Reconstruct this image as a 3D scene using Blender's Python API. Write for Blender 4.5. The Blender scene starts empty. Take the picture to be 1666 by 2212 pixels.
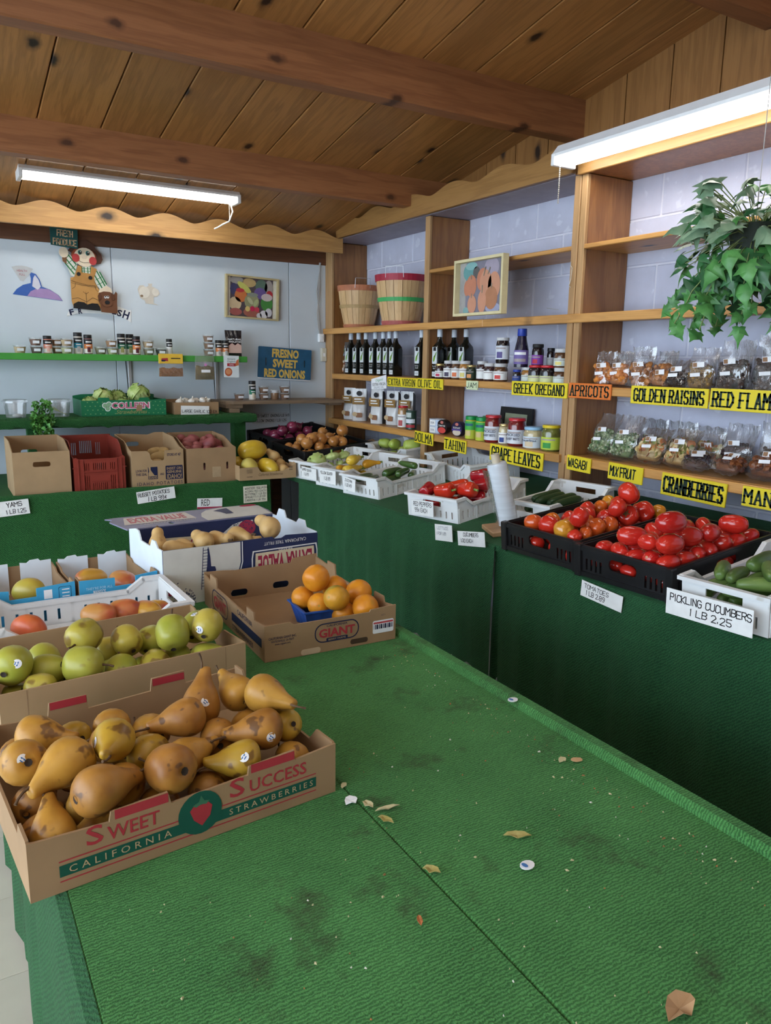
import bpy, bmesh, math, random
from mathutils import Vector, Matrix, Euler, noise, geometry
random.seed(7)
R = math.radians
SC = bpy.context.scene
COL = SC.collection
# ------------------------------------------------------------------ camera, world, light, exposure
def set_camera(yaw, pitch, roll, loc, lens):
    y, p, r = R(yaw), R(pitch), R(roll)
    f = Vector((math.sin(y), math.cos(y), 0)); rt = Vector((math.cos(y), -math.sin(y), 0)); up = Vector((0, 0, 1))
    f2 = f*math.cos(p)+up*math.sin(p); u2 = up*math.cos(p)-f*math.sin(p)
    r3 = rt*math.cos(r)+u2*math.sin(r); u3 = u2*math.cos(r)-rt*math.sin(r)
    cd = bpy.data.cameras.new('camera'); cd.sensor_fit = 'HORIZONTAL'; cd.sensor_width = 36; cd.lens = lens
    cd.clip_start = .05
    o = bpy.data.objects.new('camera', cd); COL.objects.link(o)
    m = Matrix((r3, u3, -f2)).transposed().to_4x4(); m.translation = loc
    o.matrix_world = m; SC.camera = o
    return r3, u3, f2
CAM = Vector((0, 0, 1.47))
C_R, C_U, C_F = set_camera(30.772, -11.253, .865, CAM, 36*1650/1666)
wd = bpy.data.worlds.new('daylight'); SC.world = wd; wd.use_nodes = True
bg = wd.node_tree.nodes['Background']; bg.inputs[0].default_value = (.72, .86, 1, 1); bg.inputs[1].default_value = 4.3
SC.view_settings.view_transform = 'Standard'; SC.view_settings.look = 'None'
SC.view_settings.exposure = 0.68; SC.view_settings.gamma = 1; SC.view_settings.use_curve_mapping = False
TUBE = 9.5           # emission strength of the fluorescent tubes

# ------------------------------------------------------------------ materials
MATS = {}
def _nt(name):
    m = bpy.data.materials.new(name); m.use_nodes = True
    nt = m.node_tree; b = nt.nodes['Principled BSDF']
    return m, nt, b, nt.nodes.new, nt.links.new
def _vec(N, L, scale=(1, 1, 1), rnd=True):
    tc = N('ShaderNodeTexCoord'); mp = N('ShaderNodeMapping'); mp.inputs['Scale'].default_value = scale
    L(tc.outputs['Object'], mp.inputs['Vector'])
    w = None
    if rnd:
        oi = N('ShaderNodeObjectInfo'); mu = N('ShaderNodeMath'); mu.operation = 'MULTIPLY'; mu.inputs[1].default_value = 37.3
        L(oi.outputs['Random'], mu.inputs[0]); w = mu.outputs[0]
    return mp.outputs['Vector'], w
def _noise(N, L, v, w, scale, detail=3, rough=.55):
    n = N('ShaderNodeTexNoise'); n.noise_dimensions = '4D'; n.inputs['Scale'].default_value = scale
    n.inputs['Detail'].default_value = detail; n.inputs['Roughness'].default_value = rough
    L(v, n.inputs['Vector'])
    if w: L(w, n.inputs['W'])
    return n.outputs['Fac']
def _ramp(N, L, f, stops):
    r = N('ShaderNodeValToRGB'); e = r.color_ramp.elements
    while len(e) < len(stops): e.new(.5)
    for i, (p, c) in enumerate(stops):
        e[i].position = p; e[i].color = (*c[:3], 1) if len(c) >= 3 else (c[0],)*3+(1,)
    L(f, r.inputs['Fac']); return r.outputs['Color']
def _mix(N, L, f, a, b, mode='MIX'):
    m = N('ShaderNodeMix'); m.data_type = 'RGBA'; m.blend_type = mode
    if isinstance(f, float): m.inputs[0].default_value = f
    else: L(f, m.inputs[0])
    for i, c in ((6, a), (7, b)):
        if isinstance(c, tuple): m.inputs[i].default_value = (*c[:3], 1)
        else: L(c, m.inputs[i])
    return m.outputs[2]
def _bump(N, L, h, b, st, dist=.002):
    k = N('ShaderNodeBump'); k.inputs['Strength'].default_value = st; k.inputs['Distance'].default_value = dist
    L(h, k.inputs['Height']); L(k.outputs['Normal'], b.inputs['Normal'])
def mat(name, col, col2=None, rough=.6, var=.12, scale=15, bump=0, bscale=150, bdist=.002, metal=0, spec=.4, coat=0, sss=0,
        spots=None, stretch=(1, 1, 1), lo=.35, hi=.65, emis=None, randv=0):
    if name in MATS: return MATS[name]
    m, nt, b, N, L = _nt(name); v, w = _vec(N, L, stretch)
    c1 = tuple(x*(1-var) for x in col) if col2 is None else col
    c2 = tuple(min(1, x*(1+var)) for x in col) if col2 is None else col2
    c = _ramp(N, L, _noise(N, L, v, w, scale), [(lo, c1), (hi, c2)])
    if spots:                                    # (colour, scale, threshold, amount)
        f = _ramp(N, L, _noise(N, L, v, w, spots[1], 2, .6), [(spots[2], (0,)), (spots[2]+.05, (1,))])
        mm = N('ShaderNodeMath'); mm.operation = 'MULTIPLY'; mm.inputs[1].default_value = spots[3]; L(f, mm.inputs[0])
        c = _mix(N, L, mm.outputs[0], c, spots[0])
    if randv:
        oi = N('ShaderNodeObjectInfo'); hs = N('ShaderNodeHueSaturation'); mr = N('ShaderNodeMapRange')
        mr.inputs['To Min'].default_value = 1-randv; mr.inputs['To Max'].default_value = 1+randv
        L(oi.outputs['Random'], mr.inputs['Value']); L(mr.outputs[0], hs.inputs['Value']); L(c, hs.inputs['Color']); c = hs.outputs[0]
    L(c, b.inputs['Base Color'])
    b.inputs['Roughness'].default_value = rough; b.inputs['Metallic'].default_value = metal
    b.inputs['Specular IOR Level'].default_value = spec; b.inputs['Coat Weight'].default_value = coat
    b.inputs['Coat Roughness'].default_value = .12
    if sss: b.inputs['Subsurface Weight'].default_value = sss; b.inputs['Subsurface Radius'].default_value = (.01, .006, .003)
    if bump: _bump(N, L, _noise(N, L, v, w, bscale, 4), b, bump, bdist)
    if emis: b.inputs['Emission Color'].default_value = (*emis[:3], 1); b.inputs['Emission Strength'].default_value = emis[3]
    MATS[name] = m; return m
def wood(name, dark, light, axis=0, rough=.5, grain=1.0, knots=True, coat=0, randv=.12, kcol=(.02, .01, .006), ks=2.6):
    if name in MATS: return MATS[name]
    m, nt, b, N, L = _nt(name)
    st = [1, 1, 1]; st[axis] = .09; v, w = _vec(N, L, tuple(st))
    st2 = [1, 1, 1]; st2[axis] = .02
    mp = N('ShaderNodeMapping'); mp.inputs['Scale'].default_value = st2; tc = N('ShaderNodeTexCoord'); L(tc.outputs['Object'], mp.inputs['Vector'])
    n1 = _noise(N, L, v, w, 14*grain, 4, .6)
    wv = N('ShaderNodeMath'); wv.operation = 'MULTIPLY'; wv.inputs[1].default_value = 34; L(n1, wv.inputs[0])
    sn = N('ShaderNodeMath'); sn.operation = 'SINE'; L(wv.outputs[0], sn.inputs[0])
    ma = N('ShaderNodeMapRange'); ma.inputs['From Min'].default_value = -1; L(sn.outputs[0], ma.inputs['Value'])
    fine = _noise(N, L, mp.outputs['Vector'], w, 260*grain, 3)
    c = _ramp(N, L, ma.outputs[0], [(0, dark), (.75, light)])
    c = _mix(N, L, .55, _ramp(N, L, n1, [(.3, dark), (.7, light)]), c)
    c = _mix(N, L, .25, c, _ramp(N, L, fine, [(.35, dark), (.6, light)]))
    if knots:
        st3 = [1, 1, 1]; st3[axis] = .55
        m3 = N('ShaderNodeMapping'); m3.inputs['Scale'].default_value = st3; L(tc.outputs['Object'], m3.inputs['Vector'])
        sx = N('ShaderNodeSeparateXYZ'); cx = N('ShaderNodeCombineXYZ'); L(m3.outputs['Vector'], sx.inputs[0])
        for q, ax in enumerate({0: (0, 2), 1: (0, 1), 2: (1, 2)}[axis]):
            ad = N('ShaderNodeMath'); ad.operation = 'ADD'; L(sx.outputs[ax], ad.inputs[0]); L(w, ad.inputs[1]); L(ad.outputs[0], cx.inputs[q])
        nz = N('ShaderNodeVectorMath'); nz.operation = 'ADD'; L(cx.outputs[0], nz.inputs[0])
        n5 = _noise(N, L, tc.outputs['Object'], w, 22, 2); m5 = N('ShaderNodeMath'); m5.operation = 'MULTIPLY'; m5.inputs[1].default_value = .02; L(n5, m5.inputs[0]); L(m5.outputs[0], nz.inputs[1])
        vo = N('ShaderNodeTexVoronoi'); vo.voronoi_dimensions = '2D'; vo.inputs['Scale'].default_value = ks; vo.inputs['Randomness'].default_value = 1
        L(nz.outputs[0], vo.inputs['Vector'])
        k = _ramp(N, L, vo.outputs['Distance'], [(.030, (1,)), (.050, (.5,)), (.085, (0,))])
        c = _mix(N, L, k, c, kcol)
    if randv:
        oi = N('ShaderNodeObjectInfo'); hs = N('ShaderNodeHueSaturation'); mr = N('ShaderNodeMapRange')
        mr.inputs['To Min'].default_value = 1-randv; mr.inputs['To Max'].default_value = 1+randv
        L(oi.outputs['Random'], mr.inputs['Value']); L(mr.outputs[0], hs.inputs['Value']); L(c, hs.inputs['Color']); c = hs.outputs[0]
    L(c, b.inputs['Base Color']); b.inputs['Roughness'].default_value = rough; b.inputs['Coat Weight'].default_value = coat
    b.inputs['Coat Roughness'].default_value = .25
    _bump(N, L, fine, b, .12, .001)
    MATS[name] = m; return m
def turf(name, dark, light, dirt=0.0, rib=60.0, direc='DIAGONAL'):
    if name in MATS: return MATS[name]
    m, nt, b, N, L = _nt(name); v, w = _vec(N, L, (1, 1, 1), False)
    wv = N('ShaderNodeTexWave'); wv.wave_type = 'BANDS'; wv.bands_direction = direc; wv.inputs['Scale'].default_value = rib
    wv.inputs['Distortion'].default_value = 5; wv.inputs['Detail'].default_value = 2; wv.inputs['Detail Scale'].default_value = 2.5
    L(v, wv.inputs['Vector'])
    n1 = _noise(N, L, v, None, 420, 3, .7); n2 = _noise(N, L, v, None, 5, 5, .65); n3 = _noise(N, L, v, None, 900, 1)
    ad = N('ShaderNodeMath'); ad.operation = 'MULTIPLY_ADD'; ad.inputs[1].default_value = .42; L(wv.outputs['Fac'], ad.inputs[0]); L(n1, ad.inputs[2])
    c = _ramp(N, L, ad.outputs[0], [(.40, tuple(x*.55 for x in dark)), (.56, dark), (.90, light)])
    c = _mix(N, L, .35, c, _ramp(N, L, n2, [(.3, dark), (.7, light)]))
    sp = _ramp(N, L, n3, [(.74, (0,)), (.80, (.5,))]); c = _mix(N, L, sp, c, tuple(min(1, x*2.2+.03) for x in light))
    if dirt:
        d = _ramp(N, L, _noise(N, L, v, None, 4.2, 6, .72), [(.555, (0,)), (.68, (dirt,))])
        c = _mix(N, L, d, c, (.028, .019, .008))
    L(c, b.inputs['Base Color']); b.inputs['Roughness'].default_value = .78; b.inputs['Specular IOR Level'].default_value = .25
    b.inputs['Sheen Weight'].default_value = .12; b.inputs['Sheen Tint'].default_value = (.4, .9, .45, 1)
    _bump(N, L, ad.outputs[0], b, .9, .004)
    MATS[name] = m; return m
def film(name, tint=(1, 1, 1), gloss=.10, bscale=55, haze=.06, bump=.7, bstretch=(1, 1, .35)):
    if name in MATS: return MATS[name]
    m, nt, b, N, L = _nt(name); v, w = _vec(N, L, bstretch)
    nt.nodes.remove(b); out = nt.nodes['Material Output']
    tr = N('ShaderNodeBsdfTransparent'); tr.inputs[0].default_value = (*tint, 1)
    gl = N('ShaderNodeBsdfGlossy'); gl.inputs['Roughness'].default_value = .12
    df = N('ShaderNodeBsdfDiffuse'); df.inputs[0].default_value = (.85, .88, .92, 1)
    bp = N('ShaderNodeBump'); bp.inputs['Strength'].default_value = bump; bp.inputs['Distance'].default_value = .006
    L(_noise(N, L, v, w, bscale, 3, .6), bp.inputs['Height'])
    L(bp.outputs[0], gl.inputs['Normal'])
    lw = N('ShaderNodeLayerWeight'); lw.inputs['Blend'].default_value = .3; L(bp.outputs[0], lw.inputs['Normal'])
    mr = N('ShaderNodeMapRange'); mr.inputs['To Min'].default_value = gloss; mr.inputs['To Max'].default_value = .6; L(lw.outputs['Fresnel'], mr.inputs['Value'])
    m1 = N('ShaderNodeMixShader'); m1.inputs[0].default_value = haze; L(tr.outputs[0], m1.inputs[1]); L(df.outputs[0], m1.inputs[2])
    m2 = N('ShaderNodeMixShader'); L(mr.outputs[0], m2.inputs[0]); L(m1.outputs[0], m2.inputs[1]); L(gl.outputs[0], m2.inputs[2])
    L(m2.outputs[0], out.inputs['Surface']); MATS[name] = m; return m
def flat(name, c, rough=.55, spec=.3, coat=0): return mat(name, c, rough=rough, var=.04, scale=30, spec=spec, coat=coat)

# ------------------------------------------------------------------ mesh building
class MB:
    def __init__(s): s.v = []; s.f = []; s.m = []
    def add(s, vs, fs, M=None, mi=0):
        o = len(s.v)
        s.v += [(M @ Vector(p)) if M is not None else Vector(p) for p in vs]
        s.f += [tuple(i+o for i in q) for q in fs]; s.m += [mi]*len(fs); return s
    def box(s, a, b, M=None, mi=0):
        x0, y0, z0 = a; x1, y1, z1 = b
        return s.add([(x0,y0,z0),(x1,y0,z0),(x1,y1,z0),(x0,y1,z0),(x0,y0,z1),(x1,y0,z1),(x1,y1,z1),(x0,y1,z1)],
                     [(0,3,2,1),(4,5,6,7),(0,1,5,4),(1,2,6,5),(2,3,7,6),(3,0,4,7)], M, mi)
    def bbox(s, a, b, r=.004, M=None, mi=0):      # box with chamfered edges
        x0, y0, z0 = a; x1, y1, z1 = b; vs = []; 
        r = min(r, (x1-x0)/2.01, (y1-y0)/2.01, (z1-z0)/2.01)
        bm = bmesh.new(); bmesh.ops.create_cube(bm, size=1)
        for q in bm.verts: q.co = Vector((x0+(q.co.x+.5)*(x1-x0), y0+(q.co.y+.5)*(y1-y0), z0+(q.co.z+.5)*(z1-z0)))
        bmesh.ops.bevel(bm, geom=bm.edges[:], offset=r, segments=1, affect='EDGES')
        bm.verts.index_update(); s.add([q.co.copy() for q in bm.verts], [[q.index for q in f.verts] for f in bm.faces], M, mi); bm.free(); return s
    def plate(s, loops, t, M=None, mi=0):          # extruded polygon with holes; loops in (u,v), thickness along +w
        loops = [[Vector((p[0], p[1], 0)) for p in l] for l in loops]
        tri = geometry.tessellate_polygon(loops); pts = [p for l in loops for p in l]; n = len(pts)
        area = sum((pts[a].x*pts[b].y-pts[b].x*pts[a].y+pts[b].x*pts[c].y-pts[c].x*pts[b].y+pts[c].x*pts[a].y-pts[a].x*pts[c].y) for a, b, c in tri)
        if area < 0: tri = [(a, c, b) for a, b, c in tri]
        vs = [(p.x, p.y, 0) for p in pts]
        if t == 0: return s.add(vs, [tuple(q) for q in tri], M, mi)
        vs += [(p.x, p.y, t) for p in pts]; fs = [(a, c, b) for a, b, c in tri]+[(a+n, b+n, c+n) for a, b, c in tri]
        k = 0
        for li, l in enumerate(loops):
            A = sum(l[i].x*l[(i+1) % len(l)].y-l[(i+1) % len(l)].x*l[i].y for i in range(len(l)))
            for i in range(len(l)):
                a, b = k+i, k+(i+1) % len(l)
                q = (a, b, b+n, a+n)
                if (A > 0) != (li == 0): q = q[::-1]
                fs.append(q)
            k += len(l)
        return s.add(vs, fs, M, mi)
    def lathe(s, prof, n=20, M=None, mi=0, cap=True):
        vs = []; fs = []; rings = []
        for r, z in prof:
            if r < 1e-5: rings.append([len(vs)]); vs.append((0, 0, z))
            else:
                rings.append(list(range(len(vs), len(vs)+n))); vs += [(r*math.cos(2*math.pi*i/n), r*math.sin(2*math.pi*i/n), z) for i in range(n)]
        for a, b in zip(rings, rings[1:]):
            for i in range(n):
                j = (i+1) % n
                if len(a) == 1 and len(b) == 1: continue
                if len(a) == 1: fs.append((a[0], b[j], b[i]))
                elif len(b) == 1: fs.append((a[i], a[j], b[0]))
                else: fs.append((a[i], a[j], b[j], b[i]))
        if cap:
            if len(rings[0]) > 1: fs.append(tuple(reversed(rings[0])))
            if len(rings[-1]) > 1: fs.append(tuple(rings[-1]))
        return s.add(vs, fs, M, mi)
    def tube(s, pts, r, n=6, M=None, mi=0):
        pts = [Vector(p) for p in pts]; vs = []; fs = []; u = None
        for i, p in enumerate(pts):
            d = (pts[min(i+1, len(pts)-1)]-pts[max(i-1, 0)])
            d = d.normalized() if d.length > 1e-9 else Vector((0, 0, 1))
            if u is None: u = d.orthogonal().normalized()
            u = (u-d*u.dot(d)); u = u.normalized() if u.length > 1e-6 else d.orthogonal().normalized()
            w = d.cross(u); rr = r[i] if isinstance(r, (list, tuple)) else r
            vs += [p+(u*math.cos(2*math.pi*k/n)+w*math.sin(2*math.pi*k/n))*rr for k in range(n)]
        for i in range(len(pts)-1):
            for k in range(n): a = i*n+k; b = i*n+(k+1) % n; fs.append((a, b, b+n, a+n))
        fs.append(tuple(reversed(range(n)))); fs.append(tuple(range(len(vs)-n, len(vs))))
        return s.add(vs, fs, M, mi)
    def ball(s, c, r, n=8, m=6, M=None, mi=0):      # ellipsoid; r may be a 3-tuple
        r = r if isinstance(r, (tuple, list)) else (r, r, r)
        pr = [(math.sin(math.pi*i/m), -math.cos(math.pi*i/m)) for i in range(m+1)]
        T = Matrix.Translation(c) @ Matrix.Diagonal((*r, 1)); return s.lathe([(a if 0 < i < m else 0, b) for i, (a, b) in enumerate(pr)], n, (M @ T) if M is not None else T, mi)
    def ribbon(s, pts, w, z=0, M=None, mi=0):       # flat strokes in the local XY plane
        for a, b in zip(pts, pts[1:]):
            a = Vector(a); b = Vector(b); d = b-a
            if d.length < 1e-7: continue
            d.normalize(); n = Vector((-d.y, d.x))*w/2; e = d*w*.35
            q = [a-e-n, b+e-n, b+e+n, a-e+n]
            s.add([(p.x, p.y, z) for p in q], [(0, 1, 2, 3)], M, mi)
        return s
    def mesh(s, name, smooth=False, angle=None):
        me = bpy.data.meshes.new(name); me.from_pydata([tuple(p) for p in s.v], [], s.f)
        if any(s.m): me.polygons.foreach_set('material_index', s.m)
        if smooth:
            me.polygons.foreach_set('use_smooth', [True]*len(me.polygons))
            if angle: me.set_sharp_from_angle(angle=R(angle))
        me.update(); return me
    def build(s, name, mats, parent=None, smooth=False, loc=None, rot=None, angle=40):
        return link(name, s.mesh(name, smooth, angle), mats, parent, loc, rot)
def link(name, me, mats=None, parent=None, loc=None, rot=None):
    o = bpy.data.objects.new(name, me); COL.objects.link(o)
    if mats is not None and not me.materials:
        for m in (mats if isinstance(mats, (list, tuple)) else [mats]): me.materials.append(m)
    if parent: o.parent = parent
    if loc is not None: o.location = loc
    if rot is not None: o.rotation_euler = rot.to_euler() if isinstance(rot, Matrix) else rot
    return o
def tag(o, label, cat, group=None):
    o['label'] = label; o['category'] = cat
    if group: o['group'] = group
    return o
def thing(name, label, cat, loc=(0, 0, 0), rz=0, group=None, mrot=None):
    o = bpy.data.objects.new(name, None); COL.objects.link(o); o.empty_display_size = .02; o.location = loc
    o.rotation_euler = mrot.to_euler() if mrot is not None else (0, 0, R(rz)); return tag(o, label, cat, group)
def struct(o): o['kind'] = 'structure'; return o
def frame(o, ux, uy):                               # matrix: origin o, local x = ux, local y = uy
    ux = Vector(ux).normalized(); uy = Vector(uy).normalized(); uz = ux.cross(uy)
    m = Matrix((ux, uy, uz)).transposed().to_4x4(); m.translation = Vector(o); return m
def T(*p): return Matrix.Translation(p)
def RX(a): return Matrix.Rotation(R(a), 4, 'X')
def RY(a): return Matrix.Rotation(R(a), 4, 'Y')
def RZ(a): return Matrix.Rotation(R(a), 4, 'Z')
def rrect(w, h, r, n=4, cx=0, cy=0):                # rounded rectangle loop
    out = []
    for ax, ay, a0 in ((w/2-r, h/2-r, 0), (-w/2+r, h/2-r, 90), (-w/2+r, -h/2+r, 180), (w/2-r, -h/2+r, 270)):
        out += [(cx+ax+r*math.cos(R(a0+90*i/n)), cy+ay+r*math.sin(R(a0+90*i/n))) for i in range(n+1)]
    return out
def oval(cx, cy, rx, ry, n=16, rot=0):
    c, q = math.cos(R(rot)), math.sin(R(rot))
    return [(cx+rx*math.cos(2*math.pi*i/n)*c-ry*math.sin(2*math.pi*i/n)*q, cy+rx*math.cos(2*math.pi*i/n)*q+ry*math.sin(2*math.pi*i/n)*c) for i in range(n)]
def rect(x0, y0, x1, y1): return [(x0, y0), (x1, y0), (x1, y1), (x0, y1)]
# ------------------------------------------------------------------ lettering
GL = {'A':'00 26 40;12 32','B':'00 06 36 45 44 33 03;33 42 41 30 00','C':'45 36 16 05 01 10 30 41','D':'00 06 26 44 42 20 00','E':'46 06 00 40;03 33','F':'46 06 00;03 33',
'G':'45 36 16 05 01 10 30 41 43 23','H':'00 06;40 46;03 43','I':'20 26','J':'36 31 20 10 01','K':'00 06;46 03 40','L':'06 00 40','M':'00 06 23 46 40','N':'00 06 40 46',
'O':'16 36 45 41 30 10 01 05 16','P':'00 06 36 45 44 33 03','Q':'16 36 45 41 30 10 01 05 16;22 40','R':'00 06 36 45 44 33 03;23 40','S':'45 36 16 05 04 13 33 42 41 30 10 01',
'T':'06 46;26 20','U':'06 01 10 30 41 46','V':'06 20 46','W':'06 10 24 30 46','X':'00 46;06 40','Y':'06 23 46;23 20','Z':'06 46 00 40','0':'16 36 45 41 30 10 01 05 16','1':'15 26 20',
'2':'05 16 36 45 44 00 40','3':'05 16 36 45 34 23 32 41 30 10 01','4':'30 36 02 42','5':'46 06 03 33 42 41 30 10 01','6':'45 36 16 05 01 10 30 41 42 33 03','7':'06 46 10',
'8':'13 04 05 16 36 45 44 33 13 02 01 10 30 41 42 33','9':'43 13 04 05 16 36 45 41 30 10','/':'00 46','.':'10 11','¢':'34 24 13 12 21 31;25 20','!':'26 22;20 21','-':'13 33',"'":'25 26'}
def strokes(txt, h, x=0, y=0, asp=.62, gap=.28, jit=0.0, seed=1):
    """polylines of a hand-drawn capital alphabet, starting at x, baseline y"""
    rd = random.Random(seed); out = []; w = h*asp
    for ch in txt:
        if ch == ' ': x += w*.8; continue
        ww = w*(.3 if ch in "I1.!'" else 1.15 if ch in 'MW' else 1); g = GL.get(ch.upper(), '00 40 46 06 00'); dy = rd.uniform(-1, 1)*jit*h; sl = rd.uniform(-.06, .1)*(jit > 0)
        for pl in g.split(';'):
            p = []
            for t in pl.split():
                u = int(t[0])/4; v = int(t[1])/6
                if ch in "I1.!'": u = (u-.5)*1.4+.5
                p.append((x+u*ww+v*h*sl+rd.uniform(-1, 1)*jit*h*.5, y+v*h+dy+rd.uniform(-1, 1)*jit*h*.5))
            out.append(p)
        x += ww+gap*w
    return out, x-gap*w
def hand(parent, lines, M, matl, wmul=.11, jit=.05, seed=1, name='lettering'):
    """hand-written lines [(text, height, x, y)] in the sign's own plane (M maps plane to parent)"""
    mb = MB()
    for i, ln in enumerate(lines):
        t, h, x, y = ln[:4]; st, _ = strokes(t, h, x, y, asp=ln[4] if len(ln) > 4 else .55, jit=jit, seed=seed+i)
        for p in st: mb.ribbon(p, h*wmul, 0, M)
    return mb.build(name, matl, parent)
def western(parent, txt, w, h, M, matl, name='lettering'):
    """slab-serif poster capitals filling w x h, centred on the plane origin"""
    st, x1 = strokes(txt, 1, 0, 0, asp=.56, gap=.52); sx = w/x1; mb = MB(); q = h*.15
    for p in st:
        P = [Vector((a*sx-w/2, b*h-h/2)) for a, b in p]
        for a, b in zip(P, P[1:]):
            d = b-a; vert = abs(d.y) > abs(d.x)*1.1; mb.ribbon([a, b], q*(1.2 if vert else .75), 0, M)
        for e in (P[0], P[-1]):
            if abs(abs(e.y)-h/2) < h*.02: mb.ribbon([(e.x-q*.95, e.y), (e.x+q*.95, e.y)], q*.55, 0, M)
        for a, b in zip(P, P[1:]):
            if abs(a.x-b.x) < 1e-4 and abs(a.y-b.y) > h*.9:
                mb.add([(a.x-q*.95, 0, 0), (a.x, -q*.7, 0), (a.x+q*.95, 0, 0), (a.x, q*.7, 0)], [(0, 1, 2, 3)], M)
    return mb.build(name, matl, parent)
_TX = {}
def text(parent, txt, w, h, M, matl, name='lettering', bold=0.0, shear=0, res=2, space=1.0):
    """printed text fitted to w x h, centred on the plane origin"""
    key = (txt, bold, shear, space)
    if key not in _TX:
        cu = bpy.data.curves.new('txt', 'FONT'); cu.body = txt; cu.size = 1; cu.resolution_u = res; cu.offset = bold; cu.shear = shear; cu.space_character = space
        cu.align_x = 'CENTER'
        o = bpy.data.objects.new('txt', cu); me = bpy.data.meshes.new_from_object(o)
        _TX[key] = ([v.co.copy() for v in me.vertices], [tuple(p.vertices) for p in me.polygons])
        bpy.data.objects.remove(o); bpy.data.curves.remove(cu); bpy.data.meshes.remove(me)
    vs, fs = _TX[key]
    if not vs: return None
    x0 = min(v.x for v in vs); x1 = max(v.x for v in vs); y0 = min(v.y for v in vs); y1 = max(v.y for v in vs)
    mb = MB(); mb.add([((v.x-(x0+x1)/2)*w/(x1-x0), (v.y-(y0+y1)/2)*h/(y1-y0), 0) for v in vs], fs, M)
    return mb.build(name, matl, parent)
def decal(parent, name, loops, M, matl): return MB().plate(loops, 0, M).build(name, matl, parent)
# ------------------------------------------------------------------ labels for piles: rows by depth, then left to right
ORD = ['first','second','third','fourth','fifth','sixth','seventh','eighth','ninth','tenth','eleventh','twelfth','thirteenth','fourteenth','fifteenth','sixteenth','seventeenth']
def screen(p):
    d = Vector(p)-CAM; z = d.dot(C_F); return d.dot(C_R)/z, -d.dot(C_U)/z
def pile_labels(pts, desc, where, rows):
    sc = [screen(p) for p in pts]; idx = sorted(range(len(pts)), key=lambda i: sc[i][1]); out = ['']*len(pts)
    names = {1: [''], 2: ['upper row', 'lower row'], 3: ['top row', 'middle row', 'bottom row'], 4: ['top row', 'second row', 'third row', 'bottom row'],
             5: ['top row', 'second row', 'third row', 'fourth row', 'bottom row']}[rows]
    n = len(pts); per = math.ceil(n/rows)
    for r in range(rows):
        g = sorted(idx[r*per:(r+1)*per], key=lambda i: sc[i][0])
        for k, i in enumerate(g):
            d = desc[i] if isinstance(desc, (list, tuple)) else desc
            pos = 'leftmost' if k == 0 else 'rightmost' if k == len(g)-1 else ORD[k]+' from left'
            if len(g) == 1: pos = 'only one'
            out[i] = f"{d}, {pos} in the {names[r]} of {where}" if names[r] else f"{d}, {pos} {where}"
    return out
# ================================================================== the room
YB, XR = 5.22, 2.85                                   # back wall, right wall
def ceil_z(y): return 2.699-.18*(y-2.925)
RIDGE = 0.6
M_ceil = wood('ceiling pine', (.25, .112, .031), (.44, .205, .064), axis=1, rough=.42, coat=.15, ks=2.4)
M_beam = wood('beam wood', (.20, .075, .028), (.33, .135, .052), axis=0, rough=.5, ks=3.4, kcol=(.07, .026, .012))
M_gable = wood('gable pine', (.19, .082, .021), (.31, .145, .043), axis=2, rough=.45, ks=2.4)
M_shelf = wood('shelf pine', (.36, .165, .040), (.58, .30, .085), axis=1, rough=.45, coat=.1, ks=3)
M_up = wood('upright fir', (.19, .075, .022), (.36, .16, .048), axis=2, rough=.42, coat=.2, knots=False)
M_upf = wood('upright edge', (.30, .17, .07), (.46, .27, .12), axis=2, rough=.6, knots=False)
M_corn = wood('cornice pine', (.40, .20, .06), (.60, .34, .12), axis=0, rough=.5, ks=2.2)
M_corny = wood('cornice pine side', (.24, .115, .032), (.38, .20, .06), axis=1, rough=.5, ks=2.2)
M_trim = wood('dark trim', (.085, .032, .014), (.15, .06, .026), axis=0, rough=.5, knots=False)
M_wallb = mat('painted panel', (.58, .65, .71), rough=.38, var=.04, scale=3, spots=((.45, .42, .36), 6, .70, .25), bump=.05, bscale=60)
M_block = mat('painted block', (.50, .515, .635), rough=.45, var=.05, scale=8, bump=.35, bscale=140, bdist=.0015, spots=((.74, .77, .86), 14, .62, .35))
M_mort = mat('painted joint', (.62, .62, .70), rough=.6, var=.05)
M_soff = mat('painted soffit', (.30, .265, .31), rough=.5, var=.08)
M_tile = mat('vinyl tile', (.58, .53, .43), rough=.4, var=.05, scale=6, spots=((.30, .24, .17), 90, .72, .6), randv=.04)
M_black = mat('darkness board', (.012, .011, .010), rough=.8)

# floor of vinyl tiles
fl = struct(MB().box((-6, -6, -.06), (XR+.2, YB+.2, -.006)).build('floor', mat('floor base', (.30, .26, .2), rough=.7)))
tile = MB().bbox((0, 0, -.006), (.3032, .3032, 0), .0012).mesh('tile'); tile.materials.append(M_tile)
for i in range(15):
    for j in range(17): link('tile', tile, None, fl, (-1.52+.3048*i, -.317+.3048*j, 0))
# back wall of painted panels
wb = struct(MB().box((-6, YB, 0), (XR+.2, YB+.12, 2.6)).build('wall_back', M_mort))
for x0, x1 in ((-2.58, -1.37), (-1.365, -.155), (-.15, 1.06), (1.065, 2.272), (2.277, 2.85)):
    MB().bbox((x0, YB-.012, .01), (x1, YB, 2.3), .002).build('panel', M_wallb, wb)
# right wall of painted concrete blocks: courses 203 mm, blocks 406 mm
wr = struct(MB().box((XR+.0045, -6, 0), (XR+.2, YB+.1, 4)).build('wall_right', M_mort))
blk = MB().bbox((0, .004, .004), (.02, .402, .199), .004).mesh('block'); blk.materials.append(M_block)
zA = 2.111                                            # joint seen in every bay
for c in range(-7, 1):
    off = (3.671 if c % 2 == 0 else 3.468)
    for k in range(-9, 4):
        link('block', blk, None, wr, (XR, off+.406*k, zA+.2032*c))
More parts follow.
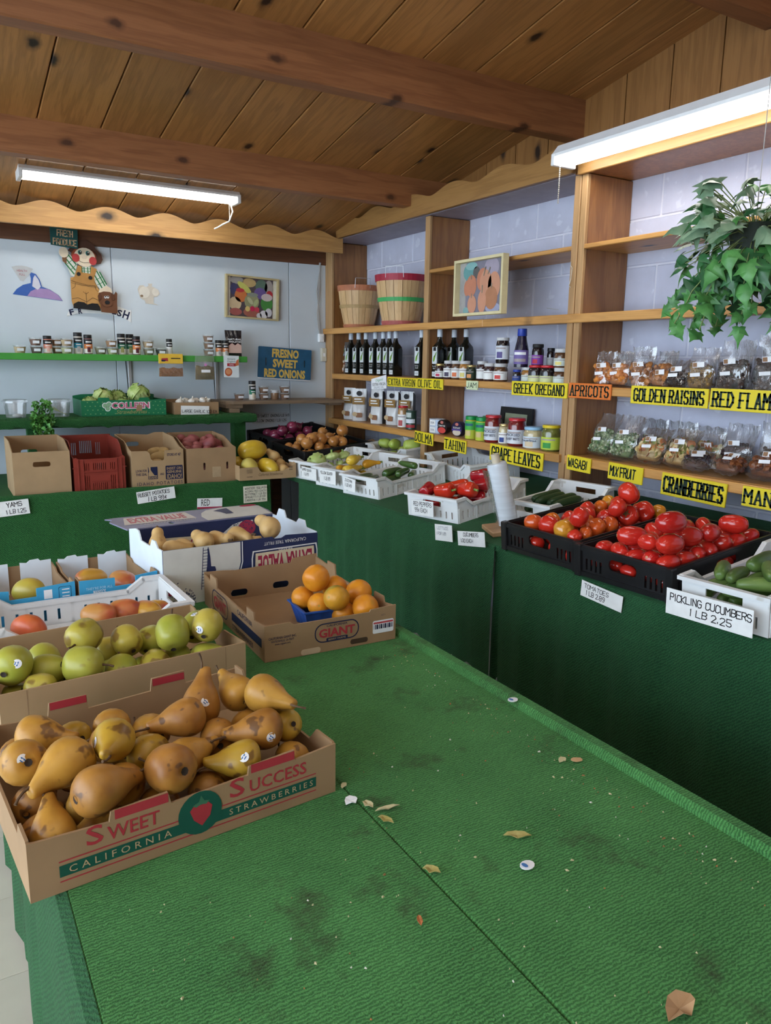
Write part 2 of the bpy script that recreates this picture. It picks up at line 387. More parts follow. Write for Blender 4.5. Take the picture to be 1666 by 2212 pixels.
# gable boarding above the shelves
wg = struct(MB().box((XR-.012, -1, 2.30), (XR+.01, YB, 3.6)).build('wall_gable', M_trim))
y = YB-.05
gw = (.24, .26, .25, .235, .26, .245, .25, .255, .24, .26, .25, .245, .25, .25)
for w in gw:
    y0 = y-w; a, b = ceil_z(y)+.05, ceil_z(y0)+.05
    MB().plate([[(y0+.003, 2.30), (y-.003, 2.30), (y-.003, a), (y0+.003, b)]], .018, frame((XR-.012, 0, 0), (0, 1, 0), (0, 0, 1)) @ RY(180) @ Matrix.Diagonal((-1, 1, 1, 1))).build('plank', M_gable, wg)
    y = y0
# ceiling: pine planks running up the slope
ce = thing('ceiling', '', ''); del ce['label'], ce['category']; struct(ce)
zr = ceil_z(RIDGE)
MB().add([(-3.2, YB+.1, ceil_z(YB+.1)+.06), (XR+.2, YB+.1, ceil_z(YB+.1)+.06), (XR+.2, RIDGE, zr+.06), (-3.2, RIDGE, zr+.06)], [(0, 1, 2, 3)]).build('backing', M_trim, ce)
sl = math.atan(.18); plen = (YB+.1-RIDGE)/math.cos(sl)
pk = MB().bbox((.0025, 0, 0), (.2705, plen, .025), .004).mesh('plank'); pk.materials.append(M_ceil)
pk2 = MB().bbox((.0025, 0, 0), (.2705, 3.7, .025), .004).mesh('plank'); pk2.materials.append(M_ceil)
for i in range(-14, 9):
    link('plank', pk, None, ce, (.526+.273*i, RIDGE, zr), (-sl, 0, 0))
    if i > -13: link('plank', pk2, None, ce, (.526+.273*(i+1), RIDGE, zr), (-sl, 0, R(180)))
for n, (y0, w, h) in enumerate(((3.99, .09, .155), (2.925, .09, .178), (1.92, .09, .178), (.55, .1, .2), (-.9, .09, .178), (-2.4, .09, .178))):
    zt = min(ceil_z(y0), 2*zr-ceil_z(2*RIDGE-y0)) if y0 > RIDGE else zr-.18*(RIDGE-y0)
    b = struct(MB().bbox((-3.1, y0, zt-h), (2.838, y0+w, zt+.03), .006).build('trim_%d' % (n+1), M_beam))
# back wall: dark board under the ceiling and scalloped cornice
struct(MB().bbox((-3, YB-.026, 2.135), (2.60, YB-.0125, 2.30), .003).build('trim_7', M_trim))
wl = struct(MB().box((-3.4, -3.3, 0), (XR+.2, -3.1, 3.4)).build('wall_front_added', M_gable))  # unseen wall added behind the viewer to keep daylight off the box fronts
def scallop(L, h0, h1, per, ph):
    n = int(L/.02); return [(0, 0), (L, 0)]+[(L-L*i/n, h0+(h1-h0)*(.5+.5*math.cos((L-L*i/n-ph)/per*6.2832))**.8) for i in range(n+1)]
co = struct(MB().plate([scallop(4.56, .095, .138, .338, 4.36)], .028, frame((-2, 4.958, 2.19), (1, 0, 0), (0, 0, 1))).build('trim_8', M_corn))
# ================================================================== shelving on the right wall
sh = thing('shelving_unit', 'tall orange-stained wooden shelving unit built along the white block wall', 'shelving', (2.70, 3.4, 0))
def P_(o): o.location = Vector(o.location)-Vector((2.70, 3.4, 0)); o.parent = sh; return o
def part(mb, name, m): return P_(mb.build(name, m))
XF = 2.56
zt_ = lambda x: .765+.0985*(x-1.865)
for a, b, x0 in ((5.10, 5.207, XF), (3.85, 3.897, XF), (2.656, 2.694, XF), (2.618, 2.654, XF+.004), (1.36, 1.41, XF)):
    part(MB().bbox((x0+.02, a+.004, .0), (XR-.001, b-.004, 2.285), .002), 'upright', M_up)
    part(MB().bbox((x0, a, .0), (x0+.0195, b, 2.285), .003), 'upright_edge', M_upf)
for lvl, (z0, z1, fz0, bays) in dict(bottom=(1.022, 1.044, 1.004, 3), label=(1.345, 1.367, 1.33, 3), middle=(1.664, 1.686, 1.648, 3), upper=(1.968, 1.988, 1.968, 2)).items():
    for k, (a, b) in enumerate(((3.898, 5.099), (2.695, 3.849), (1.411, 2.617))):
        if bays == 2 and k == 0: continue
        part(MB().bbox((XF+.02, a, z0), (XR-.001, b, z1), .002), 'shelf', M_shelf)
        if lvl == 'middle': continue
        x0 = XF-.018 if lvl == 'bottom' else XF+.002
        part(MB().bbox((x0, a+(.0 if lvl != 'bottom' else -.02), fz0), (XF+.0198, b+(.0 if lvl != 'bottom' else .02), z1), .003), 'shelf_edge', M_shelf)
part(MB().bbox((XF-.02, 3.30, 1.648), (XF-.001, 5.207, 1.688), .003), 'shelf_edge', M_shelf)
part(MB().bbox((XF-.02, 1.30, 1.648), (XF-.001, 3.298, 1.687), .003), 'shelf_edge', M_shelf)
part(MB().bbox((XF, 2.695, 2.288), (XR-.001, 5.10, 2.300), .001), 'soffit', M_soff)
part(MB().bbox((XF, 1.36, 2.288), (XR-.001, 2.694, 2.300), .001), 'top_board', M_up)
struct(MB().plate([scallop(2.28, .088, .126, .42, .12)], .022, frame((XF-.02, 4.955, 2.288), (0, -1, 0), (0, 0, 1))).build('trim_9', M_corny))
part(MB().bbox((XF-.022, 1.30, 2.28), (XF-.001, 2.66, 2.345), .003), 'fascia', M_corny)
# ================================================================== fluorescent lights
M_white = mat('white enamel', (.80, .82, .84), rough=.35, var=.03)
M_tube = mat('lit tube', (1, 1, 1), emis=(1.0, .965, .90, TUBE))
M_chain = mat('chain metal', (.55, .52, .46), rough=.35, metal=.8)
def fluor(label, loc, rz, L, chain):
    t = thing('fluorescent_light', label, 'light', loc, rz, 'fluorescent shop lights')
    mb = MB()
    mb.plate([[(-.062, 0), (.062, 0), (.062, .012), (.03, .05), (-.03, .05), (-.062, .012)]], L, frame((0, 0, 0), (0, 1, 0), (0, 0, 1)))
    mb.build('housing', M_white, t)
    for s in (-.028, .028):
        MB().lathe([(.0, .02), (.0125, .021), (.0125, L-.021), (0, L-.02)], 12, frame((0, s, -.016), (0, 1, 0), (0, 0, 1))).build('tube', M_tube, t, smooth=True)
    for x in (0, L-.014): MB().bbox((x-.004, -.064, -.034), (x+.018, .064, .014), .003).build('end_cap', M_white, t)
    ch = MB(); n = chain
    for i in range(n): ch.ball((L-.03 if rz != 90 else L-.04, .05, -.03-.0075*i), .0034, 5, 4)
    if n: ch.build('pull_chain', M_chain, t)
    return t
fA = fluor('fluorescent light on the ceiling above the farmer sign', (.49, 4.55, 2.385), 0, 1.17, 12)
MB().tube([(1.14, .03, -.02), (1.15, .02, -.07), (1.12, .0, -.13), (1.10, .05, -.14), (1.08, .08, -.155), (1.07, .12, -.16)], .0045, 6).build('cord', flat('white cord', (.75, .75, .72)), fA)
for k, (fx, fy, fz) in enumerate(((.1, .95, 2.80), (-1.25, .95, 2.80), (.1, -.3, 2.78), (-1.25, -.3, 2.78))): fluor('added unseen ceiling fluorescent light, '+('left' if fx < 0 else 'right')+' one '+('above the near table end' if fy > 0 else 'behind the viewer'), (fx, fy, fz), 0, 1.2, 8)  # four out-of-view lamps added to brighten the tabletops from above
fB = fluor('long fluorescent light in front of the right-hand shelf fascia', (2.43, 1.40, 2.325), 90, 1.24, 22)
for y in (1.7, 2.4): MB().bbox((y-1.40, -.109, .012), (y-1.38, -.055, .030), .002).build('bracket', M_white, fB)
# ================================================================== turf-covered tables
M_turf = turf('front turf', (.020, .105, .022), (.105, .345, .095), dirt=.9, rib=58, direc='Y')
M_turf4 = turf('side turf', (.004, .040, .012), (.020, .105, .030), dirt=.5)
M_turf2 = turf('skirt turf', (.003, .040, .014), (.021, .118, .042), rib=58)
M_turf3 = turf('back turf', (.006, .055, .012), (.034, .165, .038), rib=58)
# middle table
tb = thing('display_table', 'large display table covered with worn green turf in the foreground', 'table', (.58, 1.5, 0))
def tp(mb, name, m, smooth=False): o = mb.build(name, m, tb, smooth=smooth); o.location = (-.58, -1.5, 0); return o
tp(MB().bbox((.108, .35, .69), (.5785, 2.72, .7195), .003), 'top', M_turf)
tp(MB().bbox((.5795, .35, .69), (1.062, 2.72, .7195), .003), 'top', M_turf)
tp(MB().plate([[(0, -.02), (.036, -.02), (.040, .004), (.034, .020), (.010, .021), (.003, .012)]], 1.85, frame((1.057, .35, .715), (1, 0, 0), (0, 0, 1)) @ Matrix.Diagonal((1, 1, -1, 1))), 'lip', M_turf, False)
mb = MB(); n = 40
for i in range(n+1):
    yy = .35+2.37*i/n; wv = .006*math.sin(i*1.1)+.004*math.sin(i*2.7)
    mb.v += [Vector((.108, yy, .7195)), Vector((.094, yy, .710)), Vector((.086+wv*.4, yy, .66)), Vector((.088+wv, yy, .35)), Vector((.085+wv*1.5, yy, .02))]
for i in range(n):
    for k in range(4): a = i*5+k; mb.f.append((a, a+1, a+6, a+5)); mb.m.append(0)
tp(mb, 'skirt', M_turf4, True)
mb = MB()
for i in range(n+1):
    yy = .35+2.37*i/n; wv = .006*math.sin(i*.9)
    mb.v += [Vector((1.098, yy, .713)), Vector((1.097+wv, yy, .4)), Vector((1.097+wv*1.5, yy, .05))]
for i in range(n):
    for k in range(2): a = i*3+k; mb.f.append((a, a+3, a+4, a+1)); mb.m.append(0)
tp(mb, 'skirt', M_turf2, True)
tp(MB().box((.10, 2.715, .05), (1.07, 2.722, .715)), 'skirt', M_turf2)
for x in (.2, .95):
    for y in (.45, 2.6): tp(MB().bbox((x, y, 0), (x+.06, y+.06, .69), .003), 'leg', M_trim)
# right-hand tables: a gently tilted top along the shelving
TILT = RY(-math.degrees(math.atan(.0985)))
def on_rt(x, y, h=0): return Vector((x, y, zt_(x)+h))
rtab = thing('display_table', 'long green turf table sloping up to the shelves along the right wall', 'table', (2.3, 3.2, 0))
def rp(mb, name, m, smooth=False): o = mb.build(name, m, rtab, smooth=smooth); o.location = (-2.3, -3.2, 0); return o
for a, b in ((.3, 2.215), (2.22, 4.14), (4.141, 5.2)):
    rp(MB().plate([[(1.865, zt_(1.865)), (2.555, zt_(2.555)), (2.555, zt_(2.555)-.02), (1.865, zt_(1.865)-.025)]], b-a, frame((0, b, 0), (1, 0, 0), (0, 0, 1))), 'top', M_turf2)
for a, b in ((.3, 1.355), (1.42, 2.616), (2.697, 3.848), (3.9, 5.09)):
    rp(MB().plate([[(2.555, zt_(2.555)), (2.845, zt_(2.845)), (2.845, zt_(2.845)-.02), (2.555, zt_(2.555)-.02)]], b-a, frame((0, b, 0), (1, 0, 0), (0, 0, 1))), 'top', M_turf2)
def skirt(y0, y1, zb, amp, x=1.862, bulge=.015, seed=0):
    mb = MB(); n = max(8, int((y1-y0)/.035)); rd = random.Random(seed)
    for i in range(n+1):
        yy = y0+(y1-y0)*i/n; w = amp*(math.sin(i*.8+seed)+.6*math.sin(i*1.9+seed*2)); bo = zb+rd.uniform(-.012, .012)+.01*math.sin(i*.5)
        mb.v += [Vector((x+.012, yy, .7635)), Vector((x-.004, yy, .757)), Vector((x-bulge*.4+w*.3, yy, .70)), Vector((x-bulge+w, yy, .50)), Vector((x-bulge*.6+w*1.4, yy, bo))]
    for i in range(n):
        for k in range(4): a = i*5+k; mb.f.append((a, a+5, a+6, a+1)); mb.m.append(0)
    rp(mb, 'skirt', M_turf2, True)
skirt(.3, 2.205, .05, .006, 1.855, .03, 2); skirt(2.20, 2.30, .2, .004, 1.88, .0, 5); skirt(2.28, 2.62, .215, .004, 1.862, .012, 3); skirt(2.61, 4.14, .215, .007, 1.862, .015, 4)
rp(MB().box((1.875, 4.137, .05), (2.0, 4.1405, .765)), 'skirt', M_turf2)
for x in (2.0, 2.7):
    for y in (.4, 1.2, 2.3, 3.5, 4.9): rp(MB().bbox((x, y, 0), (x+.07, y+.07, zt_(x)-.025), .003), 'leg', M_trim)
# left table under the back wall
ltab = thing('display_table', 'green turf table under the back wall carrying the cardboard potato boxes', 'table', (.6, 4.7, 0))
def lp(mb, name, m, smooth=False): o = mb.build(name, m, ltab, smooth=smooth); o.location = (-.6, -4.7, 0); return o
lp(MB().bbox((-1.2, 4.215, .72), (1.695, YB-.02, .748), .004), 'top', M_turf3)
mb = MB(); n = 60
for i in range(n+1):
    xx = -1.2+2.9*i/n; w = .004*math.sin(i*.9)+.003*math.sin(i*2.3)
    mb.v += [Vector((xx, 4.235, .745)), Vector((xx, 4.232, .768+w*.3)), Vector((xx, 4.212, .772+w*.3)), Vector((xx, 4.2, .764)), Vector((xx, 4.192+w, .6)), Vector((xx, 4.195+w*1.5, .06))]
for i in range(n):
    for k in range(5): a = i*6+k; mb.f.append((a, a+1, a+7, a+6)); mb.m.append(0)
lp(mb, 'skirt', M_turf3, True)
lp(MB().box((1.69, 4.21, .05), (1.698, 4.9, .745)), 'skirt', M_turf3)
for x in (-1, 1.55): lp(MB().bbox((x, 4.3, 0), (x+.08, 4.38, .72), .003), 'leg', M_trim)
lp(MB().bbox((1.55, 4.9, 0), (1.63, 4.98, .72), .003), 'leg', M_trim)
# turf-wrapped riser shelf with the greens
rs = thing('riser_shelf', 'narrow turf-wrapped riser shelf on posts behind the cardboard boxes', 'shelf', (.7, 4.95, .748))
def sp(mb, name, m, smooth=False): o = mb.build(name, m, rs, smooth=smooth); o.location = (-.7, -4.95, -.748); return o
mb = MB(); n = 70
for i in range(n+1):
    xx = -1.0+2.83*i/n; w = .005*math.sin(i*1.3)+.004*math.sin(i*2.9)
    mb.v += [Vector((xx, YB-.03, 1.112)), Vector((xx, 4.76, 1.1115+w*.08)), Vector((xx, 4.735, 1.104+w)), Vector((xx, 4.728, 1.085+w)), Vector((xx, 4.735, 1.062+w*1.2)), Vector((xx, 4.78, 1.056)), Vector((xx, YB-.03, 1.062))]
for i in range(n):
    for k in range(6): a = i*7+k; mb.f.append((a, a+1, a+8, a+7)); mb.m.append(0)
mb.f += [tuple(range(7)), tuple(reversed(range(n*7, n*7+7)))]; mb.m += [0, 0]
sp(mb, 'board', M_turf3, True)
for x in (.46, 1.70): sp(MB().lathe([(.055, .749), (.055, 1.06)], 4, T(x+.05, 4.87, 0) @ RZ(45)), 'post', M_turf3)

rd = random.Random(41); mb = MB()
for k in range(9000):                                   # loose turf blades along the riser's front edge
    x = rd.uniform(-.3, 1.83); a = rd.uniform(0, 1); y, z, dy, dz = ((rd.uniform(4.735, 4.80), 1.108, rd.uniform(-.3, .3), 1) if a < .35 else (4.730, rd.uniform(1.066, 1.108), -1, rd.uniform(-.6, .3)))
    l = rd.uniform(.005, .011); w_ = rd.uniform(.0007, .0013); n = Vector((rd.uniform(-.5, .5), dy, dz)).normalized()*l; b = Vector((x, y, z)); i = len(mb.v)
    mb.v += [b-Vector((w_, 0, 0)), b+Vector((w_, 0, 0)), b+n]; mb.f.append((i, i+1, i+2)); mb.m.append(0)
o = sp(mb, 'turf_blades', M_turf3); o['kind'] = 'stuff'
BOSC = [(0.079,1.377,0.785,0,0.967,-0.254,0.92),(0.117,1.325,0.832,0.802,-0.588,-0.1,1.08),(0.168,1.363,0.8,-0.328,0.897,-0.296,0.9),(0.237,1.369,0.802,0.187,0.876,-0.444,1),
 (0.215,1.277,0.822,0.081,0.988,-0.132,1),(0.297,1.338,0.793,-0.307,0.951,-0.05,1),(0.329,1.239,0.852,-0.993,0.058,-0.1,1.05),(0.078,1.247,0.835,-0.128,0.912,-0.389,1.08),
 (0.154,1.274,0.788,-0.158,0.987,-0.037,1),(0.208,1.196,0.859,-0.276,-0.956,0.1,1.05),(0.264,1.219,0.81,-0.267,0.856,-0.442,1.05),(0.328,1.23,0.78,0.059,0.956,-0.289,1),
 (0.391,1.227,0.811,0.224,0.975,-0,0.98),(0.45,1.244,0.805,-0.333,0.905,-0.264,0.92),(0.384,1.299,0.853,0.21,0.486,0.848,1.08),(0.454,1.312,0.849,-0.142,0.97,0.196,1.05),
 (0.485,1.31,0.786,-0.832,-0.519,-0.196,1),(0.484,1.223,0.868,0.436,-0.898,-0.05,1.08),(0.508,1.209,0.81,-0.175,0.896,-0.408,0.9),(0.497,1.15,0.777,-0.102,0.993,-0.059,0.9),
 (0.444,1.172,0.832,-0.997,0.083,0,1.1),(0.398,1.17,0.768,0.483,-0.87,0.1,0.85),(0.389,1.126,0.812,-0.986,0.161,-0.05,0.98),(0.324,1.169,0.819,0.947,0.322,0,0.98),
 (0.273,1.117,0.836,-0.329,0.916,-0.231,1.15),(0.214,1.165,0.8,0.257,0.856,-0.449,1.02),(0.176,1.102,0.839,0.944,0.33,0,1.15),(0.129,1.183,0.847,-0.841,-0.532,-0.1,1.18),
 (0.093,1.236,0.766,0.45,0.88,-0.1,1.05),(0.1,1.104,0.793,-0.073,0.777,0.625,1),(0.095,1.161,0.762,0.6,0.7,0.1,0.9),(0.165,1.197,0.764,0.287,0.954,-0.088,1),
 (0.259,1.14,0.761,-0.307,0.857,-0.414,0.95),(0.167,1.125,0.761,-0.994,-0.11,0,0.9),(0.342,1.146,0.763,0.122,0.992,-0.013,0.95),(0.255,1.293,0.763,-0.827,0.483,0.287,0.9)]
YPEAR = [(0.103,1.68,0.838,0.471,0.876,0.1,1.25),(0.172,1.778,0.799,-0.184,0.94,0.287,1.1),(0.173,1.701,0.802,0.948,-0.302,0.1,1.1),(0.148,1.635,0.791,0.94,-0.342,0,1),
 (0.108,1.681,0.763,0.998,0.067,0,0.95),(0.251,1.728,0.855,-0.605,-0.79,-0.1,1.22),(0.237,1.739,0.777,0.806,0.584,0.1,1.15),(0.234,1.638,0.826,0.874,-0.486,0,1.25),
 (0.315,1.777,0.796,0.972,-0.13,0.196,1),(0.341,1.724,0.832,-0.191,0.909,0.371,1.08),(0.402,1.758,0.811,0.464,0.804,0.371,1.05),(0.313,1.648,0.793,0.142,0.883,0.447,1.1),
 (0.388,1.655,0.788,0.172,0.912,0.371,1.12),(0.433,1.67,0.852,0.185,0.759,0.625,1.22),(0.505,1.731,0.837,0.496,0.785,0.371,1.12),(0.512,1.659,0.861,0.506,0.778,0.371,1.12),
 (0.508,1.648,0.782,0.999,0.053,0,1.2),(0.448,1.691,0.782,0.907,0.373,0.196,0.95),(0.301,1.714,0.768,0.766,0.575,0.287,0.9),(0.205,1.658,0.761,0.91,0.364,0.196,0.9),
 (0.366,1.714,0.761,0.693,0.693,0.196,0.9)]
TOM_A = [(1.902,2.115,0.883,1,1),(1.908,2.039,0.887,1.1,0),(1.966,2.086,0.888,0.95,2),(1.909,1.96,0.886,1.05,3),
 (2.025,2.048,0.895,1,0),(2.035,1.977,0.894,0.95,2),(2.166,2.109,0.909,1,0),(2.099,2.037,0.904,1.05,0),
 (2.235,2.103,0.912,0.9,2),(2.324,2.147,0.919,0.85,3),(2.121,1.965,0.905,1,0),(2.279,2.044,0.926,1.15,0),
 (2.12,1.913,0.956,1,0),(2.32,1.985,0.917,0.8,0),(2.181,1.991,0.903,0.8,3),(2.188,1.921,0.917,1.15,0),
 (2.082,1.908,0.897,0.9,1),(1.928,1.909,0.939,1.05,0),(2.014,1.91,0.895,1,1),(1.954,1.898,0.879,0.75,1),
 (1.9,1.897,0.874,0.75,0),(1.97,1.998,0.886,0.9,1),(2.276,1.924,0.926,1.15,0),(2.186,1.923,1.003,1.2,0),
 (2.346,1.914,0.92,0.8,3)]
TOM_B = [(1.906,1.652,0.927,-35,1.25),(1.965,1.674,0.878,15,1.15),(2.013,1.736,0.879,70,1.05),(2.09,1.792,0.885,20,0.95),
 (2.064,1.701,0.884,50,1.05),(2.141,1.761,0.894,60,1.15),(2.162,1.644,0.897,15,1.15),(2.257,1.721,0.906,20,1.15),
 (2.313,1.69,0.91,50,1.1),(2.287,1.575,0.91,40,1.2),(2.247,1.53,0.957,-55,1.2),(2.262,1.636,0.903,10,1),
 (2.208,1.59,0.902,-10,1.15),(2.027,1.535,0.936,-20,1.25),(1.977,1.614,0.877,0,1.1),(1.996,1.559,0.879,10,1.1),
 (1.914,1.51,0.93,-5,1.25),(1.918,1.514,0.997,-10,1.35),(1.897,1.689,0.869,60,1.1),(1.895,1.578,0.924,70,1),
 (1.896,1.752,0.867,10,1),(2.277,1.793,0.903,60,0.95),(2.175,1.527,0.898,-70,1.15),(2.112,1.516,0.944,20,1.15),
 (2.245,1.513,0.901,0,1),(2.318,1.517,0.908,-5,1),(2.113,1.521,0.889,70,1.05),(2.053,1.515,0.882,45,1),
 (1.984,1.504,0.876,0,1),(2.074,1.578,0.886,10,1.05),(1.907,1.562,0.871,10,1.1),(1.909,1.504,0.871,0,1.1),
 (1.9,1.62,0.867,-20,1),(2.099,1.657,0.886,70,1),(2.159,1.701,0.893,30,1)]
PEPPER = [(1.946,2.894,0.885,80,1.05,0),(1.957,2.863,0.826,10,0.85,0),(1.986,2.812,0.89,-20,1.15,1),(2.021,2.805,0.832,10,0.9,1),
 (2.076,2.829,0.896,25,1.25,1),(2.058,2.734,0.902,-30,1.15,1),(2.036,2.729,0.833,30,1,0),(2.178,2.799,0.948,-20,1.1,0),
 (2.167,2.787,0.884,60,0.9,0),(2.135,2.733,0.92,20,0.9,0),(2.119,2.738,0.856,0,1,0),(2.12,2.832,0.833,0,1,0),
 (2.041,2.908,0.832,0,0.9,0)]
ZUCC = [(1.965,3.527,0.857,30,0,1),(2.001,3.49,0.854,40,0,0.85),(2.074,3.417,0.893,28,0,1.15),(2.126,3.397,0.89,35,0,1.05),
 (2.179,3.433,0.923,100,0.05,0.95),(2.019,3.364,0.86,18,0,1.15),(2.203,3.421,0.872,50,0,1),(2.063,3.509,0.833,100,0,1)]
YSQ = [(1.955,3.757,0.876,10,0.85,1),(1.986,3.685,0.872,12,1.15,0),(2.005,3.698,0.929,30,1.1,0),(1.995,3.688,0.825,40,0.8,0),
 (2.037,3.731,0.874,0,0.85,0),(2.106,3.701,0.901,-10,0.95,1),(2.076,3.736,0.844,60,0.8,0),(2.026,3.764,0.844,0,0.8,0)]
PATTY = [(1.973,4.198,0.865,0.95),(1.948,4.051,0.889,1.25),(2.023,4.017,0.909,1.1),(2.101,4.027,0.911,1),
 (1.993,4.006,0.842,0.95),(2.068,4.018,0.857,0.8),(2.126,4.026,0.85,0.85),(2.105,4.227,0.873,0.8),
 (2.197,4.038,0.883,0.85)]
CHAY = [(2.557,4.322,0.933,150,1),(2.541,4.172,0.941,200,1.05),(2.561,3.996,0.949,160,1.3),(2.546,4.064,0.91,120,0.9),
 (2.531,4.168,0.874,150,0.9),(2.613,4.067,0.885,150,0.9)]
RONION = [(1.982,4.934,0.966,0.95),(2.006,4.857,0.954,1.25),(2.029,4.783,0.993,1.1),(2.116,4.857,0.956,0.95),
 (2.014,4.78,0.913,1.1),(2.178,4.872,1,1.15),(2.11,4.801,1.012,1.2),(2.23,4.814,0.982,1),
 (2.082,4.785,0.941,0.9),(2.046,4.954,0.952,0.9),(2.164,4.803,0.951,1)]
YONION = [(2.288,4.694,0.983,1),(2.349,4.523,1.006,1.15),(2.276,4.566,0.959,1),(2.16,4.454,0.963,1.15),
 (2.081,4.434,0.971,1.08),(2.046,4.505,0.96,1.08),(2.024,4.38,0.95,1.1),(2.303,4.499,0.946,1),
 (1.982,4.566,0.909,0.85),(1.998,4.484,0.909,0.9),(2.053,4.381,0.878,1),(2.117,4.391,0.921,0.95),
 (2.227,4.412,0.95,1),(2.299,4.425,0.941,1),(2.197,4.447,0.897,0.9),(2.046,4.564,0.916,0.9),
 (2.202,4.631,0.962,0.9),(2.043,4.454,0.869,0.9),(2.163,4.397,0.87,0.9),(2.255,4.417,0.886,0.9)]
SPAG = [(1.681,4.38,0.941,15,0,1.2,0),(1.611,4.36,0.901,80,20,0.8,0),(1.628,4.27,0.856,70,10,1.05,1),(1.738,4.26,0.849,60,10,1.05,0)]
BNUT = [(1.827,4.42,0.893,60,30,1),(1.865,4.36,0.842,40,20,0.9),(1.849,4.27,0.823,80,15,1),(1.825,4.36,0.847,120,30,0.9)]
RPOT = [(1.283,4.566,0.981,1.05),(1.313,4.494,0.97,1.25),(1.354,4.558,0.981,1),(1.341,4.427,0.955,0.9),
 (1.278,4.419,0.957,0.95),(1.383,4.472,0.956,0.9),(1.463,4.566,0.975,1.05),(1.406,4.409,0.971,1.1),
 (1.456,4.471,0.955,1.25),(1.374,4.349,0.936,0.9),(1.446,4.342,0.932,0.9),(1.468,4.399,0.919,0.9),
 (1.317,4.369,0.945,0.9),(1.409,4.526,0.969,0.9),(1.26,4.355,0.94,0.8)]
POT = [(1.097,4.36,0.903,1.2),(1.101,4.44,0.923,1),(1.141,4.44,0.921,1),(1.133,4.36,0.887,0.9),
 (1.058,4.3,0.884,0.9)]
LETT = [(1.115,4.93,1.247,1.15),(0.913,4.95,1.219,1.1),(0.829,4.88,1.204,0.95),(1.009,4.95,1.214,0.9),
 (0.988,4.88,1.199,0.8)]
EVSQ = [(0.593,2.391,0.895,0.188,0.719,0.669,1.05),(0.632,2.322,0.885,0.965,-0.261,0,1.05),(0.675,2.365,0.88,0.533,-0.846,0,0.9),(0.713,2.308,0.91,-0.148,0.969,0.196,1.05),
 (0.769,2.324,0.902,0.445,-0.89,0.1,1),(0.84,2.328,0.91,0.681,-0.726,0.1,1),(0.92,2.325,0.862,0.978,-0.183,0.1,1),(0.948,2.329,0.928,0.059,0.979,0.196,1.25),
 (0.813,2.336,0.859,0.894,-0.447,0,0.9),(0.763,2.397,0.863,0.077,-0.997,0,0.9),(0.91,2.422,0.86,0.894,-0.447,0,0.9)]
MANGO = [(0.237,2.384,0.775,0.763,-0.639,0.1,1.15,2),(0.362,2.404,0.8,-0.984,-0.149,0.1,1.1,1),(0.469,2.347,0.8,0.256,-0.961,-0.1,1.25,0),(0.334,2.003,0.8,0.878,-0.479,0,1.1,0),
 (0.403,2.016,0.8,0.952,-0.305,0,1.05,0),(0.458,2.004,0.795,0.533,-0.846,0,1,1),(0.165,1.99,0.8,0.695,-0.719,0,1.15,3),(0.497,2.039,0.785,0.707,-0.707,0,0.8,1)]
ORANGE = [(0.899,1.888,0.863,0.878,0.384,0.287,1.15),(0.874,1.923,0.799,0,0,1,1),(0.893,1.854,0.795,-0.458,-0.867,0.196,1),(0.965,1.9,0.819,0.596,0.617,0.514,1.1),
 (0.915,1.793,0.828,-0.88,-0.377,0.287,1.05),(1.008,1.834,0.819,0.763,0.467,0.447,1.12),(0.987,1.759,0.8,0.325,0.793,0.514,1.1),(0.952,1.819,0.768,0.393,0.803,0.447,1.05),
 (1.016,1.887,0.766,0,0,1,1)]
PICK = [(1.897,1.346,0.83,20,1),(1.906,1.294,0.86,-30,1.15),(1.916,1.323,0.896,30,1.1),(1.904,1.268,0.897,10,1),
 (1.929,1.257,0.825,-5,1),(1.905,1.238,0.859,-40,1.2),(1.898,1.196,0.887,-50,1.1),(1.978,1.234,0.884,-10,1.1),
 (2.009,1.265,0.921,10,1.3),(1.933,1.191,0.919,40,1.1),(1.919,1.204,0.818,5,1.2),(1.946,1.173,0.842,5,1.1),
 (1.929,1.299,0.822,0,1)]
CUKE = [(2.165,2.459,0.855,-12,1.05),(2.165,2.427,0.85,-10,1.1),(2.204,2.381,0.868,-10,1.05),(2.257,2.419,0.879,-12,1.1),
 (2.295,2.391,0.887,-8,1.1),(2.328,2.376,0.891,-8,1),(2.208,2.334,0.859,-12,1)]
SG_yams = [(0.302,4.186,0.713,0.998,0,0.062,-0.062,0,0.998,0.177,0.076)]
SG_russet = [(1.027,4.186,0.725,0.996,0,0.092,-0.092,0,0.996,0.207,0.065)]
SG_red = [(1.326,4.186,0.655,0.999,0,-0.048,0.048,0,0.999,0.146,0.059)]
SG_winter = [(1.601,4.186,0.688,1,0,0.007,-0.007,0,1,0.146,0.099)]
SG_peppers = [(1.87,2.816,0.819,0,-0.995,0.096,0,0.096,0.995,0.177,0.068)]
SG_lettuce = [(1.838,2.599,0.752,0,-0.991,0.134,0,0.134,0.991,0.127,0.07)]
SG_cukes = [(1.838,2.406,0.766,0,-0.986,0.166,0,0.166,0.986,0.181,0.06)]
SG_tomato = [(1.838,1.698,0.724,0,-0.998,-0.055,0,-0.055,0.998,0.18,0.054)]
SG_pickling = [(1.79,1.269,0.806,0,-0.999,0.04,0,0.04,0.999,0.274,0.075)]
SG_ssq = [(1.85,3.976,0.823,0,-1,0.03,0,0.03,1,0.201,0.064)]
SG_ysq = [(1.85,3.733,0.836,0,-0.999,0.051,0,0.051,0.999,0.195,0.075)]
SG_zuc = [(1.85,3.475,0.831,0,-1,-0.016,0,-0.016,1,0.123,0.066)]
SG_garlic = [(1.452,4.825,1.136,0.999,0,-0.033,0.033,0,0.999,0.182,0.061)]
SG_onions = [(2.112,5.2,1.047,1,0,0.004,-0.004,0,1,0.268,0.079)]
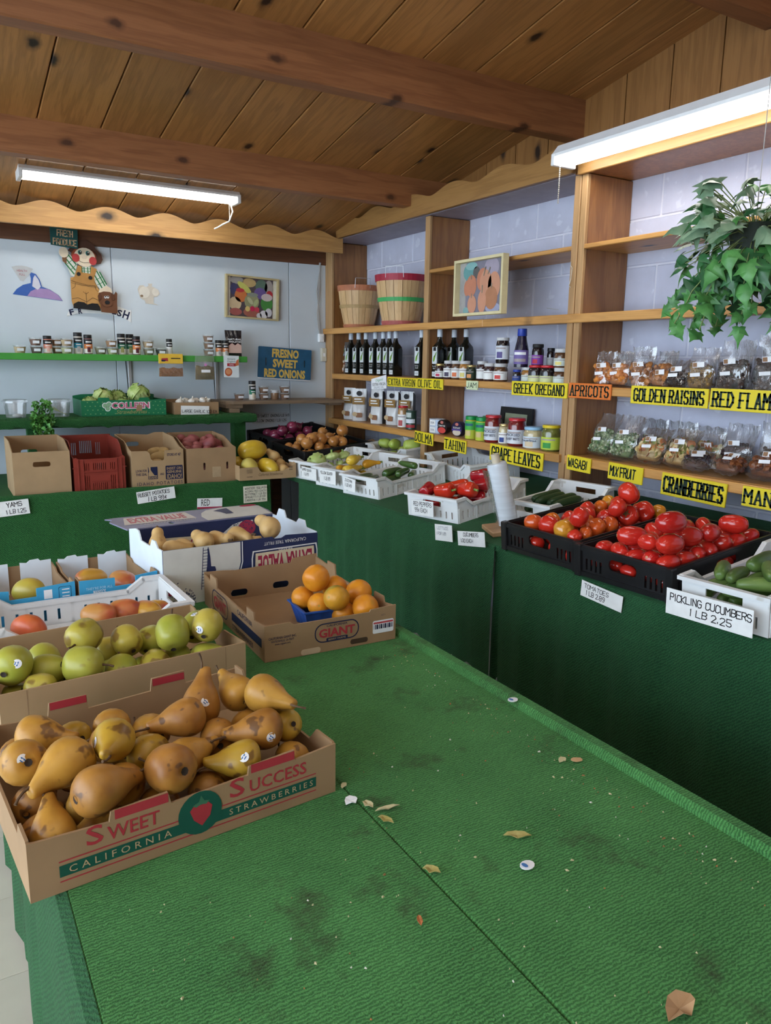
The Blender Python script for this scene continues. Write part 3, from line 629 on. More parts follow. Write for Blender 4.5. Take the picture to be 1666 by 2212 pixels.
# ================================================================== containers
M_kraft = mat('kraft board', (.315, .195, .100), rough=.75, var=.07, scale=9, bump=.15, bscale=300, bdist=.0006)
M_kraft2 = mat('kraft board light', (.375, .245, .128), rough=.75, var=.06, scale=9, bump=.15, bscale=300, bdist=.0006)
M_kraft3 = mat('kraft board grey', (.285, .18, .098), rough=.78, var=.08, scale=9, bump=.15, bscale=300, bdist=.0006)
M_wpla = mat('white plastic', (.70, .715, .72), rough=.42, var=.05, scale=7, spots=((.36, .32, .26), 16, .66, .5))
M_bpla = mat('black plastic', (.012, .012, .013), rough=.35, var=.3, scale=8, spots=((.10, .095, .09), 40, .70, .5))
M_rpla = mat('red brown plastic', (.245, .035, .022), rough=.42, var=.1, scale=8)
M_print = flat('dark blue print', (.012, .016, .055)); M_redp = flat('red print', (.38, .035, .045)); M_grp = flat('green print', (.010, .085, .055))
M_ink = flat('black ink', (.012, .012, .014), .6); M_card = flat('white card', (.78, .79, .78), .6); M_wht = flat('white paper', (.82, .83, .85), .5)
M_cream = flat('cream print', (.66, .58, .40)); M_bluep = flat('bright blue board', (.055, .36, .62), .45); M_lblue = mat('pale coated board', (.70, .77, .84), rough=.35, var=.03)
def hslots(x0, x1, n, y0, y1, w): return [rect(x0+(x1-x0)*i/max(1, n-1)-w/2, y0, x0+(x1-x0)*i/max(1, n-1)+w/2, y1) for i in range(n)]
def FR(o, ux, uy): return frame(o, ux, uy)
def tray(label, loc, ang, L=.50, W=.33, lo=.072, hi=.105, m=None, group='white plastic produce trays', tilt=True, mrot=None, name='produce_tray', nsl=13):
    """low-sided slotted plastic tray: local x is its long direction"""
    m = m or M_wpla; mr = mrot if mrot is not None else (TILT @ RZ(ang) if tilt else RZ(ang)); t_ = .005
    t = thing(name, label, 'tray', loc, 0, group, mr)
    ol = [(-L/2, 0), (L/2, 0), (L/2, hi), (L/2-.05, hi), (L/2-.095, lo), (-L/2+.095, lo), (-L/2+.05, hi), (-L/2, hi)]
    sl = hslots(-L/2+.035, L/2-.035, nsl, .016, lo-.02, .0075)
    for s in (-1, 1):
        MB().plate([ol]+sl, t_, FR((0, s*W/2+(t_ if s > 0 else 0), 0), (1, 0, 0), (0, 0, 1))).build('side_wall', m, t)
        e = [(-W/2, 0), (W/2, 0), (W/2, hi), (-W/2, hi)]
        MB().plate([e, rect(-.055, hi-.042, .055, hi-.018)]+hslots(-W/2+.03, W/2-.03, 8, .016, lo-.025, .0075), t_, FR((s*L/2-(t_ if s > 0 else 0), 0, 0), (0, 1, 0), (0, 0, 1))).build('end_wall', m, t)
        k = MB(); p = ol[2:]+[]; q = [(-L/2, hi), (-L/2+.05, hi), (-L/2+.095, lo), (L/2-.095, lo), (L/2-.05, hi), (L/2, hi)]
        for a, b in zip(q, q[1:]):
            d = Vector((b[0]-a[0], 0, b[1]-a[1])); F = FR((a[0], s*W/2, a[1]), d, (0, s, 0)); k.box((-.003, -.003, -.006), (d.length+.003, .013, .006), F)
        k.box((s*L/2-.003 if s > 0 else -L/2-.013, -W/2-.013, hi-.007), (L/2+.013 if s > 0 else -L/2+.003, W/2+.013, hi+.005)); k.build('rim', m, t)
        for x in (-.5, -.25, 0, .25, .5): MB().box((x*(L-.02)-.004, s*W/2 if s > 0 else -W/2-.008, .0), (x*(L-.02)+.004, W/2+.008 if s > 0 else -W/2, lo-.006)).build('rib', m, t)
    MB().box((-L/2+.004, -W/2+.004, 0), (L/2-.004, W/2-.004, .004)).build('base', m, t); return t
def crate(label, loc, mrot, L=.56, W=.38, h=.13, m=None, group='black folding crates', name='produce_crate'):
    """slotted folding crate with hand holes and corner posts"""
    m = m or M_bpla; t = thing(name, label, 'crate', loc, 0, group, mrot); t_ = .006
    for s in (-1, 1):
        o = rect(-L/2, 0, L/2, h); sl = [q for k in (-1, 1) for q in hslots(k*.15-.05+k*.035, k*.15+.05+k*.035, 5, .025, h-.045, .008)]
        MB().plate([o, rrect(.11, .036, .014, 3, 0, h*.62)]+sl, t_, FR((0, s*W/2+(t_ if s > 0 else 0), 0), (1, 0, 0), (0, 0, 1))).build('side_wall', m, t)
        o = rect(-W/2, 0, W/2, h); sl = [q for k in (-1, 1) for q in hslots(k*.12-.03, k*.12+.03, 4, .025, h-.045, .008)]
        MB().plate([o, rrect(.11, .038, .015, 3, 0, h*.60)]+sl, t_, FR((s*L/2-(t_ if s > 0 else 0), 0, 0), (0, 1, 0), (0, 0, 1))).build('end_wall', m, t)
        for q in (-1, 1): MB().bbox((s*L/2-.014, q*W/2-.014, 0), (s*L/2+.014, q*W/2+.014, h+.002), .004).build('corner_post', m, t)
    k = MB()
    for s in (-1, 1):
        for z in (h-.012, .012):
            k.box((-L/2-.008, s*W/2-.008, z-.006), (L/2+.008, s*W/2+.010, z+.008)); k.box((s*L/2-.008, -W/2-.006, z-.006), (s*L/2+.010, W/2+.006, z+.008))
    k.build('rim', m, t)
    MB().box((-L/2+.005, -W/2+.005, 0), (L/2-.005, W/2-.005, .005)).build('base', m, t); return t
def carton(name, label, FL, ang, L, D, H, m, outl=None, holes=None, t=.0045, mats=None, group=None, cat='box', tiltM=None, base=True):
    """open cardboard box: local x along the front, y depth, z up, origin at the front left foot"""
    o = thing(name, label, cat, FL, ang, group, tiltM); outl = outl or {}; holes = holes or {}; mats = mats or {}
    defs = dict(front=(L, FR((0, t, 0), (1, 0, 0), (0, 0, 1))), back=(L, FR((0, D, 0), (1, 0, 0), (0, 0, 1))),
                left=(D-2*t, FR((0, t, 0), (0, 1, 0), (0, 0, 1))), right=(D-2*t, FR((L-t, t, 0), (0, 1, 0), (0, 0, 1))))
    for k, (w, F) in defs.items():
        MB().plate([outl.get(k, rect(0, 0, w, H))]+holes.get(k, []), t, F).build({'left': 'side_panel', 'right': 'side_panel'}.get(k, k+'_panel'), mats.get(k, m), o)
    if base: MB().box((t, t, 0), (L-t, D-t, .003)).build('bottom', m, o)
    return o
def FRONT(x, z, e=.0006): return FR((x, -e, z), (1, 0, 0), (0, 0, 1))     # print plane on a carton's front
def LEFT(y, z, e=.0006): return FR((-e, y, z), (0, -1, 0), (0, 0, 1))
# ================================================================== produce shapes
from mathutils.bvhtree import BVHTree
def blob(name, prof, n=18, amp=.02, fr=2.0, bend=0, seed=0, rib=0, ribn=5, m=None, squash=(1, 1, 1)):
    mb = MB(); mb.lathe(prof, n); out = []
    for p in mb.v:
        a = math.atan2(p.y, p.x); r = 1+rib*math.cos(ribn*a)+amp*noise.noise(Vector((p.x*fr/.05+seed*7.3, p.y*fr/.05, p.z*fr/.05)))
        q = Vector((p.x*r*squash[0], p.y*r*squash[1], p.z*squash[2])); q.x += bend*(p.z/.05)**2*.05
        out.append(q)
    mb.v = out; me = mb.mesh(name, True, 60)
    if m: me.materials.append(m)
    return me
def profile(pts, k=5):                                 # smooth radius profile through (r,z)
    out = []
    P = [Vector((r, z)) for r, z in pts]
    for i in range(len(P)-1):
        p0, p1, p2, p3 = P[max(i-1, 0)], P[i], P[i+1], P[min(i+2, len(P)-1)]
        for j in range(k):
            t = j/k; q = .5*((2*p1)+(p2-p0)*t+(2*p0-5*p1+4*p2-p3)*t*t+(3*p1-p0-3*p2+p3)*t**3); out.append((max(q.x, 0), q.y))
    out.append(pts[-1]); out[0] = (0, out[0][1]); out[-1] = (0, out[-1][1]); return out
_BVH = {}
def sticker(o, me, dx=0, dy=0, r=.009, m=None):
    """paper sticker lying on the fruit's skin on the side towards the shopper"""
    if me.name not in _BVH: _BVH[me.name] = BVHTree.FromPolygons([v.co for v in me.vertices], [p.vertices for p in me.polygons])
    mw = Matrix.LocRotScale(o.location, o.rotation_euler, o.scale); inv = mw.inverted(); tgt = o.location+C_R*dx+C_U*dy
    a = inv @ CAM; d = ((inv @ tgt)-a).normalized(); h = _BVH[me.name].ray_cast(a, d)
    if h[0] is None: return
    n = h[1]; u = n.orthogonal().normalized(); w = n.cross(u); mb = MB(); rs = r/o.scale.x
    mb.v = [h[0]+n*.0007]+[h[0]+n*.0005+(u*math.cos(i*.5236)+w*math.sin(i*.5236))*rs-n*rs*.10 for i in range(12)]
    mb.f = [(0, 1+i, 1+(i+1) % 12) for i in range(12)]; mb.m = [0]*12
    s = mb.build('sticker', m or M_wht, o)
    k = MB(); k.v = [h[0]+n*.0010+u*(rs*x)+w*(rs*y)-n*rs*.05 for x, y in ((-.5, -.25), (.5, -.25), (.5, .0), (-.5, .0), (-.35, .25), (.35, .25), (.35, .45), (-.35, .45))]
    k.f = [(0, 1, 2, 3), (4, 5, 6, 7)]; k.m = [0, 0]; k.build('print', flat('sticker blue print', (.05, .16, .40)), s)
def put(name, label, cat, me, pos, d=(0, 0, 1), s=1.0, group=None, kids=(), spin=None, rs=None):
    s *= .965
    q = Vector(d).normalized().to_track_quat('Z', 'Y').to_matrix().to_4x4() @ RZ(spin if spin is not None else random.uniform(0, 360))
    o = link(name, me, None, None, pos, q); o.scale = (s, s, s) if rs is None else (s*rs[0], s*rs[1], s*rs[2])
    for kn, km in kids: link(kn, km, None, o)
    return tag(o, label, cat, group)
def AZ(a, el=0): return Vector((math.cos(R(a))*math.cos(R(el)), math.sin(R(a))*math.cos(R(el)), math.sin(R(el))))
def shaped(mb, name, m, smooth=True): me = mb.mesh(name, smooth, 50); me.materials.append(m); return me
M_stem = mat('dry stem', (.10, .055, .025), rough=.8, var=.3, scale=60)
M_gstem = mat('green stem', (.22, .32, .08), rough=.6, var=.2, scale=60)
M_bosc = [mat('bosc skin', (.25, .098, .017), (.43, .20, .036), rough=.42, scale=16, spots=((.09, .038, .014), 34, .60, .8), bump=.08, bscale=200, randv=.12),
          mat('bosc skin golden', (.31, .135, .019), (.48, .25, .038), rough=.40, scale=16, spots=((.11, .045, .014), 30, .60, .8), bump=.08, bscale=200, randv=.1),
          mat('bosc skin yellow', (.38, .20, .016), (.48, .31, .035), rough=.36, scale=12, spots=((.13, .055, .016), 26, .59, .8), randv=.1)]
M_yp = [mat('green pear skin', (.29, .315, .034), (.43, .395, .062), rough=.34, scale=12, spots=((.17, .09, .02), 22, .62, .7), randv=.08),
        mat('yellow pear skin', (.40, .34, .042), (.50, .40, .07), rough=.36, scale=14, spots=((.17, .085, .025), 18, .55, .75), randv=.08)]
bp = profile([(0, -.046), (.016, -.047), (.033, -.034), (.038, -.012), (.031, .014), (.019, .036), (.0125, .054), (.009, .063), (0, .066)], 3)
bp2 = profile([(0, -.042), (.018, -.044), (.035, -.030), (.039, -.006), (.034, .016), (.023, .032), (.012, .042), (0, .046)], 3)
BOSCM = [[blob('pear', bp if k % 2 == 0 else bp2, 18, .05, .9, .12*((k % 3)-1), k, m=m) for k in range(3)] for m in M_bosc]
pst = shaped(MB().tube([(0, 0, .060), (.001, 0, .072), (.005, .001, .083), (.010, .001, .090)], [.0028, .0022, .002, .0028], 6), 'stem', M_stem)
pst2 = shaped(MB().tube([(0, 0, .041), (.001, 0, .054), (.005, .001, .067), (.010, .001, .074)], [.0028, .0022, .002, .0028], 6), 'stem', M_stem)
pcx = shaped(MB().lathe([(.0, -.0445), (.005, -.0455), (.0068, -.0478), (.004, -.0470), (0, -.0455)], 8), 'calyx', mat('dark calyx', (.03, .02, .015), rough=.9))
RND = (0, 2, 3, 4, 5, 8, 11, 12, 13, 18, 19, 24, 25, 7, 10, 31, 32, 34)
STB = {7: (0, .004), 14: (.008, -.006), 20: (.024, -.012), 22: (.012, .006), 9: (-.03, .0)}
lab = pile_labels([r[:3] for r in BOSC], [('golden yellow' if i in (2, 9, 18, 22, 10) else 'russet brown')+' bosc pear' for i in range(len(BOSC))], 'the strawberry box', 5)
for i, r in enumerate(BOSC):
    vi = 1 if i in RND else (0, 2)[i % 2]; me = BOSCM[2 if i in (2, 9, 18, 22, 10) else i % 2][vi]; even = vi % 2 == 0
    o = put('bosc_pear', lab[i], 'pear', me, r[:3], r[3:6], r[6]*.88, 'bosc pears in the strawberry box', [('stem', pst if even else pst2), ('calyx', pcx)])
    if i in STB: sticker(o, me, *STB[i], r=.0085)
yp = profile([(0, -.042), (.018, -.043), (.037, -.030), (.041, -.006), (.036, .018), (.026, .036), (.016, .048), (0, .053)], 3)
yp2 = profile([(0, -.040), (.018, -.041), (.037, -.028), (.041, .0), (.036, .024), (.022, .038), (0, .042)], 3)
YPM = [[blob('pear', p, 18, .07, .8, .05, k+3, m=m) for k, p in enumerate((yp, yp2))] for m in M_yp]
yst = shaped(MB().tube([(0, 0, .040), (.001, 0, .056), (.004, .001, .066)], [.003, .0022, .0028], 6), 'stem', M_stem)
lab = pile_labels([r[:3] for r in YPEAR], [('yellow bruised' if i in (5, 8, 9, 12, 15, 3) else 'pale green')+' pear' for i in range(len(YPEAR))], 'the green-pear box', 3)
for i, r in enumerate(YPEAR):
    me = YPM[1 if i in (5, 8, 9, 12, 15, 3) else 0][i % 2]
    o = put('green_pear', lab[i], 'pear', me, r[:3], r[3:6], r[6]*.80, 'large pears in the plain cardboard box', [('stem', yst), ('calyx', pcx)])
    if i in (0, 14, 15): sticker(o, me, *{0: (.008, .0), 14: (-.004, .028), 15: (-.02, -.012)}[i], r=.0095)
# ------------------------------------------------------------------ cardboard boxes on the middle table
o = carton('fruit_box', 'cardboard strawberry box of bosc pears printed SWEET SUCCESS in red', (.061, 1.051, .7205), 5.3, .50, .405, .092, M_kraft,
    outl=dict(front=[(0, 0), (.5, 0), (.5, .092), (.42, .086), (.418, .104), (.335, .100), (.333, .086), (.205, .082), (.2, .102), (.115, .099), (.112, .084), (.012, .090), (0, .092)],
              back=[(0, 0), (.5, 0), (.5, .092), (.385, .086), (.383, .114), (.315, .112), (.312, .086), (.19, .082), (.188, .110), (.12, .110), (.117, .084), (0, .092)],
              left=[(0, 0), (.396, 0), (.396, .10), (.36, .10), (.35, .076), (.06, .074), (.05, .094), (0, .094)], right=[(0, 0), (.396, 0), (.396, .10), (.36, .10), (.34, .07), (.08, .066), (.055, .094), (0, .094)]))
FRr = FRONT(.25, .046)
decal(o, 'green_stripe', [[(-.21, -.022), (.21, -.022), (.21, -.004), (-.21, -.004)]], FRr, M_grp)
for z in (-.029, .002): decal(o, 'red_line', [rect(-.21, z-.001, .21, z+.001)], FRONT(.25, .046, .0005), M_redp)
decal(o, 'round_logo', [oval(.0, .004, .036, .036, 24)], FRONT(.25, .046, .0008), M_grp)
decal(o, 'strawberry', [[(0, -.022), (.014, -.008), (.018, .008), (.010, .017), (0, .014), (-.010, .018), (-.019, .008), (-.013, -.009)]], FRONT(.252, .049, .0010), M_redp)
decal(o, 'strawberry_leaf', [[(-.014, .014), (-.004, .018), (0, .028), (.005, .018), (.014, .016), (.008, .011), (0, .013), (-.009, .010)]], FRONT(.252, .051, .0012), flat('leaf print', (.05, .16, .09)))
M_tan = flat('tan print', (.50, .35, .20))
for t_, x, w, h, z, m_ in (('S', .0905, .024, .030, .0725, M_redp), ('WEET', .147, .078, .022, .067, M_redp), ('S', .313, .026, .032, .0715, M_redp), ('UCCESS', .388, .106, .022, .066, M_redp)):
    text(o, t_, w, h, FRONT(x, z), m_, bold=.012)
text(o, 'CALIFORNIA', .15, .011, FRONT(.128, .033, .0010), M_tan, space=1.6); text(o, 'STRAWBERRIES', .155, .010, FRONT(.376, .033, .0010), M_tan, space=1.5)
for k, (x, z) in enumerate(((.16, .092), (.378, .094))): decal(o, 'red_tab', [rect(-.040, -.006, .040, .009)], FRONT(x, z, .0007), M_redp)
for x in (.154, .349): decal(o, 'red_tab', [rect(-.033, -.014, .033, .001)], FR((x, .405-.0055, .110), (1, 0, 0), (0, 0, 1)), M_redp)
o = carton('fruit_box', 'plain cardboard box holding large pale green pears', (.066, 1.562, .7205), 5, .52, .335, .102, M_kraft2,
    outl=dict(right=[(0, 0), (.326, 0), (.326, .102), (.30, .10), (.24, .076), (.16, .072), (.11, .098), (0, .102)]), holes=dict(right=[rrect(.09, .026, .012, 3, .2, .04)]))
for x in (.05, .47): decal(o, 'board_seam', [rect(-.0006, 0, .0006, .101)], FRONT(x, 0, .0005), M_kraft3)
# giant berry box
gi = carton('fruit_box', 'shallow cardboard berry box printed GIANT holding oranges', (.668, 1.702, .7205), -1.5, .377, .53, .095, M_kraft,
    outl=dict(front=[(0, 0), (.377, 0), (.377, .098), (.30, .094), (.297, .088), (.08, .088), (.07, .096), (0, .095)],
              back=[(0, 0), (.377, 0), (.377, .120), (.29, .112), (.285, .098), (.2, .100), (.1, .096), (.06, .10), (0, .102)],
              left=[(0, 0), (.521, 0), (.521, .095), (.46, .09), (.458, .112), (.40, .112), (.395, .085), (.26, .085), (.13, .082), (.128, .108), (.075, .108), (.07, .088), (0, .095)],
              right=[(0, 0), (.521, 0), (.521, .11), (.43, .104), (.428, .118), (.375, .118), (.37, .086), (.2, .084), (.115, .084), (.113, .104), (.06, .104), (.055, .088), (0, .095)]),
    holes=dict(back=[rrect(.055, .022, .010, 3, .11, .022), rrect(.055, .022, .010, 3, .25, .03)]))
g = FRONT(.20, .052, .0008)
decal(gi, 'oval_logo', [rrect(.128, .052, .024, 5), rrect(.122, .046, .021, 5)], g, M_print)
text(gi, 'GIANT', .104, .024, FRONT(.20, .051, .0010), M_redp, bold=.03); text(gi, 'CALIFORNIA', .06, .006, FRONT(.20, .070, .0009), M_print, bold=.01)
decal(gi, 'logo_bar', [rrect(.062, .010, .003, 2)], FRONT(.20, .032, .0009), M_print); text(gi, 'BERRY FARMS', .05, .005, FRONT(.20, .032, .0013), M_tan)
for t_, w, z in (('CALIFORNIA GIANT INC.', .075, .060), ('WATSONVILLE, CA 95077', .062, .051), ('www.calgiant.com', .042, .043)): text(gi, t_, w, .0065, FRONT(.048, z), M_print, bold=.012)
decal(gi, 'price_label', [rrect(.064, .036, .004, 2)], FRONT(.338, .043, .0008), M_wht); decal(gi, 'label_band', [rect(-.030, .009, .030, .014)], FRONT(.338, .043, .0012), flat('label red', (.5, .06, .07)))
for k in range(14): decal(gi, 'barcode', [rect(-.029+.0042*k, -.006, -.029+.0042*k+.0012+.0014*(k % 3), .007)], FRONT(.338, .043, .0012), M_print)
text(gi, 'OCT 1', .013, .005, FRONT(.338, .075), M_print)
decal(gi, 'hand_slot', [rrect(.055, .016, .007, 3)], FRONT(.125, .009, .0008), flat('pale cut board', (.55, .40, .26))); decal(gi, 'hand_slot', [rrect(.052, .014, .006, 3)], FRONT(.265, .014, .0008), flat('dark slot', (.06, .035, .02)))
decal(gi, 'blue_stripe', [rect(-.26, -.010, -.02, .014)], FR((-.0007, .27-.27, .042), (0, -1, 0), (0, 0, 1)), M_print)
decal(gi, 'oval_logo', [rrect(.15, .062, .026, 5), rrect(.144, .056, .024, 5)], LEFT(.37, .045), M_print); text(gi, 'GIANT', .115, .034, LEFT(.37, .042), M_redp, bold=.03); text(gi, 'CALIFORNIA', .06, .007, LEFT(.37, .066), M_print)
text(gi, 'CALIFORNIA', .12, .014, LEFT(.15, .072), M_print); text(gi, 'STRAWBERRIES', .17, .014, LEFT(.17, .016), M_print)
M_or = mat('orange skin', (.60, .20, .012), (.72, .29, .018), rough=.38, scale=20, bump=.25, bscale=420, bdist=.001, spots=((.42, .25, .03), 12, .66, .5))
M_org = mat('orange skin greenish', (.46, .24, .02), (.60, .28, .02), rough=.4, scale=20, bump=.25, bscale=420, bdist=.001, spots=((.26, .22, .03), 14, .56, .7))
op = profile([(0, -.033), (.012, -.033), (.028, -.024), (.036, 0), (.029, .022), (.012, .033), (0, .034)], 3)
ORM = [blob('orange', op, 20, .05, .8, 0, k, m=(M_org if k == 2 else M_or)) for k in range(3)]
on = shaped(MB().lathe([(0, .0335), (.003, .0345), (.0035, .0335)], 6), 'stem_scar', M_gstem)
ol = ['topmost orange heaped over the blue basket', 'orange at the left end of the blue basket', 'orange in the front of the blue basket', 'smooth orange behind the greenish one in the berry box', 'mottled greenish orange beside the blue basket',
      'orange in the right back corner of the berry box', 'orange at the right end of the berry box front', 'orange low against the front panel of the berry box', 'orange hidden low between the others in the berry box']
for i, r in enumerate(ORANGE): put('orange', ol[i], 'orange', ORM[2 if i == 4 else i % 2], r[:3], r[3:6], r[6]*.97, 'oranges in the berry box', [('stem_scar', on)])
# blue pulp basket
bk = thing('fruit_basket', 'small bright blue moulded fruit basket in the berry box', 'basket', (.905, 1.885, .7245), -4)
mb = MB(); n = 8
def ring(hx, hy, z, k):
    out = []
    for e in ((-1, -1, 1, -1), (1, -1, 1, 1), (1, 1, -1, 1), (-1, 1, -1, -1)):
        for i in range(12):
            t_ = i/12; x = hx*(e[0]+(e[2]-e[0])*t_); y = hy*(e[1]+(e[3]-e[1])*t_); q = 1-k*(.5-.5*math.cos(t_*6.2832*3)); out.append(Vector((x*(q if abs(x) >= hx*.999 else 1), y*(q if abs(y) >= hy*.999 else 1), z)))
    return out
rg = [ring(.048, .048, 0, .12), ring(.056, .056, .03, .10), ring(.064, .064, .058, .02), ring(.070, .070, .060, 0), ring(.070, .070, .064, 0), ring(.062, .062, .063, .02), ring(.052, .052, .02, .1), ring(.046, .046, .004, .1)]
for q in rg: mb.v += q
for a in range(len(rg)-1):
    for i in range(48): j = (i+1) % 48; mb.f.append((a*48+i, a*48+j, a*48+48+j, a*48+48+i))
mb.f.append(tuple(reversed(range(48)))); mb.f.append(tuple(range(7*48, 8*48))); mb.m = [0]*len(mb.f)
mb.build('basket_shell', mat('blue pulp', (.012, .085, .38), rough=.55, var=.1), bk, smooth=True, angle=50)
# extra value box
ev = carton('fruit_box', 'navy blue and white fruit box printed EXTRA VALUE upside down', (.562, 2.246, .7205), 4.5, .535, .33, .178, M_lblue,
    outl=dict(front=[(0, 0), (.535, 0), (.535, .172), (.415, .178), (.40, .170), (.375, .170), (.365, .178), (.19, .178), (.175, .166), (.15, .166), (.14, .176), (0, .178)],
              left=[(0, 0), (.321, 0), (.321, .185), (.25, .20), (.22, .198), (.20, .17), (.11, .17), (.09, .195), (.06, .195), (.04, .178), (0, .178)],
              right=[(0, 0), (.321, 0), (.321, .18), (.29, .18), (.27, .21), (.23, .21), (.215, .185), (.14, .182), (.12, .20), (.08, .20), (.07, .178), (0, .176)]),
    mats=dict(front=mat('navy coated board', (.022, .032, .095), rough=.4, var=.05), back=mat('navy coated board', (.03, .04, .11))))
M_navy = MATS['navy coated board']; M_evw = mat('pale sky print', (.60, .60, .55), rough=.45, var=.06, scale=14); M_evr = flat('crimson print', (.36, .03, .07))
arc = lambda x0, x1, z0, z1, n=14, s=1: [(x0+(x1-x0)*math.sin(R(90*i/n)), z0+(z1-z0)*math.cos(R(90*i/n))) for i in range(n+1)]
decal(ev, 'pale_scene', [[(.0, 0), (.20, 0), (.235, .05), (.252, .11), (.252, .176), (0, .178)]], FRONT(0, 0, .0006), M_evw)
decal(ev, 'scene_outline', [[(.20, 0), (.207, 0), (.243, .05), (.2600, .11), (.2600, .176), (.2565, .176), (.2565, .11), (.239, .05)]], FRONT(0, 0, .0009), M_card)
mb = MB()
for x0, x1 in ((.118, .128), (.134, .144)): mb.ribbon([(x0, .04), (x1, .172)], .0022, 0, FRONT(0, 0, .0010))
for k in range(13): mb.ribbon([(.119+.0008*k, .05+.0095*k), (.133+.0009*k, .05+.0095*k)], .0018, 0, FRONT(0, 0, .0010))
mb.plate([[(.135, .04), (.165, .038), (.162, .065), (.158, .085), (.168, .095), (.165, .108), (.152, .110), (.150, .14), (.146, .168), (.141, .168), (.142, .13), (.136, .10)]], 0, FRONT(0, 0, .0010))
rd = random.Random(3)
for k in range(150):
    x = rd.uniform(.0, .10); z = rd.uniform(.0, .10-x*.75+rd.uniform(-.01, .01)); mb.plate([oval(x, max(z, .002), .0035, .0014, 5, rd.uniform(0, 180))], 0, FRONT(0, 0, .0010))
for k in range(40):
    x = rd.uniform(.168, .20); mb.plate([oval(x, rd.uniform(.03, .075-(x-.168)*.5), .003, .0012, 5, rd.uniform(0, 180))], 0, FRONT(0, 0, .0010))
mb.build('printed_scene', M_navy, ev)
decal(ev, 'scene_fruit', [oval(.02, .045, .014, .011, 10)], FRONT(0, 0, .0011), M_evr)
fl_ = FR((.412, -.0010, .062), (-1, 0, 0), (0, 0, -1)) @ Matrix.Diagonal((1, 1, -1, 1)) @ Matrix.Identity(4)
fl_ = frame((.412, -.0010, .062), (-1, 0, 0), (0, 0, -1))
decal(ev, 'cream_panel', [[(-.118, -.055), (.118, -.055), (.122, -.030), (.122, .062), (.06, .040), (-.06, .040), (-.122, .062), (-.122, -.030)], [(-.114, -.051), (-.118, -.03), (-.118, .055), (-.06, .036), (.06, .036), (.118, .055), (.118, -.03), (.114, -.051)]], FR((.412, -.0008, .084), (-1, 0, 0), (0, 0, 1)) @ Matrix.Diagonal((1, -1, 1, 1)), M_card)
decal(ev, 'cream_panel', [[(-.108, -.046), (.108, -.046), (.112, .045), (.06, .030), (-.06, .030), (-.112, .045)]], FR((.412, -.0009, .084), (-1, 0, 0), (0, 0, 1)) @ Matrix.Diagonal((1, -1, 1, 1)), M_cream)
text(ev, 'EXTRA VALUE', .20, .066, frame((.412, -.0012, .089), (-1, 0, 0), (0, 0, -1)), M_evr, bold=.035)
text(ev, 'BRAND', .05, .006, frame((.412, -.0012, .133), (-1, 0, 0), (0, 0, -1)), M_card); text(ev, 'CALIFORNIA TREE FRUIT', .155, .011, frame((.412, -.0012, .158), (-1, 0, 0), (0, 0, -1)), M_card)
# back panel inside face and the folded-out lid flap
FB = lambda x, z, e=.0056: FR((x, .33-e, z), (1, 0, 0), (0, 0, 1))
decal(ev, 'cream_panel', [[(-.13, -.07), (.10, -.07), (.10, .03), (-.13, .04)]], FB(.20, .10), M_cream); text(ev, 'EXTRA VALUE', .21, .075, FB(.19, .085, .0060), M_evr, bold=.035)
decal(ev, 'pale_scene', [[(.30, .08), (.33, .13), (.37, .158), (.41, .168), (.45, .168), (.45, .04), (.30, .04)]], FB(0, 0, .0056), M_evw); decal(ev, 'apple_print', [oval(.425, .165, .035, .030, 16), ], FB(0, -.025, .0060), M_evr)
mb = MB()
for k in range(110): x = rd.uniform(.32, .47); mb.plate([oval(x, rd.uniform(.09, .168), .004, .0016, 5, rd.uniform(0, 180))], 0, FB(0, 0, .0064))
mb.build('printed_leaves', M_navy, ev)
fo = FR((0, .33, .178), (1, 0, 0), (0, .99, .10))       # folded-out lid
lid = MB().plate([[(-.005, 0), (.535, 0), (.540, .05), (.53, .12), (.50, .140), (-.01, .142), (-.04, .138), (-.02, .12), (-.035, .10)], oval(.155, .022, .011, .010, 12), oval(.352, .022, .011, .010, 12)], .004, fo).build('lid_flap', mat('faded navy board', (.20, .20, .30), rough=.35), ev)
FO = lambda e: FR((0, .33, .178+.0045+e), (1, 0, 0), (0, .99, .10))
decal(lid, 'cream_panel', [[(.0, .045), (.255, .045), (.24, .125), (.02, .125)]], FO(.0004), flat('pale panel', (.62, .58, .52))); text(lid, 'EXTRA VALUE', .20, .055, FO(.0010) @ T(.125, .085, 0), flat('faded red', (.50, .14, .16)), bold=.03)
text(lid, 'CALIFORNIA TREE FRUIT', .2, .011, FO(.001) @ T(.15, .033, 0), flat('pale panel', (.6, .6, .6)))
decal(lid, 'pale_scene', [[(.28, .0), (.53, .0), (.53, .11), (.46, .132), (.38, .134), (.32, .12), (.29, .09), (.275, .05)]], FO(.0004), M_evw)
decal(lid, 'printed_figure', [[(.37, .05), (.40, .05), (.40, .12), (.36, .11), (.34, .10), (.36, .08)]], FO(.0010), M_navy); decal(lid, 'apple_print', [oval(.49, .125, .035, .012, 12)], FO(.0010), M_evr)
M_tsq = mat('tan squash skin', (.52, .32, .115), (.62, .41, .17), rough=.5, scale=14, spots=((.33, .17, .06), 18, .66, .5), randv=.06)
sp_ = profile([(0, -.052), (.016, -.053), (.033, -.040), (.039, -.016), (.033, .012), (.025, .034), (.024, .054), (.018, .066), (0, .070)], 3)
SQM = [blob('squash', sp_, 18, .06, .7, .16*k, k+2, m=M_tsq) for k in (0, 1, 2)]
sqst = shaped(MB().tube([(0, 0, .066), (0, 0, .076), (.003, 0, .084)], [.007, .005, .006], 6), 'stem', M_stem)
lab = pile_labels([r[:3] for r in EVSQ], 'small tan squash', 'the navy EXTRA VALUE box', 2)
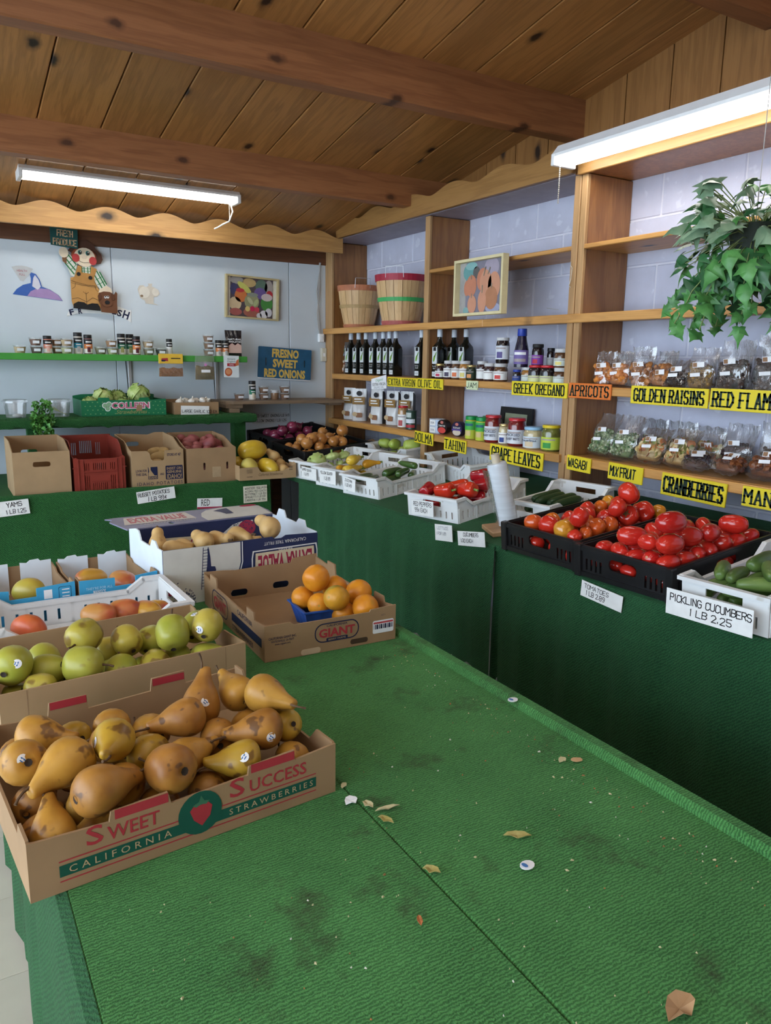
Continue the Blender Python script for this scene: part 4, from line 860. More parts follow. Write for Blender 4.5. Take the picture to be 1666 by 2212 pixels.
for i, r in enumerate(EVSQ): put('butternut_squash', lab[i], 'squash', SQM[i % 3], (r[0], r[1]+.03, r[2]-.012), r[3:6], r[6]*.78, 'tan squash in the navy box', [('stem', sqst)])
# white tray of mangoes and the blue mango boxes behind it
tray('grey-white slotted tray of mangoes behind the green pear box', (.303, 2.100, .7205), 1, .50, .28, .068, .100, tilt=False)
M_mg = [mat('mango red', (.50, .10, .045), (.52, .24, .06), rough=.36, scale=10, lo=.4, hi=.62, spots=((.20, .03, .04), 8, .6, .6)), mat('mango sunset', (.56, .30, .04), (.42, .07, .06), rough=.36, scale=7, lo=.45, hi=.6),
        mat('mango green', (.36, .34, .05), (.55, .36, .05), rough=.36, scale=7, spots=((.3, .06, .05), 6, .64, .5)), mat('mango coral', (.55, .10, .035), (.58, .17, .04), rough=.36, scale=9, spots=((.3, .02, .03), 8, .6, .5))]
mp_ = profile([(0, -.056), (.014, -.054), (.032, -.036), (.040, -.006), (.038, .024), (.024, .046), (.008, .054), (0, .055)], 3)
MGM = [blob('mango', mp_, 18, .05, .7, .10, k, m=M_mg[k], squash=(1, .86, 1)) for k in range(4)]
ml = ['green and yellow mango in the left blue box', 'yellow mango with a dark blemish behind the torn blue flap', 'large purple-red mango in the right blue box', 'coral mango in the white tray under the printed box panel', 'second red mango from the right in the white tray',
      'yellow-red mango near the right end of the white tray', 'orange-red mango at the far left of the white tray', 'small mango tucked in the right end of the white tray']
for i, r in enumerate(MANGO): put('mango', ml[i], 'mango', MGM[r[7]], ((.205, 2.39, .790), (.385, 2.44, .79), (.468, 2.345, .79))[i] if i < 3 else (r[0], r[1]+.022, r[2]), r[3:6], r[6]*(.82 if i < 3 else .78), 'mangoes on the middle table', [('stem_scar', on)] if False else ())
def mango_box(label, FL, L, notch, flapx):
    sp = [(0, 0), (.331, 0), (.331, .092), (.27, .088), (.25, .078), (.07, .080), (.05, .112), (0, .110)]
    b = carton('mango_box', label, FL, 3, L, .34, .092, M_kraft, mats=dict(front=M_bluep), group='blue mango boxes', outl=dict(front=[(0, 0), (L, 0), (L, .112), (notch[1], .106), (notch[1], .082), (notch[0], .082), (notch[0], .108), (0, .112)], left=sp, right=sp))
    for x in flapx: MB().plate([[(0, 0), (.092, 0), (.092, .104), (.06, .103), (.055, .110), (.03, .108), (.02, .100), (0, .103)]], .004, FR((x, .332, .0), (1, 0, 0), (0, 0, 1))).build('corner_flap', M_lblue, b)
    return b
b1 = mango_box('bright blue mango box beside the navy box, with white torn flaps', (.326, 2.264, .7205), .226, (.10, .16), (.0045, .129))
text(b1, "THEY'RE FOR ALL", .075, .008, FRONT(.055, .085), flat('pale blue print', (.45, .70, .85))); text(b1, 'MANGOS', .035, .012, FRONT(.055, .073), M_wht, bold=.02)
for z in (.062, .054, .047, .040): decal(b1, 'printed_line', [rect(-.04, -.0015, .025, .0015)], FRONT(.055, z), M_print)
decal(b1, 'printed_square', [rect(-.012, -.014, .012, .012)], FRONT(.205, .088), M_wht)
b2 = mango_box('bright blue mango box at the left edge holding one green mango', (.088, 2.260, .7205), .228, (.055, .125), (.0045, .131))
decal(b2, 'printed_square', [rect(-.011, -.014, .011, .012)], FRONT(.155, .086), M_wht); decal(b2, 'printed_panel', [rrect(.034, .04, .004, 2), rrect(.032, .038, .004, 2)], FRONT(.20, .082), M_print)
for k in range(3): decal(b2, 'printed_line', [rect(-.008, -.0015, .012, .0015)], FRONT(.20, .093-.010*k), M_wht)
# ================================================================== price cards
def card(sg, name, label, lines, m=None, t=.0018, ink=None, cat='sign', seed=1, jit=.05, wm=.14, loops=None):
    """white price card standing off the cloth; lines: (text, height, x, y, aspect) measured from the lower left corner"""
    x, y, z, a, b, c, d, e, f, w, h = sg[0]; F = frame((x, y, z), (a, b, c), (d, e, f)); F4 = F.to_3x3().to_4x4()
    o = link(name, MB().plate([loops or rect(-w/2, -h/2, w/2, h/2)], t).mesh(name), m or M_card, None, (x, y, z), F4); tag(o, label, cat, 'hand-lettered price cards')
    hand(o, [(l[0], l[1]*h, (l[2]-.5)*w, (l[3]-.5)*h, l[4] if len(l) > 4 else .55) for l in lines], T(0, 0, t+.0006), ink or M_ink, wm, jit, seed); return o
card(SG_yams, 'price_card', 'white price card reading YAMS on the left table skirt', [('YAMS', .3, .42, .58, .62), ('1 LB 1.25', .26, .40, .14, .55)], seed=3)
card(SG_russet, 'price_card', 'white price card reading RUSSET POTATOES on the left table skirt', [('RUSSET POTATOES', .30, .04, .55, .47), ('1 LB 99¢', .34, .28, .08, .55)], seed=4)
card(SG_winter, 'price_card', 'small cream card listing winter squash prices', [('WINTER SQUASH', .12, .06, .80, .75), ('ACORN 150 EACH', .11, .06, .62, .75), ('BUTTERNUT 1 LB 100', .11, .06, .45, .6), ('SPAGHETTI 1 LB 100', .11, .06, .28, .6), ('CABOCHA 1 LB 99¢', .11, .06, .10, .65)], m=flat('cream card', (.72, .68, .55)), seed=5)
x = card(SG_red, 'price_card', 'printed white card reading RED with a crimson lower edge', [], seed=1)
text(x, 'RED', .050, .036, T(-.025, .005, .0026), M_ink, bold=.0); decal(x, 'crimson_band', [rect(-.073, -.0295, .073, -.020)], T(0, 0, .0024), M_evr)
card(SG_peppers, 'price_card', 'white price card reading RED PEPPERS on the pepper tray', [('RED PEPPERS', .26, .10, .62, .62), ('99¢ EACH', .26, .16, .22, .6)], seed=6)
card(SG_lettuce, 'price_card', 'faded square price card reading LETTUCE on the right table skirt', [('LETTUCE', .17, .14, .70, .8), ('1 FOR 1.89', .17, .10, .36, .62)], seed=7, ink=flat('grey ink', (.25, .26, .30)))
card(SG_cukes, 'price_card', 'white price card reading CUCUMBERS on the right table skirt', [('CUCUMBERS', .24, .22, .66, .62), ('1.00 EACH', .24, .12, .24, .6)], seed=8)
card(SG_tomato, 'price_card', 'white price card reading TOMATOES below the tomato crates', [('TOMATOES', .26, .08, .60, .75), ('1 LB 2.89', .28, .14, .18, .6)], seed=9)
card(SG_pickling, 'price_card', 'long white price card reading PICKLING CUCUMBERS', [('PICKLING CUCUMBERS', .27, .05, .56, .6), ('1 LB 2.25', .26, .30, .16, .75)], seed=10)
card(SG_ssq, 'price_card', 'white price card reading SUMMER SQUASH on the scalloped squash tray', [('SUMMER SQUASH', .2, .04, .66, .62), ('1 LB 119', .24, .18, .25, .6)], seed=11)
card(SG_ysq, 'price_card', 'white price card reading YELLOW SQUASH', [('YELLOW SQUASH', .2, .05, .66, .62), ('1 LB 119', .24, .28, .25, .6)], seed=12)
card(SG_zuc, 'price_card', 'white price card reading ZUCCHINI on the zucchini tray', [('ZUCCHINI', .2, .08, .68, .7), ('1 LB 149', .24, .10, .30, .6)], seed=13)
card(SG_onions, 'price_card', 'pale card with red and yellow onion prices on the back wall', [('RED SWEET ONIONS/LB 149', .22, .06, .60, .58), ('YELLOW ONIONS 1 LB 1.25', .22, .04, .16, .58)], m=flat('grey card', (.55, .58, .62)), seed=14)
card(SG_garlic, 'price_card', 'white price card reading LARGE GARLIC on the garlic box', [('LARGE GARLIC 100 EA', .28, .04, .30, .62)], seed=15)
# ================================================================== right table trays and their produce
tray('white slotted tray of zucchini beside the pepper tray', on_rt(2.135, 3.49, .001), 10, .48, .285)
tray('white slotted tray of yellow crookneck squash between two other trays', on_rt(2.125, 3.808, .001), 10, .48, .285)
tray('white slotted tray of pale scalloped summer squash next to the onion crates', on_rt(2.12, 4.126, .001), 10, .48, .285)
tray('white tray of chayote against the far shelf upright', on_rt(2.622, 4.155, .001), 93, .44, .285)
tray('empty grey-white slotted tray below the tahini sign', on_rt(2.585, 3.40, .001), 82, .52, .29, .085, .115)
tray('white slotted tray of red peppers behind its price card', on_rt(2.14, 2.835, .001), 12, .48, .30)
tray('white tray of long cucumbers mostly hidden by the bag roll', on_rt(2.335, 2.452, .001), 7, .42, .29, .06, .10)
tray('white tray of pickling cucumbers at the right edge of the picture', on_rt(2.08, 1.272, .001), 4, .48, .25, .075, .110)
crate('black crate of large mixed tomatoes beside the bag roll', on_rt(2.125, 2.034, .001), TILT @ RZ(2), .53, .365, .110)
crate('black crate of plum tomatoes behind the tomato price card', on_rt(2.12, 1.640, .001), TILT @ RZ(2), .53, .365, .110)
ONR = frame((0, 0, 0), (math.cos(R(10)), math.sin(R(10)), .05*math.cos(R(10))+.1*math.sin(R(10))), (-math.sin(R(10)), math.cos(R(10)), -.05*math.sin(R(10))+.1*math.cos(R(10))))
onf = lambda x, y: .795+.1*(y-4.3)+.05*(x-1.93)
crate('black crate of yellow onions in front of the red onion crate', (2.21, 4.545, onf(2.21, 4.545)), ONR, .53, .365, .105)
crate('black crate of red onions in the corner by the back wall', (2.20, 4.945, onf(2.20, 4.945)), ONR, .53, .365, .105)
for x, y, l in ((2.2, 4.72, 'middle'), (2.2, 5.08, 'back')): tag(MB().bbox((x-.2, y-.02, zt_(x)+.0005 if False else .8185), (x+.2, y+.02, onf(x-.2, y)-.006), .002).build('support_block', M_trim), f'low dark wooden block propping up the {l} of the onion crates', 'block')
tag(MB().plate([[(0, 0), (.20, 0), (.20, .12), (.12, .16), (.02, .13)]], .004, frame((2.56, 4.64, .845), (.1, -.99, .02), (.35, .03, .93)) @ Matrix.Diagonal((.8, .6, 1, 1))).build('cardboard_piece', M_kraft3), 'torn scrap of brown cardboard behind the chayote tray', 'cardboard')
# tomatoes
M_tom = [mat('tomato red', (.50, .018, .012), (.62, .035, .016), rough=.18, scale=9, coat=.5), mat('tomato orange red', (.58, .07, .012), (.62, .13, .02), rough=.18, scale=8, coat=.5),
         mat('tomato orange', (.62, .14, .012), (.58, .09, .012), rough=.18, scale=8, coat=.5), mat('tomato turning', (.62, .20, .015), (.60, .30, .03), rough=.18, scale=9, coat=.5)]
tp_ = profile([(0, -.030), (.012, -.032), (.030, -.022), (.038, -.002), (.034, .018), (.018, .029), (.006, .026), (0, .024)], 3)
M_rom = mat('plum tomato red', (.46, .014, .012), (.60, .03, .016), rough=.18, scale=9, coat=.5, randv=.12)
TOMM = [blob('tomato', tp_, 24, .05, .8, 0, k, .025, 5, m=M_tom[k]) for k in range(4)]
star = MB()
for k in range(5): star.add([(0, 0, .026), (.006*math.cos(k*1.2566-.5), .006*math.sin(k*1.2566-.5), .028), (.017*math.cos(k*1.2566), .017*math.sin(k*1.2566), .0315), (.006*math.cos(k*1.2566+.5), .006*math.sin(k*1.2566+.5), .028)], [(0, 1, 2, 3)])
star = shaped(star, 'calyx', mat('tomato calyx', (.10, .10, .03), rough=.8))
lab = pile_labels([r[:3] for r in TOM_A], [('red', 'orange-red', 'orange', 'yellow-orange')[r[4]]+' tomato' for r in TOM_A], 'the large-tomato crate', 4)
rt_ = random.Random(5)
for i, r in enumerate(TOM_A): put('tomato', lab[i], 'tomato', TOMM[r[4]], r[:3], (rt_.uniform(-.9, .9), rt_.uniform(-.9, .9), rt_.uniform(-.3, 1)), r[3]*.96, 'large tomatoes', [('calyx', star)] if i % 2 else ())
rp_ = profile([(0, -.041), (.010, -.040), (.022, -.028), (.0275, -.006), (.0265, .016), (.018, .034), (.006, .040), (0, .0395)], 3)
ROM = [blob('plum_tomato', rp_, 18, .04, .8, .05, k, .012, 3, m=M_rom) for k in range(3)]
for k, (x0, y0, nx, ny, me_, nm_) in enumerate(((1.905, 1.898, 6, 4, TOMM[0], 'tomato'), (1.905, 1.505, 7, 5, None, 'plum_tomato'))):
    for i in range(nx):
        for j in range(ny):
            q = on_rt(x0+.45*i/(nx-1)+(.008 if j % 2 else -.008), y0+.285*j/(ny-1)+.016*(i/(nx-1)), .042 if me_ else .044)
            put(nm_, ('large tomato in the buried lower layer of its crate' if me_ else 'plum tomato in the buried lower layer of its crate'), 'tomato', me_ or ROM[0], q, (0, 0, 1) if me_ else AZ(90, 3), .85 if me_ else .76, 'lower layer of '+('large' if me_ else 'plum')+' tomatoes', [])
rsc = shaped(MB().lathe([(0, .0395), (.004, .0405), (.0055, .0392)], 6), 'stem_scar', mat('pale scar', (.45, .35, .15)))
lab = pile_labels([r[:3] for r in TOM_B], 'red plum tomato', 'the plum-tomato crate', 4)
for i, r in enumerate(TOM_B): put('plum_tomato', lab[i], 'tomato', ROM[0 if i % 5 else 1], r[:3], AZ(r[3]+(180 if i % 3 == 0 else 0), rt_.uniform(-12, 25)), r[4]*.97, 'plum tomatoes', [('stem_scar', rsc)])
# red peppers
M_pep = [mat('pepper crimson', (.30, .008, .016), (.42, .012, .016), rough=.16, scale=8, coat=.5), mat('pepper scarlet', (.55, .022, .010), (.60, .05, .014), rough=.16, scale=8, coat=.5)]
pp = profile([(0, -.044), (.014, -.047), (.027, -.040), (.031, -.012), (.035, .020), (.028, .040), (.012, .043), (0, .035)], 3)
PEPM = [blob('pepper', pp, 24, .07, .8, .03, k+4, .06, 4, m=M_pep[k]) for k in range(2)]
pps = shaped(MB().tube([(0, 0, .034), (.001, 0, .045), (.005, 0, .058)], [.008, .0045, .0055], 7), 'stem', M_gstem)
lab = pile_labels([r[:3] for r in PEPPER], [('dark crimson', 'bright scarlet')[r[5]]+' pepper' for r in PEPPER], 'the pepper tray', 3)
for i, r in enumerate(PEPPER): put('red_pepper', lab[i], 'pepper', PEPM[r[5]], r[:3], AZ(r[3]-50, 8), r[4]*.93, 'red peppers in the tray', [('stem', pps)])
# zucchini, crookneck squash, pattypan, chayote
M_zuc = mat('zucchini skin', (.020, .060, .012), (.06, .13, .022), rough=.28, scale=30, stretch=(1, 1, .15), coat=.3, spots=((.13, .19, .05), 120, .66, .6))
zp = profile([(0, -.095), (.014, -.094), (.024, -.080), (.0255, -.03), (.022, .04), (.016, .082), (0, .086)], 3)
ZM = [blob('zucchini', zp, 14, .03, .4, .012*(k-1), k, .02, 6, m=M_zuc) for k in range(3)]
zst = shaped(MB().lathe([(.011, .080), (.0085, .094), (.010, .102), (0, .103)], 6), 'stem', M_gstem)
lab = pile_labels([r[:3] for r in ZUCC], 'dark green zucchini', 'the zucchini tray', 2)
for i, r in enumerate(ZUCC): put('zucchini', lab[i], 'zucchini', ZM[i % 3], r[:3], AZ(r[3], 2), r[5]*.78, 'zucchini in the tray', [('stem', zst)])
M_ysq = [mat('yellow squash skin', (.62, .40, .030), (.66, .46, .06), rough=.3, scale=20, coat=.2), mat('orange squash skin', (.60, .27, .015), (.62, .33, .02), rough=.3, scale=20, coat=.2)]
yq = profile([(0, -.060), (.014, -.061), (.026, -.046), (.028, -.022), (.020, .008), (.0125, .034), (.011, .056), (0, .062)], 3)
YQM = [blob('squash', yq, 14, .05, .6, .14, k, m=M_ysq[k]) for k in range(2)]
yqs = shaped(MB().lathe([(.009, .056), (.006, .068), (.008, .076), (0, .077)], 6), 'stem', M_gstem)
lab = pile_labels([r[:3] for r in YSQ], [('yellow', 'orange-yellow')[r[5]]+' crookneck squash' for r in YSQ], 'the middle squash tray', 2)
for i, r in enumerate(YSQ): put('yellow_squash', lab[i], 'squash', YQM[r[5]], r[:3], AZ(r[3], 5), r[4]*.95, 'crookneck squash in the tray', [('stem', yqs)])
M_pat = mat('pattypan skin', (.36, .46, .13), (.50, .56, .24), rough=.4, scale=16, stretch=(1, 1, .3))
pq = profile([(0, -.020), (.014, -.021), (.030, -.012), (.040, .0), (.032, .012), (.016, .019), (0, .019)], 3)
PQM = [blob('pattypan', pq, 30, .05, .7, 0, k, .06, 10, m=M_pat) for k in range(2)]
pqs = shaped(MB().tube([(0, 0, .017), (0, 0, .028), (.003, 0, .036)], [.007, .005, .006], 6), 'stem', M_gstem)
lab = pile_labels([r[:3] for r in PATTY], 'pale green scalloped squash', 'the summer squash tray', 2)
for i, r in enumerate(PATTY): put('pattypan_squash', lab[i], 'squash', PQM[i % 2], r[:3], (rt_.uniform(-1, .2), rt_.uniform(-1, .2), .7), r[3], 'scalloped squash in the tray', [('stem', pqs)])
M_chy = mat('chayote skin', (.30, .42, .06), (.40, .50, .10), rough=.38, scale=14)
cq = profile([(0, -.048), (.012, -.050), (.032, -.038), (.038, -.010), (.032, .018), (.021, .040), (0, .047)], 3)
CQM = [blob('chayote', cq, 20, .06, .8, .05, k, .05, 5, m=M_chy) for k in range(2)]
lab = pile_labels([r[:3] for r in CHAY], 'light green chayote', 'the chayote tray', 2)
for i, r in enumerate(CHAY): put('chayote', lab[i], 'chayote', CQM[i % 2], r[:3], AZ(r[3], 8), r[4]*.92, 'chayotes in the tray')
# onions
M_on = [mat('red onion skin', (.13, .012, .040), (.22, .030, .075), rough=.26, scale=26, stretch=(1, 1, .12), coat=.3), mat('yellow onion skin', (.40, .15, .030), (.55, .26, .075), rough=.28, scale=26, stretch=(1, 1, .12), coat=.3, randv=.15)]
oq = profile([(0, -.034), (.008, -.035), (.026, -.027), (.037, -.004), (.033, .016), (.018, .030), (.006, .038), (.004, .050), (0, .052)], 3)
OQM = [blob('onion', oq, 18, .03, .8, 0, k, m=M_on[k]) for k in range(2)]
orr = MB()
for k in range(9): a = k*.7; orr.tube([(0, 0, -.034), (.004*math.cos(a), .004*math.sin(a), -.040), (.008*math.cos(a), .008*math.sin(a), -.043)], .0005, 3)
orr = shaped(orr, 'roots', mat('dry roots', (.45, .36, .22), rough=.9))
for nm_, D_, k, cr in (('red_onion', RONION, 0, 'the red onion crate'), ('yellow_onion', YONION, 1, 'the yellow onion crate')):
    lab = pile_labels([r[:3] for r in D_], ('purple-red onion', 'golden yellow onion')[k], cr, (2, 3)[k])
    for i, r in enumerate(D_): put(nm_, lab[i], 'onion', OQM[k], r[:3], (rt_.uniform(-1, 1), rt_.uniform(-1, 1), rt_.uniform(-.4, 1)), r[3]*.97, nm_.replace('_', ' ')+'s in the crate', [('roots', orr)])
# cucumbers
M_cuk = mat('cucumber skin', (.010, .036, .012), (.022, .060, .018), rough=.4, scale=30, stretch=(1, 1, .2), bump=.3, bscale=90)
M_pik = mat('pickling cucumber skin', (.045, .095, .020), (.12, .19, .045), rough=.34, scale=24, stretch=(1, 1, .3), bump=.3, bscale=160, spots=((.24, .30, .10), 60, .66, .6), randv=.2)
cp_ = profile([(0, -.10), (.013, -.097), (.021, -.07), (.022, 0), (.021, .07), (.013, .097), (0, .10)], 3)
CKM = blob('cucumber', cp_, 12, .03, .4, .01, 1, .015, 6, m=M_cuk)
pk_ = profile([(0, -.055), (.011, -.053), (.018, -.034), (.020, 0), (.018, .034), (.011, .053), (0, .055)], 3)
PKM = [blob('pickling_cucumber', pk_, 12, .05, .8, .05*(k-1), k, .02, 5, m=M_pik) for k in range(3)]
CUKE = [(2.33, 2.345+.052*k+.01*(k % 2), .030, .95) for k in range(5)]+[(2.32+.02*(k % 2), 2.375+.05*k, .073, .93) for k in range(4)]
lab = pile_labels([on_rt(*r[:3]) for r in CUKE], 'dark cucumber', 'the tray behind the roll', 2)
for i, r in enumerate(CUKE): put('cucumber', lab[i], 'cucumber', CKM, on_rt(*r[:3]), AZ(7, 5.6), r[3], 'cucumbers in the tray')
lab = pile_labels([r[:3] for r in PICK], 'stubby green pickling cucumber', 'the right-edge tray', 3)
for i, r in enumerate(PICK): put('pickling_cucumber', lab[i], 'cucumber', PKM[i % 3], r[:3], AZ(r[3], 4), r[4], 'pickling cucumbers in the tray')
# roll of clear produce bags on a wooden base
br_ = thing('bag_roll', 'leaning roll of clear plastic produce bags on a wooden block', 'bag roll', on_rt(2.02, 2.405, .001), 0, None, TILT @ RZ(-20))
MB().bbox((-.085, -.075, 0), (.075, .075, .020), .003).build('base', wood('old board', (.24, .13, .06), (.40, .24, .12), axis=0, knots=False), br_)
LEAN = frame((.01, .0, .018), (1, 0, 0), (0, 1, 0)) @ RX(-4) @ RY(-8)
MB().lathe([(.018, 0), (.018, .31), (.014, .31), (.014, 0)], 16, LEAN, cap=False).build('core', mat('card core', (.55, .48, .36)), br_, smooth=True)
MB().lathe([(.019, .01), (.040, .012), (.0425, .05), (.0405, .15), (.042, .25), (.040, .272), (.019, .274)], 24, LEAN, cap=False).build('plastic_roll', mat('bag plastic', (.62, .67, .72), rough=.16, var=.08, scale=30, stretch=(.2, .2, 3), coat=.6, bump=.25, bscale=60), br_, smooth=True)
MB().add([(-.0425, -.02, .02), (-.043, .03, .02), (-.052, .045, .25), (-.043, -.015, .25), (-.052, .01, .14)], [(0, 1, 4), (1, 2, 4), (2, 3, 4), (3, 0, 4)], LEAN).build('loose_sheet', film('clear film', gloss=.14), br_)
# ================================================================== left table: boxes and produce
yb = carton('yam_box', 'empty plain cardboard box with hand holes behind the yams card', (.335, 4.248, .7485), 0, .272, .41, .235, M_kraft2,
    outl=dict(back=rect(0, 0, .272, .282), left=[(0, 0), (.401, 0), (.401, .282), (.16, .278), (.02, .236), (0, .235)], right=[(0, 0), (.401, 0), (.401, .282), (.16, .280), (.02, .236), (0, .235)]),
    holes=dict(front=[rrect(.085, .026, .012, 4, .135, .17)], back=[rrect(.085, .028, .012, 4, .12, .19)]))
rc = thing('plastic_crate', 'empty reddish brown plastic crate between the cardboard boxes', 'crate', (.622, 4.248, .7485))
W_, D_, t_ = .262, .41, .006
fo_ = [(0, 0), (W_, 0), (W_, .19), (W_-.012, .196), (W_-.03, .186), (.03, .184), (.012, .194), (0, .188)]
sl = hslots(.055, .075, 3, .125, .162, .004)+hslots(.10, .16, 7, .125, .162, .005)+hslots(.187, .207, 3, .125, .162, .004)+hslots(.055, .075, 3, .02, .095, .004)+hslots(.187, .207, 3, .02, .095, .004)+hslots(.095, .165, 8, .01, .055, .004)
MB().plate([fo_]+sl, t_, FR((0, t_, 0), (1, 0, 0), (0, 0, 1))).build('front_wall', M_rpla, rc)
MB().plate([rect(0, 0, W_, .272)]+hslots(.055, .075, 3, .16, .23, .004)+hslots(.10, .16, 7, .17, .24, .005)+hslots(.187, .207, 3, .16, .23, .004)+hslots(.05, .075, 3, .04, .12, .004)+hslots(.187, .21, 3, .04, .12, .004), t_, FR((0, D_, 0), (1, 0, 0), (0, 0, 1))).build('back_wall', M_rpla, rc)
for x in (0, W_-t_): MB().plate([[(0, 0), (D_-2*t_, 0), (D_-2*t_, .272), (.16, .268), (.10, .245), (.06, .195), (0, .19)]]+hslots(.2, .34, 6, .05, .2, .006), t_, FR((x, t_, 0), (0, 1, 0), (0, 0, 1))).build('side_wall', M_rpla, rc)
for q in [((x, -.006, 0), (x+.005, -.0005, .182)) for x in (.02, .045, .215, .24)]+[((.051, -.005, z), (.2145, -.0005, z+.005)) for z in (.178, .115, .105)]+[((.085, -.006, .06), (.175, -.0005, .064)), ((-.006, -.006, .136), (.0195, -.0005, .140)), ((.2455, -.006, .136), (W_+.006, -.0005, .140))]: MB().box(*q).build('rib', M_rpla, rc)
k = MB(); k.box((-.006, D_-.008, .258), (W_+.006, D_+.008, .275)); k.build('rim', M_rpla, rc)
MB().box((t_, t_, 0), (W_-t_, D_-t_, .004)).build('base', M_rpla, rc)
pb_ = carton('potato_box', 'cardboard potato box printed IDAHO POTATOES with a low front notch', (.918, 4.248, .7485), 0, .285, .42, .215, M_kraft2,
    outl=dict(front=[(0, 0), (.285, 0), (.285, .215), (.182, .213), (.178, .165), (.170, .158), (.115, .158), (.105, .168), (.098, .20), (.085, .213), (0, .215)],
              back=[(0, 0), (.285, 0), (.285, .275), (.23, .275), (.19, .262), (.05, .272), (0, .272)], left=[(0, 0), (.411, 0), (.411, .272), (.17, .255), (.07, .225), (.02, .215), (0, .215)],
              right=[(0, 0), (.411, 0), (.411, .275), (.2, .268), (.06, .222), (0, .215)]), holes=dict(back=[rrect(.075, .026, .012, 4, .10, .21)]))
text(pb_, 'STORE AT 45°', .078, .016, FRONT(.232, .188), M_print, bold=.02)
for t__, z in (('LOOK FOR', .105), ('THIS SEAL', .085)): text(pb_, t__, .060, .014, FRONT(.050, z), M_print, bold=.02)
decal(pb_, 'idaho_seal', [rect(-.026, -.034, .026, .034)], FRONT(.112, .090, .0006), M_print)
decal(pb_, 'idaho_shape', [[(-.024, .034), (-.012, .034), (-.012, .018), (-.004, .004), (.002, -.004), (.008, -.014), (.022, -.014), (.022, -.018), (-.024, -.018), (-.024, .0), (-.020, .010)]], FRONT(.112, .090, .0009), M_kraft2)
text(pb_, 'IDAHO', .046, .011, FRONT(.112, .064, .0010), M_kraft2, bold=.03); text(pb_, 'AND', .022, .012, FRONT(.162, .082), M_print, bold=.02)
decal(pb_, 'print_panel', [rrect(.096, .078, .005, 2)], FRONT(.230, .088, .0006), M_print)
for t__, w, h, z in (('INSIST ON', .082, .015, .111), ('GENUINE', .082, .015, .092), ('IDAHO!', .082, .027, .066)): text(pb_, t__, w, h, FRONT(.230, z, .0010), M_kraft2, bold=.02)
text(pb_, 'IDAHO POTATOES', .25, .018, FRONT(.150, .032), M_print, space=1.3)
rb_ = carton('potato_box', 'tall plain cardboard box heaped with red potatoes', (1.222, 4.248, .7485), 0, .288, .42, .215, M_kraft,
    outl=dict(back=rect(0, 0, .288, .27), left=[(0, 0), (.411, 0), (.411, .27), (.2, .262), (.05, .22), (0, .215)], right=[(0, 0), (.411, 0), (.411, .27), (.2, .262), (.05, .22), (0, .215)]),
    holes=dict(front=[rrect(.013, .042, .006, 4, .10, .11), rrect(.013, .042, .006, 4, .235, .11)]))
decal(rb_, 'clear_tape', [rect(-.025, -.03, .025, .03)], FRONT(.17, .075), mat('brown tape', (.42, .30, .18), rough=.3))
MB().box((.006, .006, .0), (.282, .41, .105)).build('potato_fill', mat('packed red potatoes', (.10, .03, .03), rough=.8), rb_)
MB().box((.006, .006, .0), (.279, .41, .085)).build('potato_fill', mat('packed potatoes', (.30, .20, .09), rough=.8), pb_)
M_rp = mat('red potato skin', (.22, .050, .055), (.34, .10, .09), rough=.5, scale=16, spots=((.10, .03, .03), 30, .68, .6)); M_po = mat('russet potato skin', (.36, .23, .085), (.50, .34, .14), rough=.65, scale=18, spots=((.20, .11, .04), 40, .66, .6))
rq = profile([(0, -.040), (.014, -.039), (.029, -.024), (.033, 0), (.029, .024), (.014, .039), (0, .040)], 3)
RPM = [blob('potato', rq, 16, .10, .8, .05, k, m=M_rp) for k in range(3)]; POM = [blob('potato', rq, 16, .10, .8, .05, k, m=M_po, squash=(1.1, .9, 1.3)) for k in range(2)]
lab = pile_labels([r[:3] for r in RPOT], 'red potato', 'the tall red potato box', 2)
for i, r in enumerate(RPOT): put('red_potato', lab[i], 'potato', RPM[i % 3], r[:3], (rt_.uniform(-1, 1), rt_.uniform(-.6, .6), .3), r[3]*.98, 'red potatoes in the box')
pl_ = ['big russet potato in the front notch of the potato box', 'russet potato on the left behind the notch of the potato box', 'russet potato on the right behind the notch of the potato box', 'russet potato at the right side of the notch', 'russet potato low at the left side of the notch']
for i, r in enumerate(POT): put('russet_potato', pl_[i], 'potato', POM[i % 2], (r[0], r[1]+(.0, .05, .05, .03, .0)[i], r[2]), (1, .3*(i % 2), .2), r[3]*.9, 'russet potatoes in the box')
sb_ = carton('squash_box', 'shallow cardboard strawberry box of winter squash at the table corner', (1.500, 4.165, .7745), -2, .348, .30, .085, M_kraft2,
    outl=dict(front=[(0, 0), (.348, 0), (.348, .085), (.30, .06), (.268, .044), (.135, .044), (.125, .05), (.11, .075), (0, .073)], right=[(0, 0), (.291, 0), (.291, .10), (.22, .10), (.21, .075), (.10, .07), (.09, .095), (.03, .095), (0, .085)]))
text(sb_, 'California Strawberries', .15, .016, FRONT(.19, .030), flat('brown print', (.10, .06, .03)), shear=.4)
for z in (.060, .052, .044, .020): text(sb_, 'CALIFORNIA', .035, .005, FRONT(.06, z), M_ink)
for z in (.068, .060, .050): decal(sb_, 'printed_line', [rect(-.011, -.0015, .011, .0015)], FRONT(.315, z), M_ink)
M_sg = [mat('spaghetti squash skin', (.62, .40, .018), (.66, .46, .05), rough=.3, scale=12, coat=.2), mat('pale squash skin', (.55, .47, .13), (.62, .50, .10), rough=.35, scale=9, spots=((.30, .25, .10), 14, .64, .6))]
sq = profile([(0, -.088), (.018, -.086), (.044, -.062), (.056, -.015), (.054, .03), (.036, .070), (.012, .086), (0, .087)], 3)
SGM = [blob('spaghetti_squash', sq, 20, .03, .5, .01, k, m=M_sg[k]) for k in range(2)]
ssc = shaped(MB().lathe([(0, .086), (.006, .092), (.007, .087)], 8), 'stem_scar', M_stem)
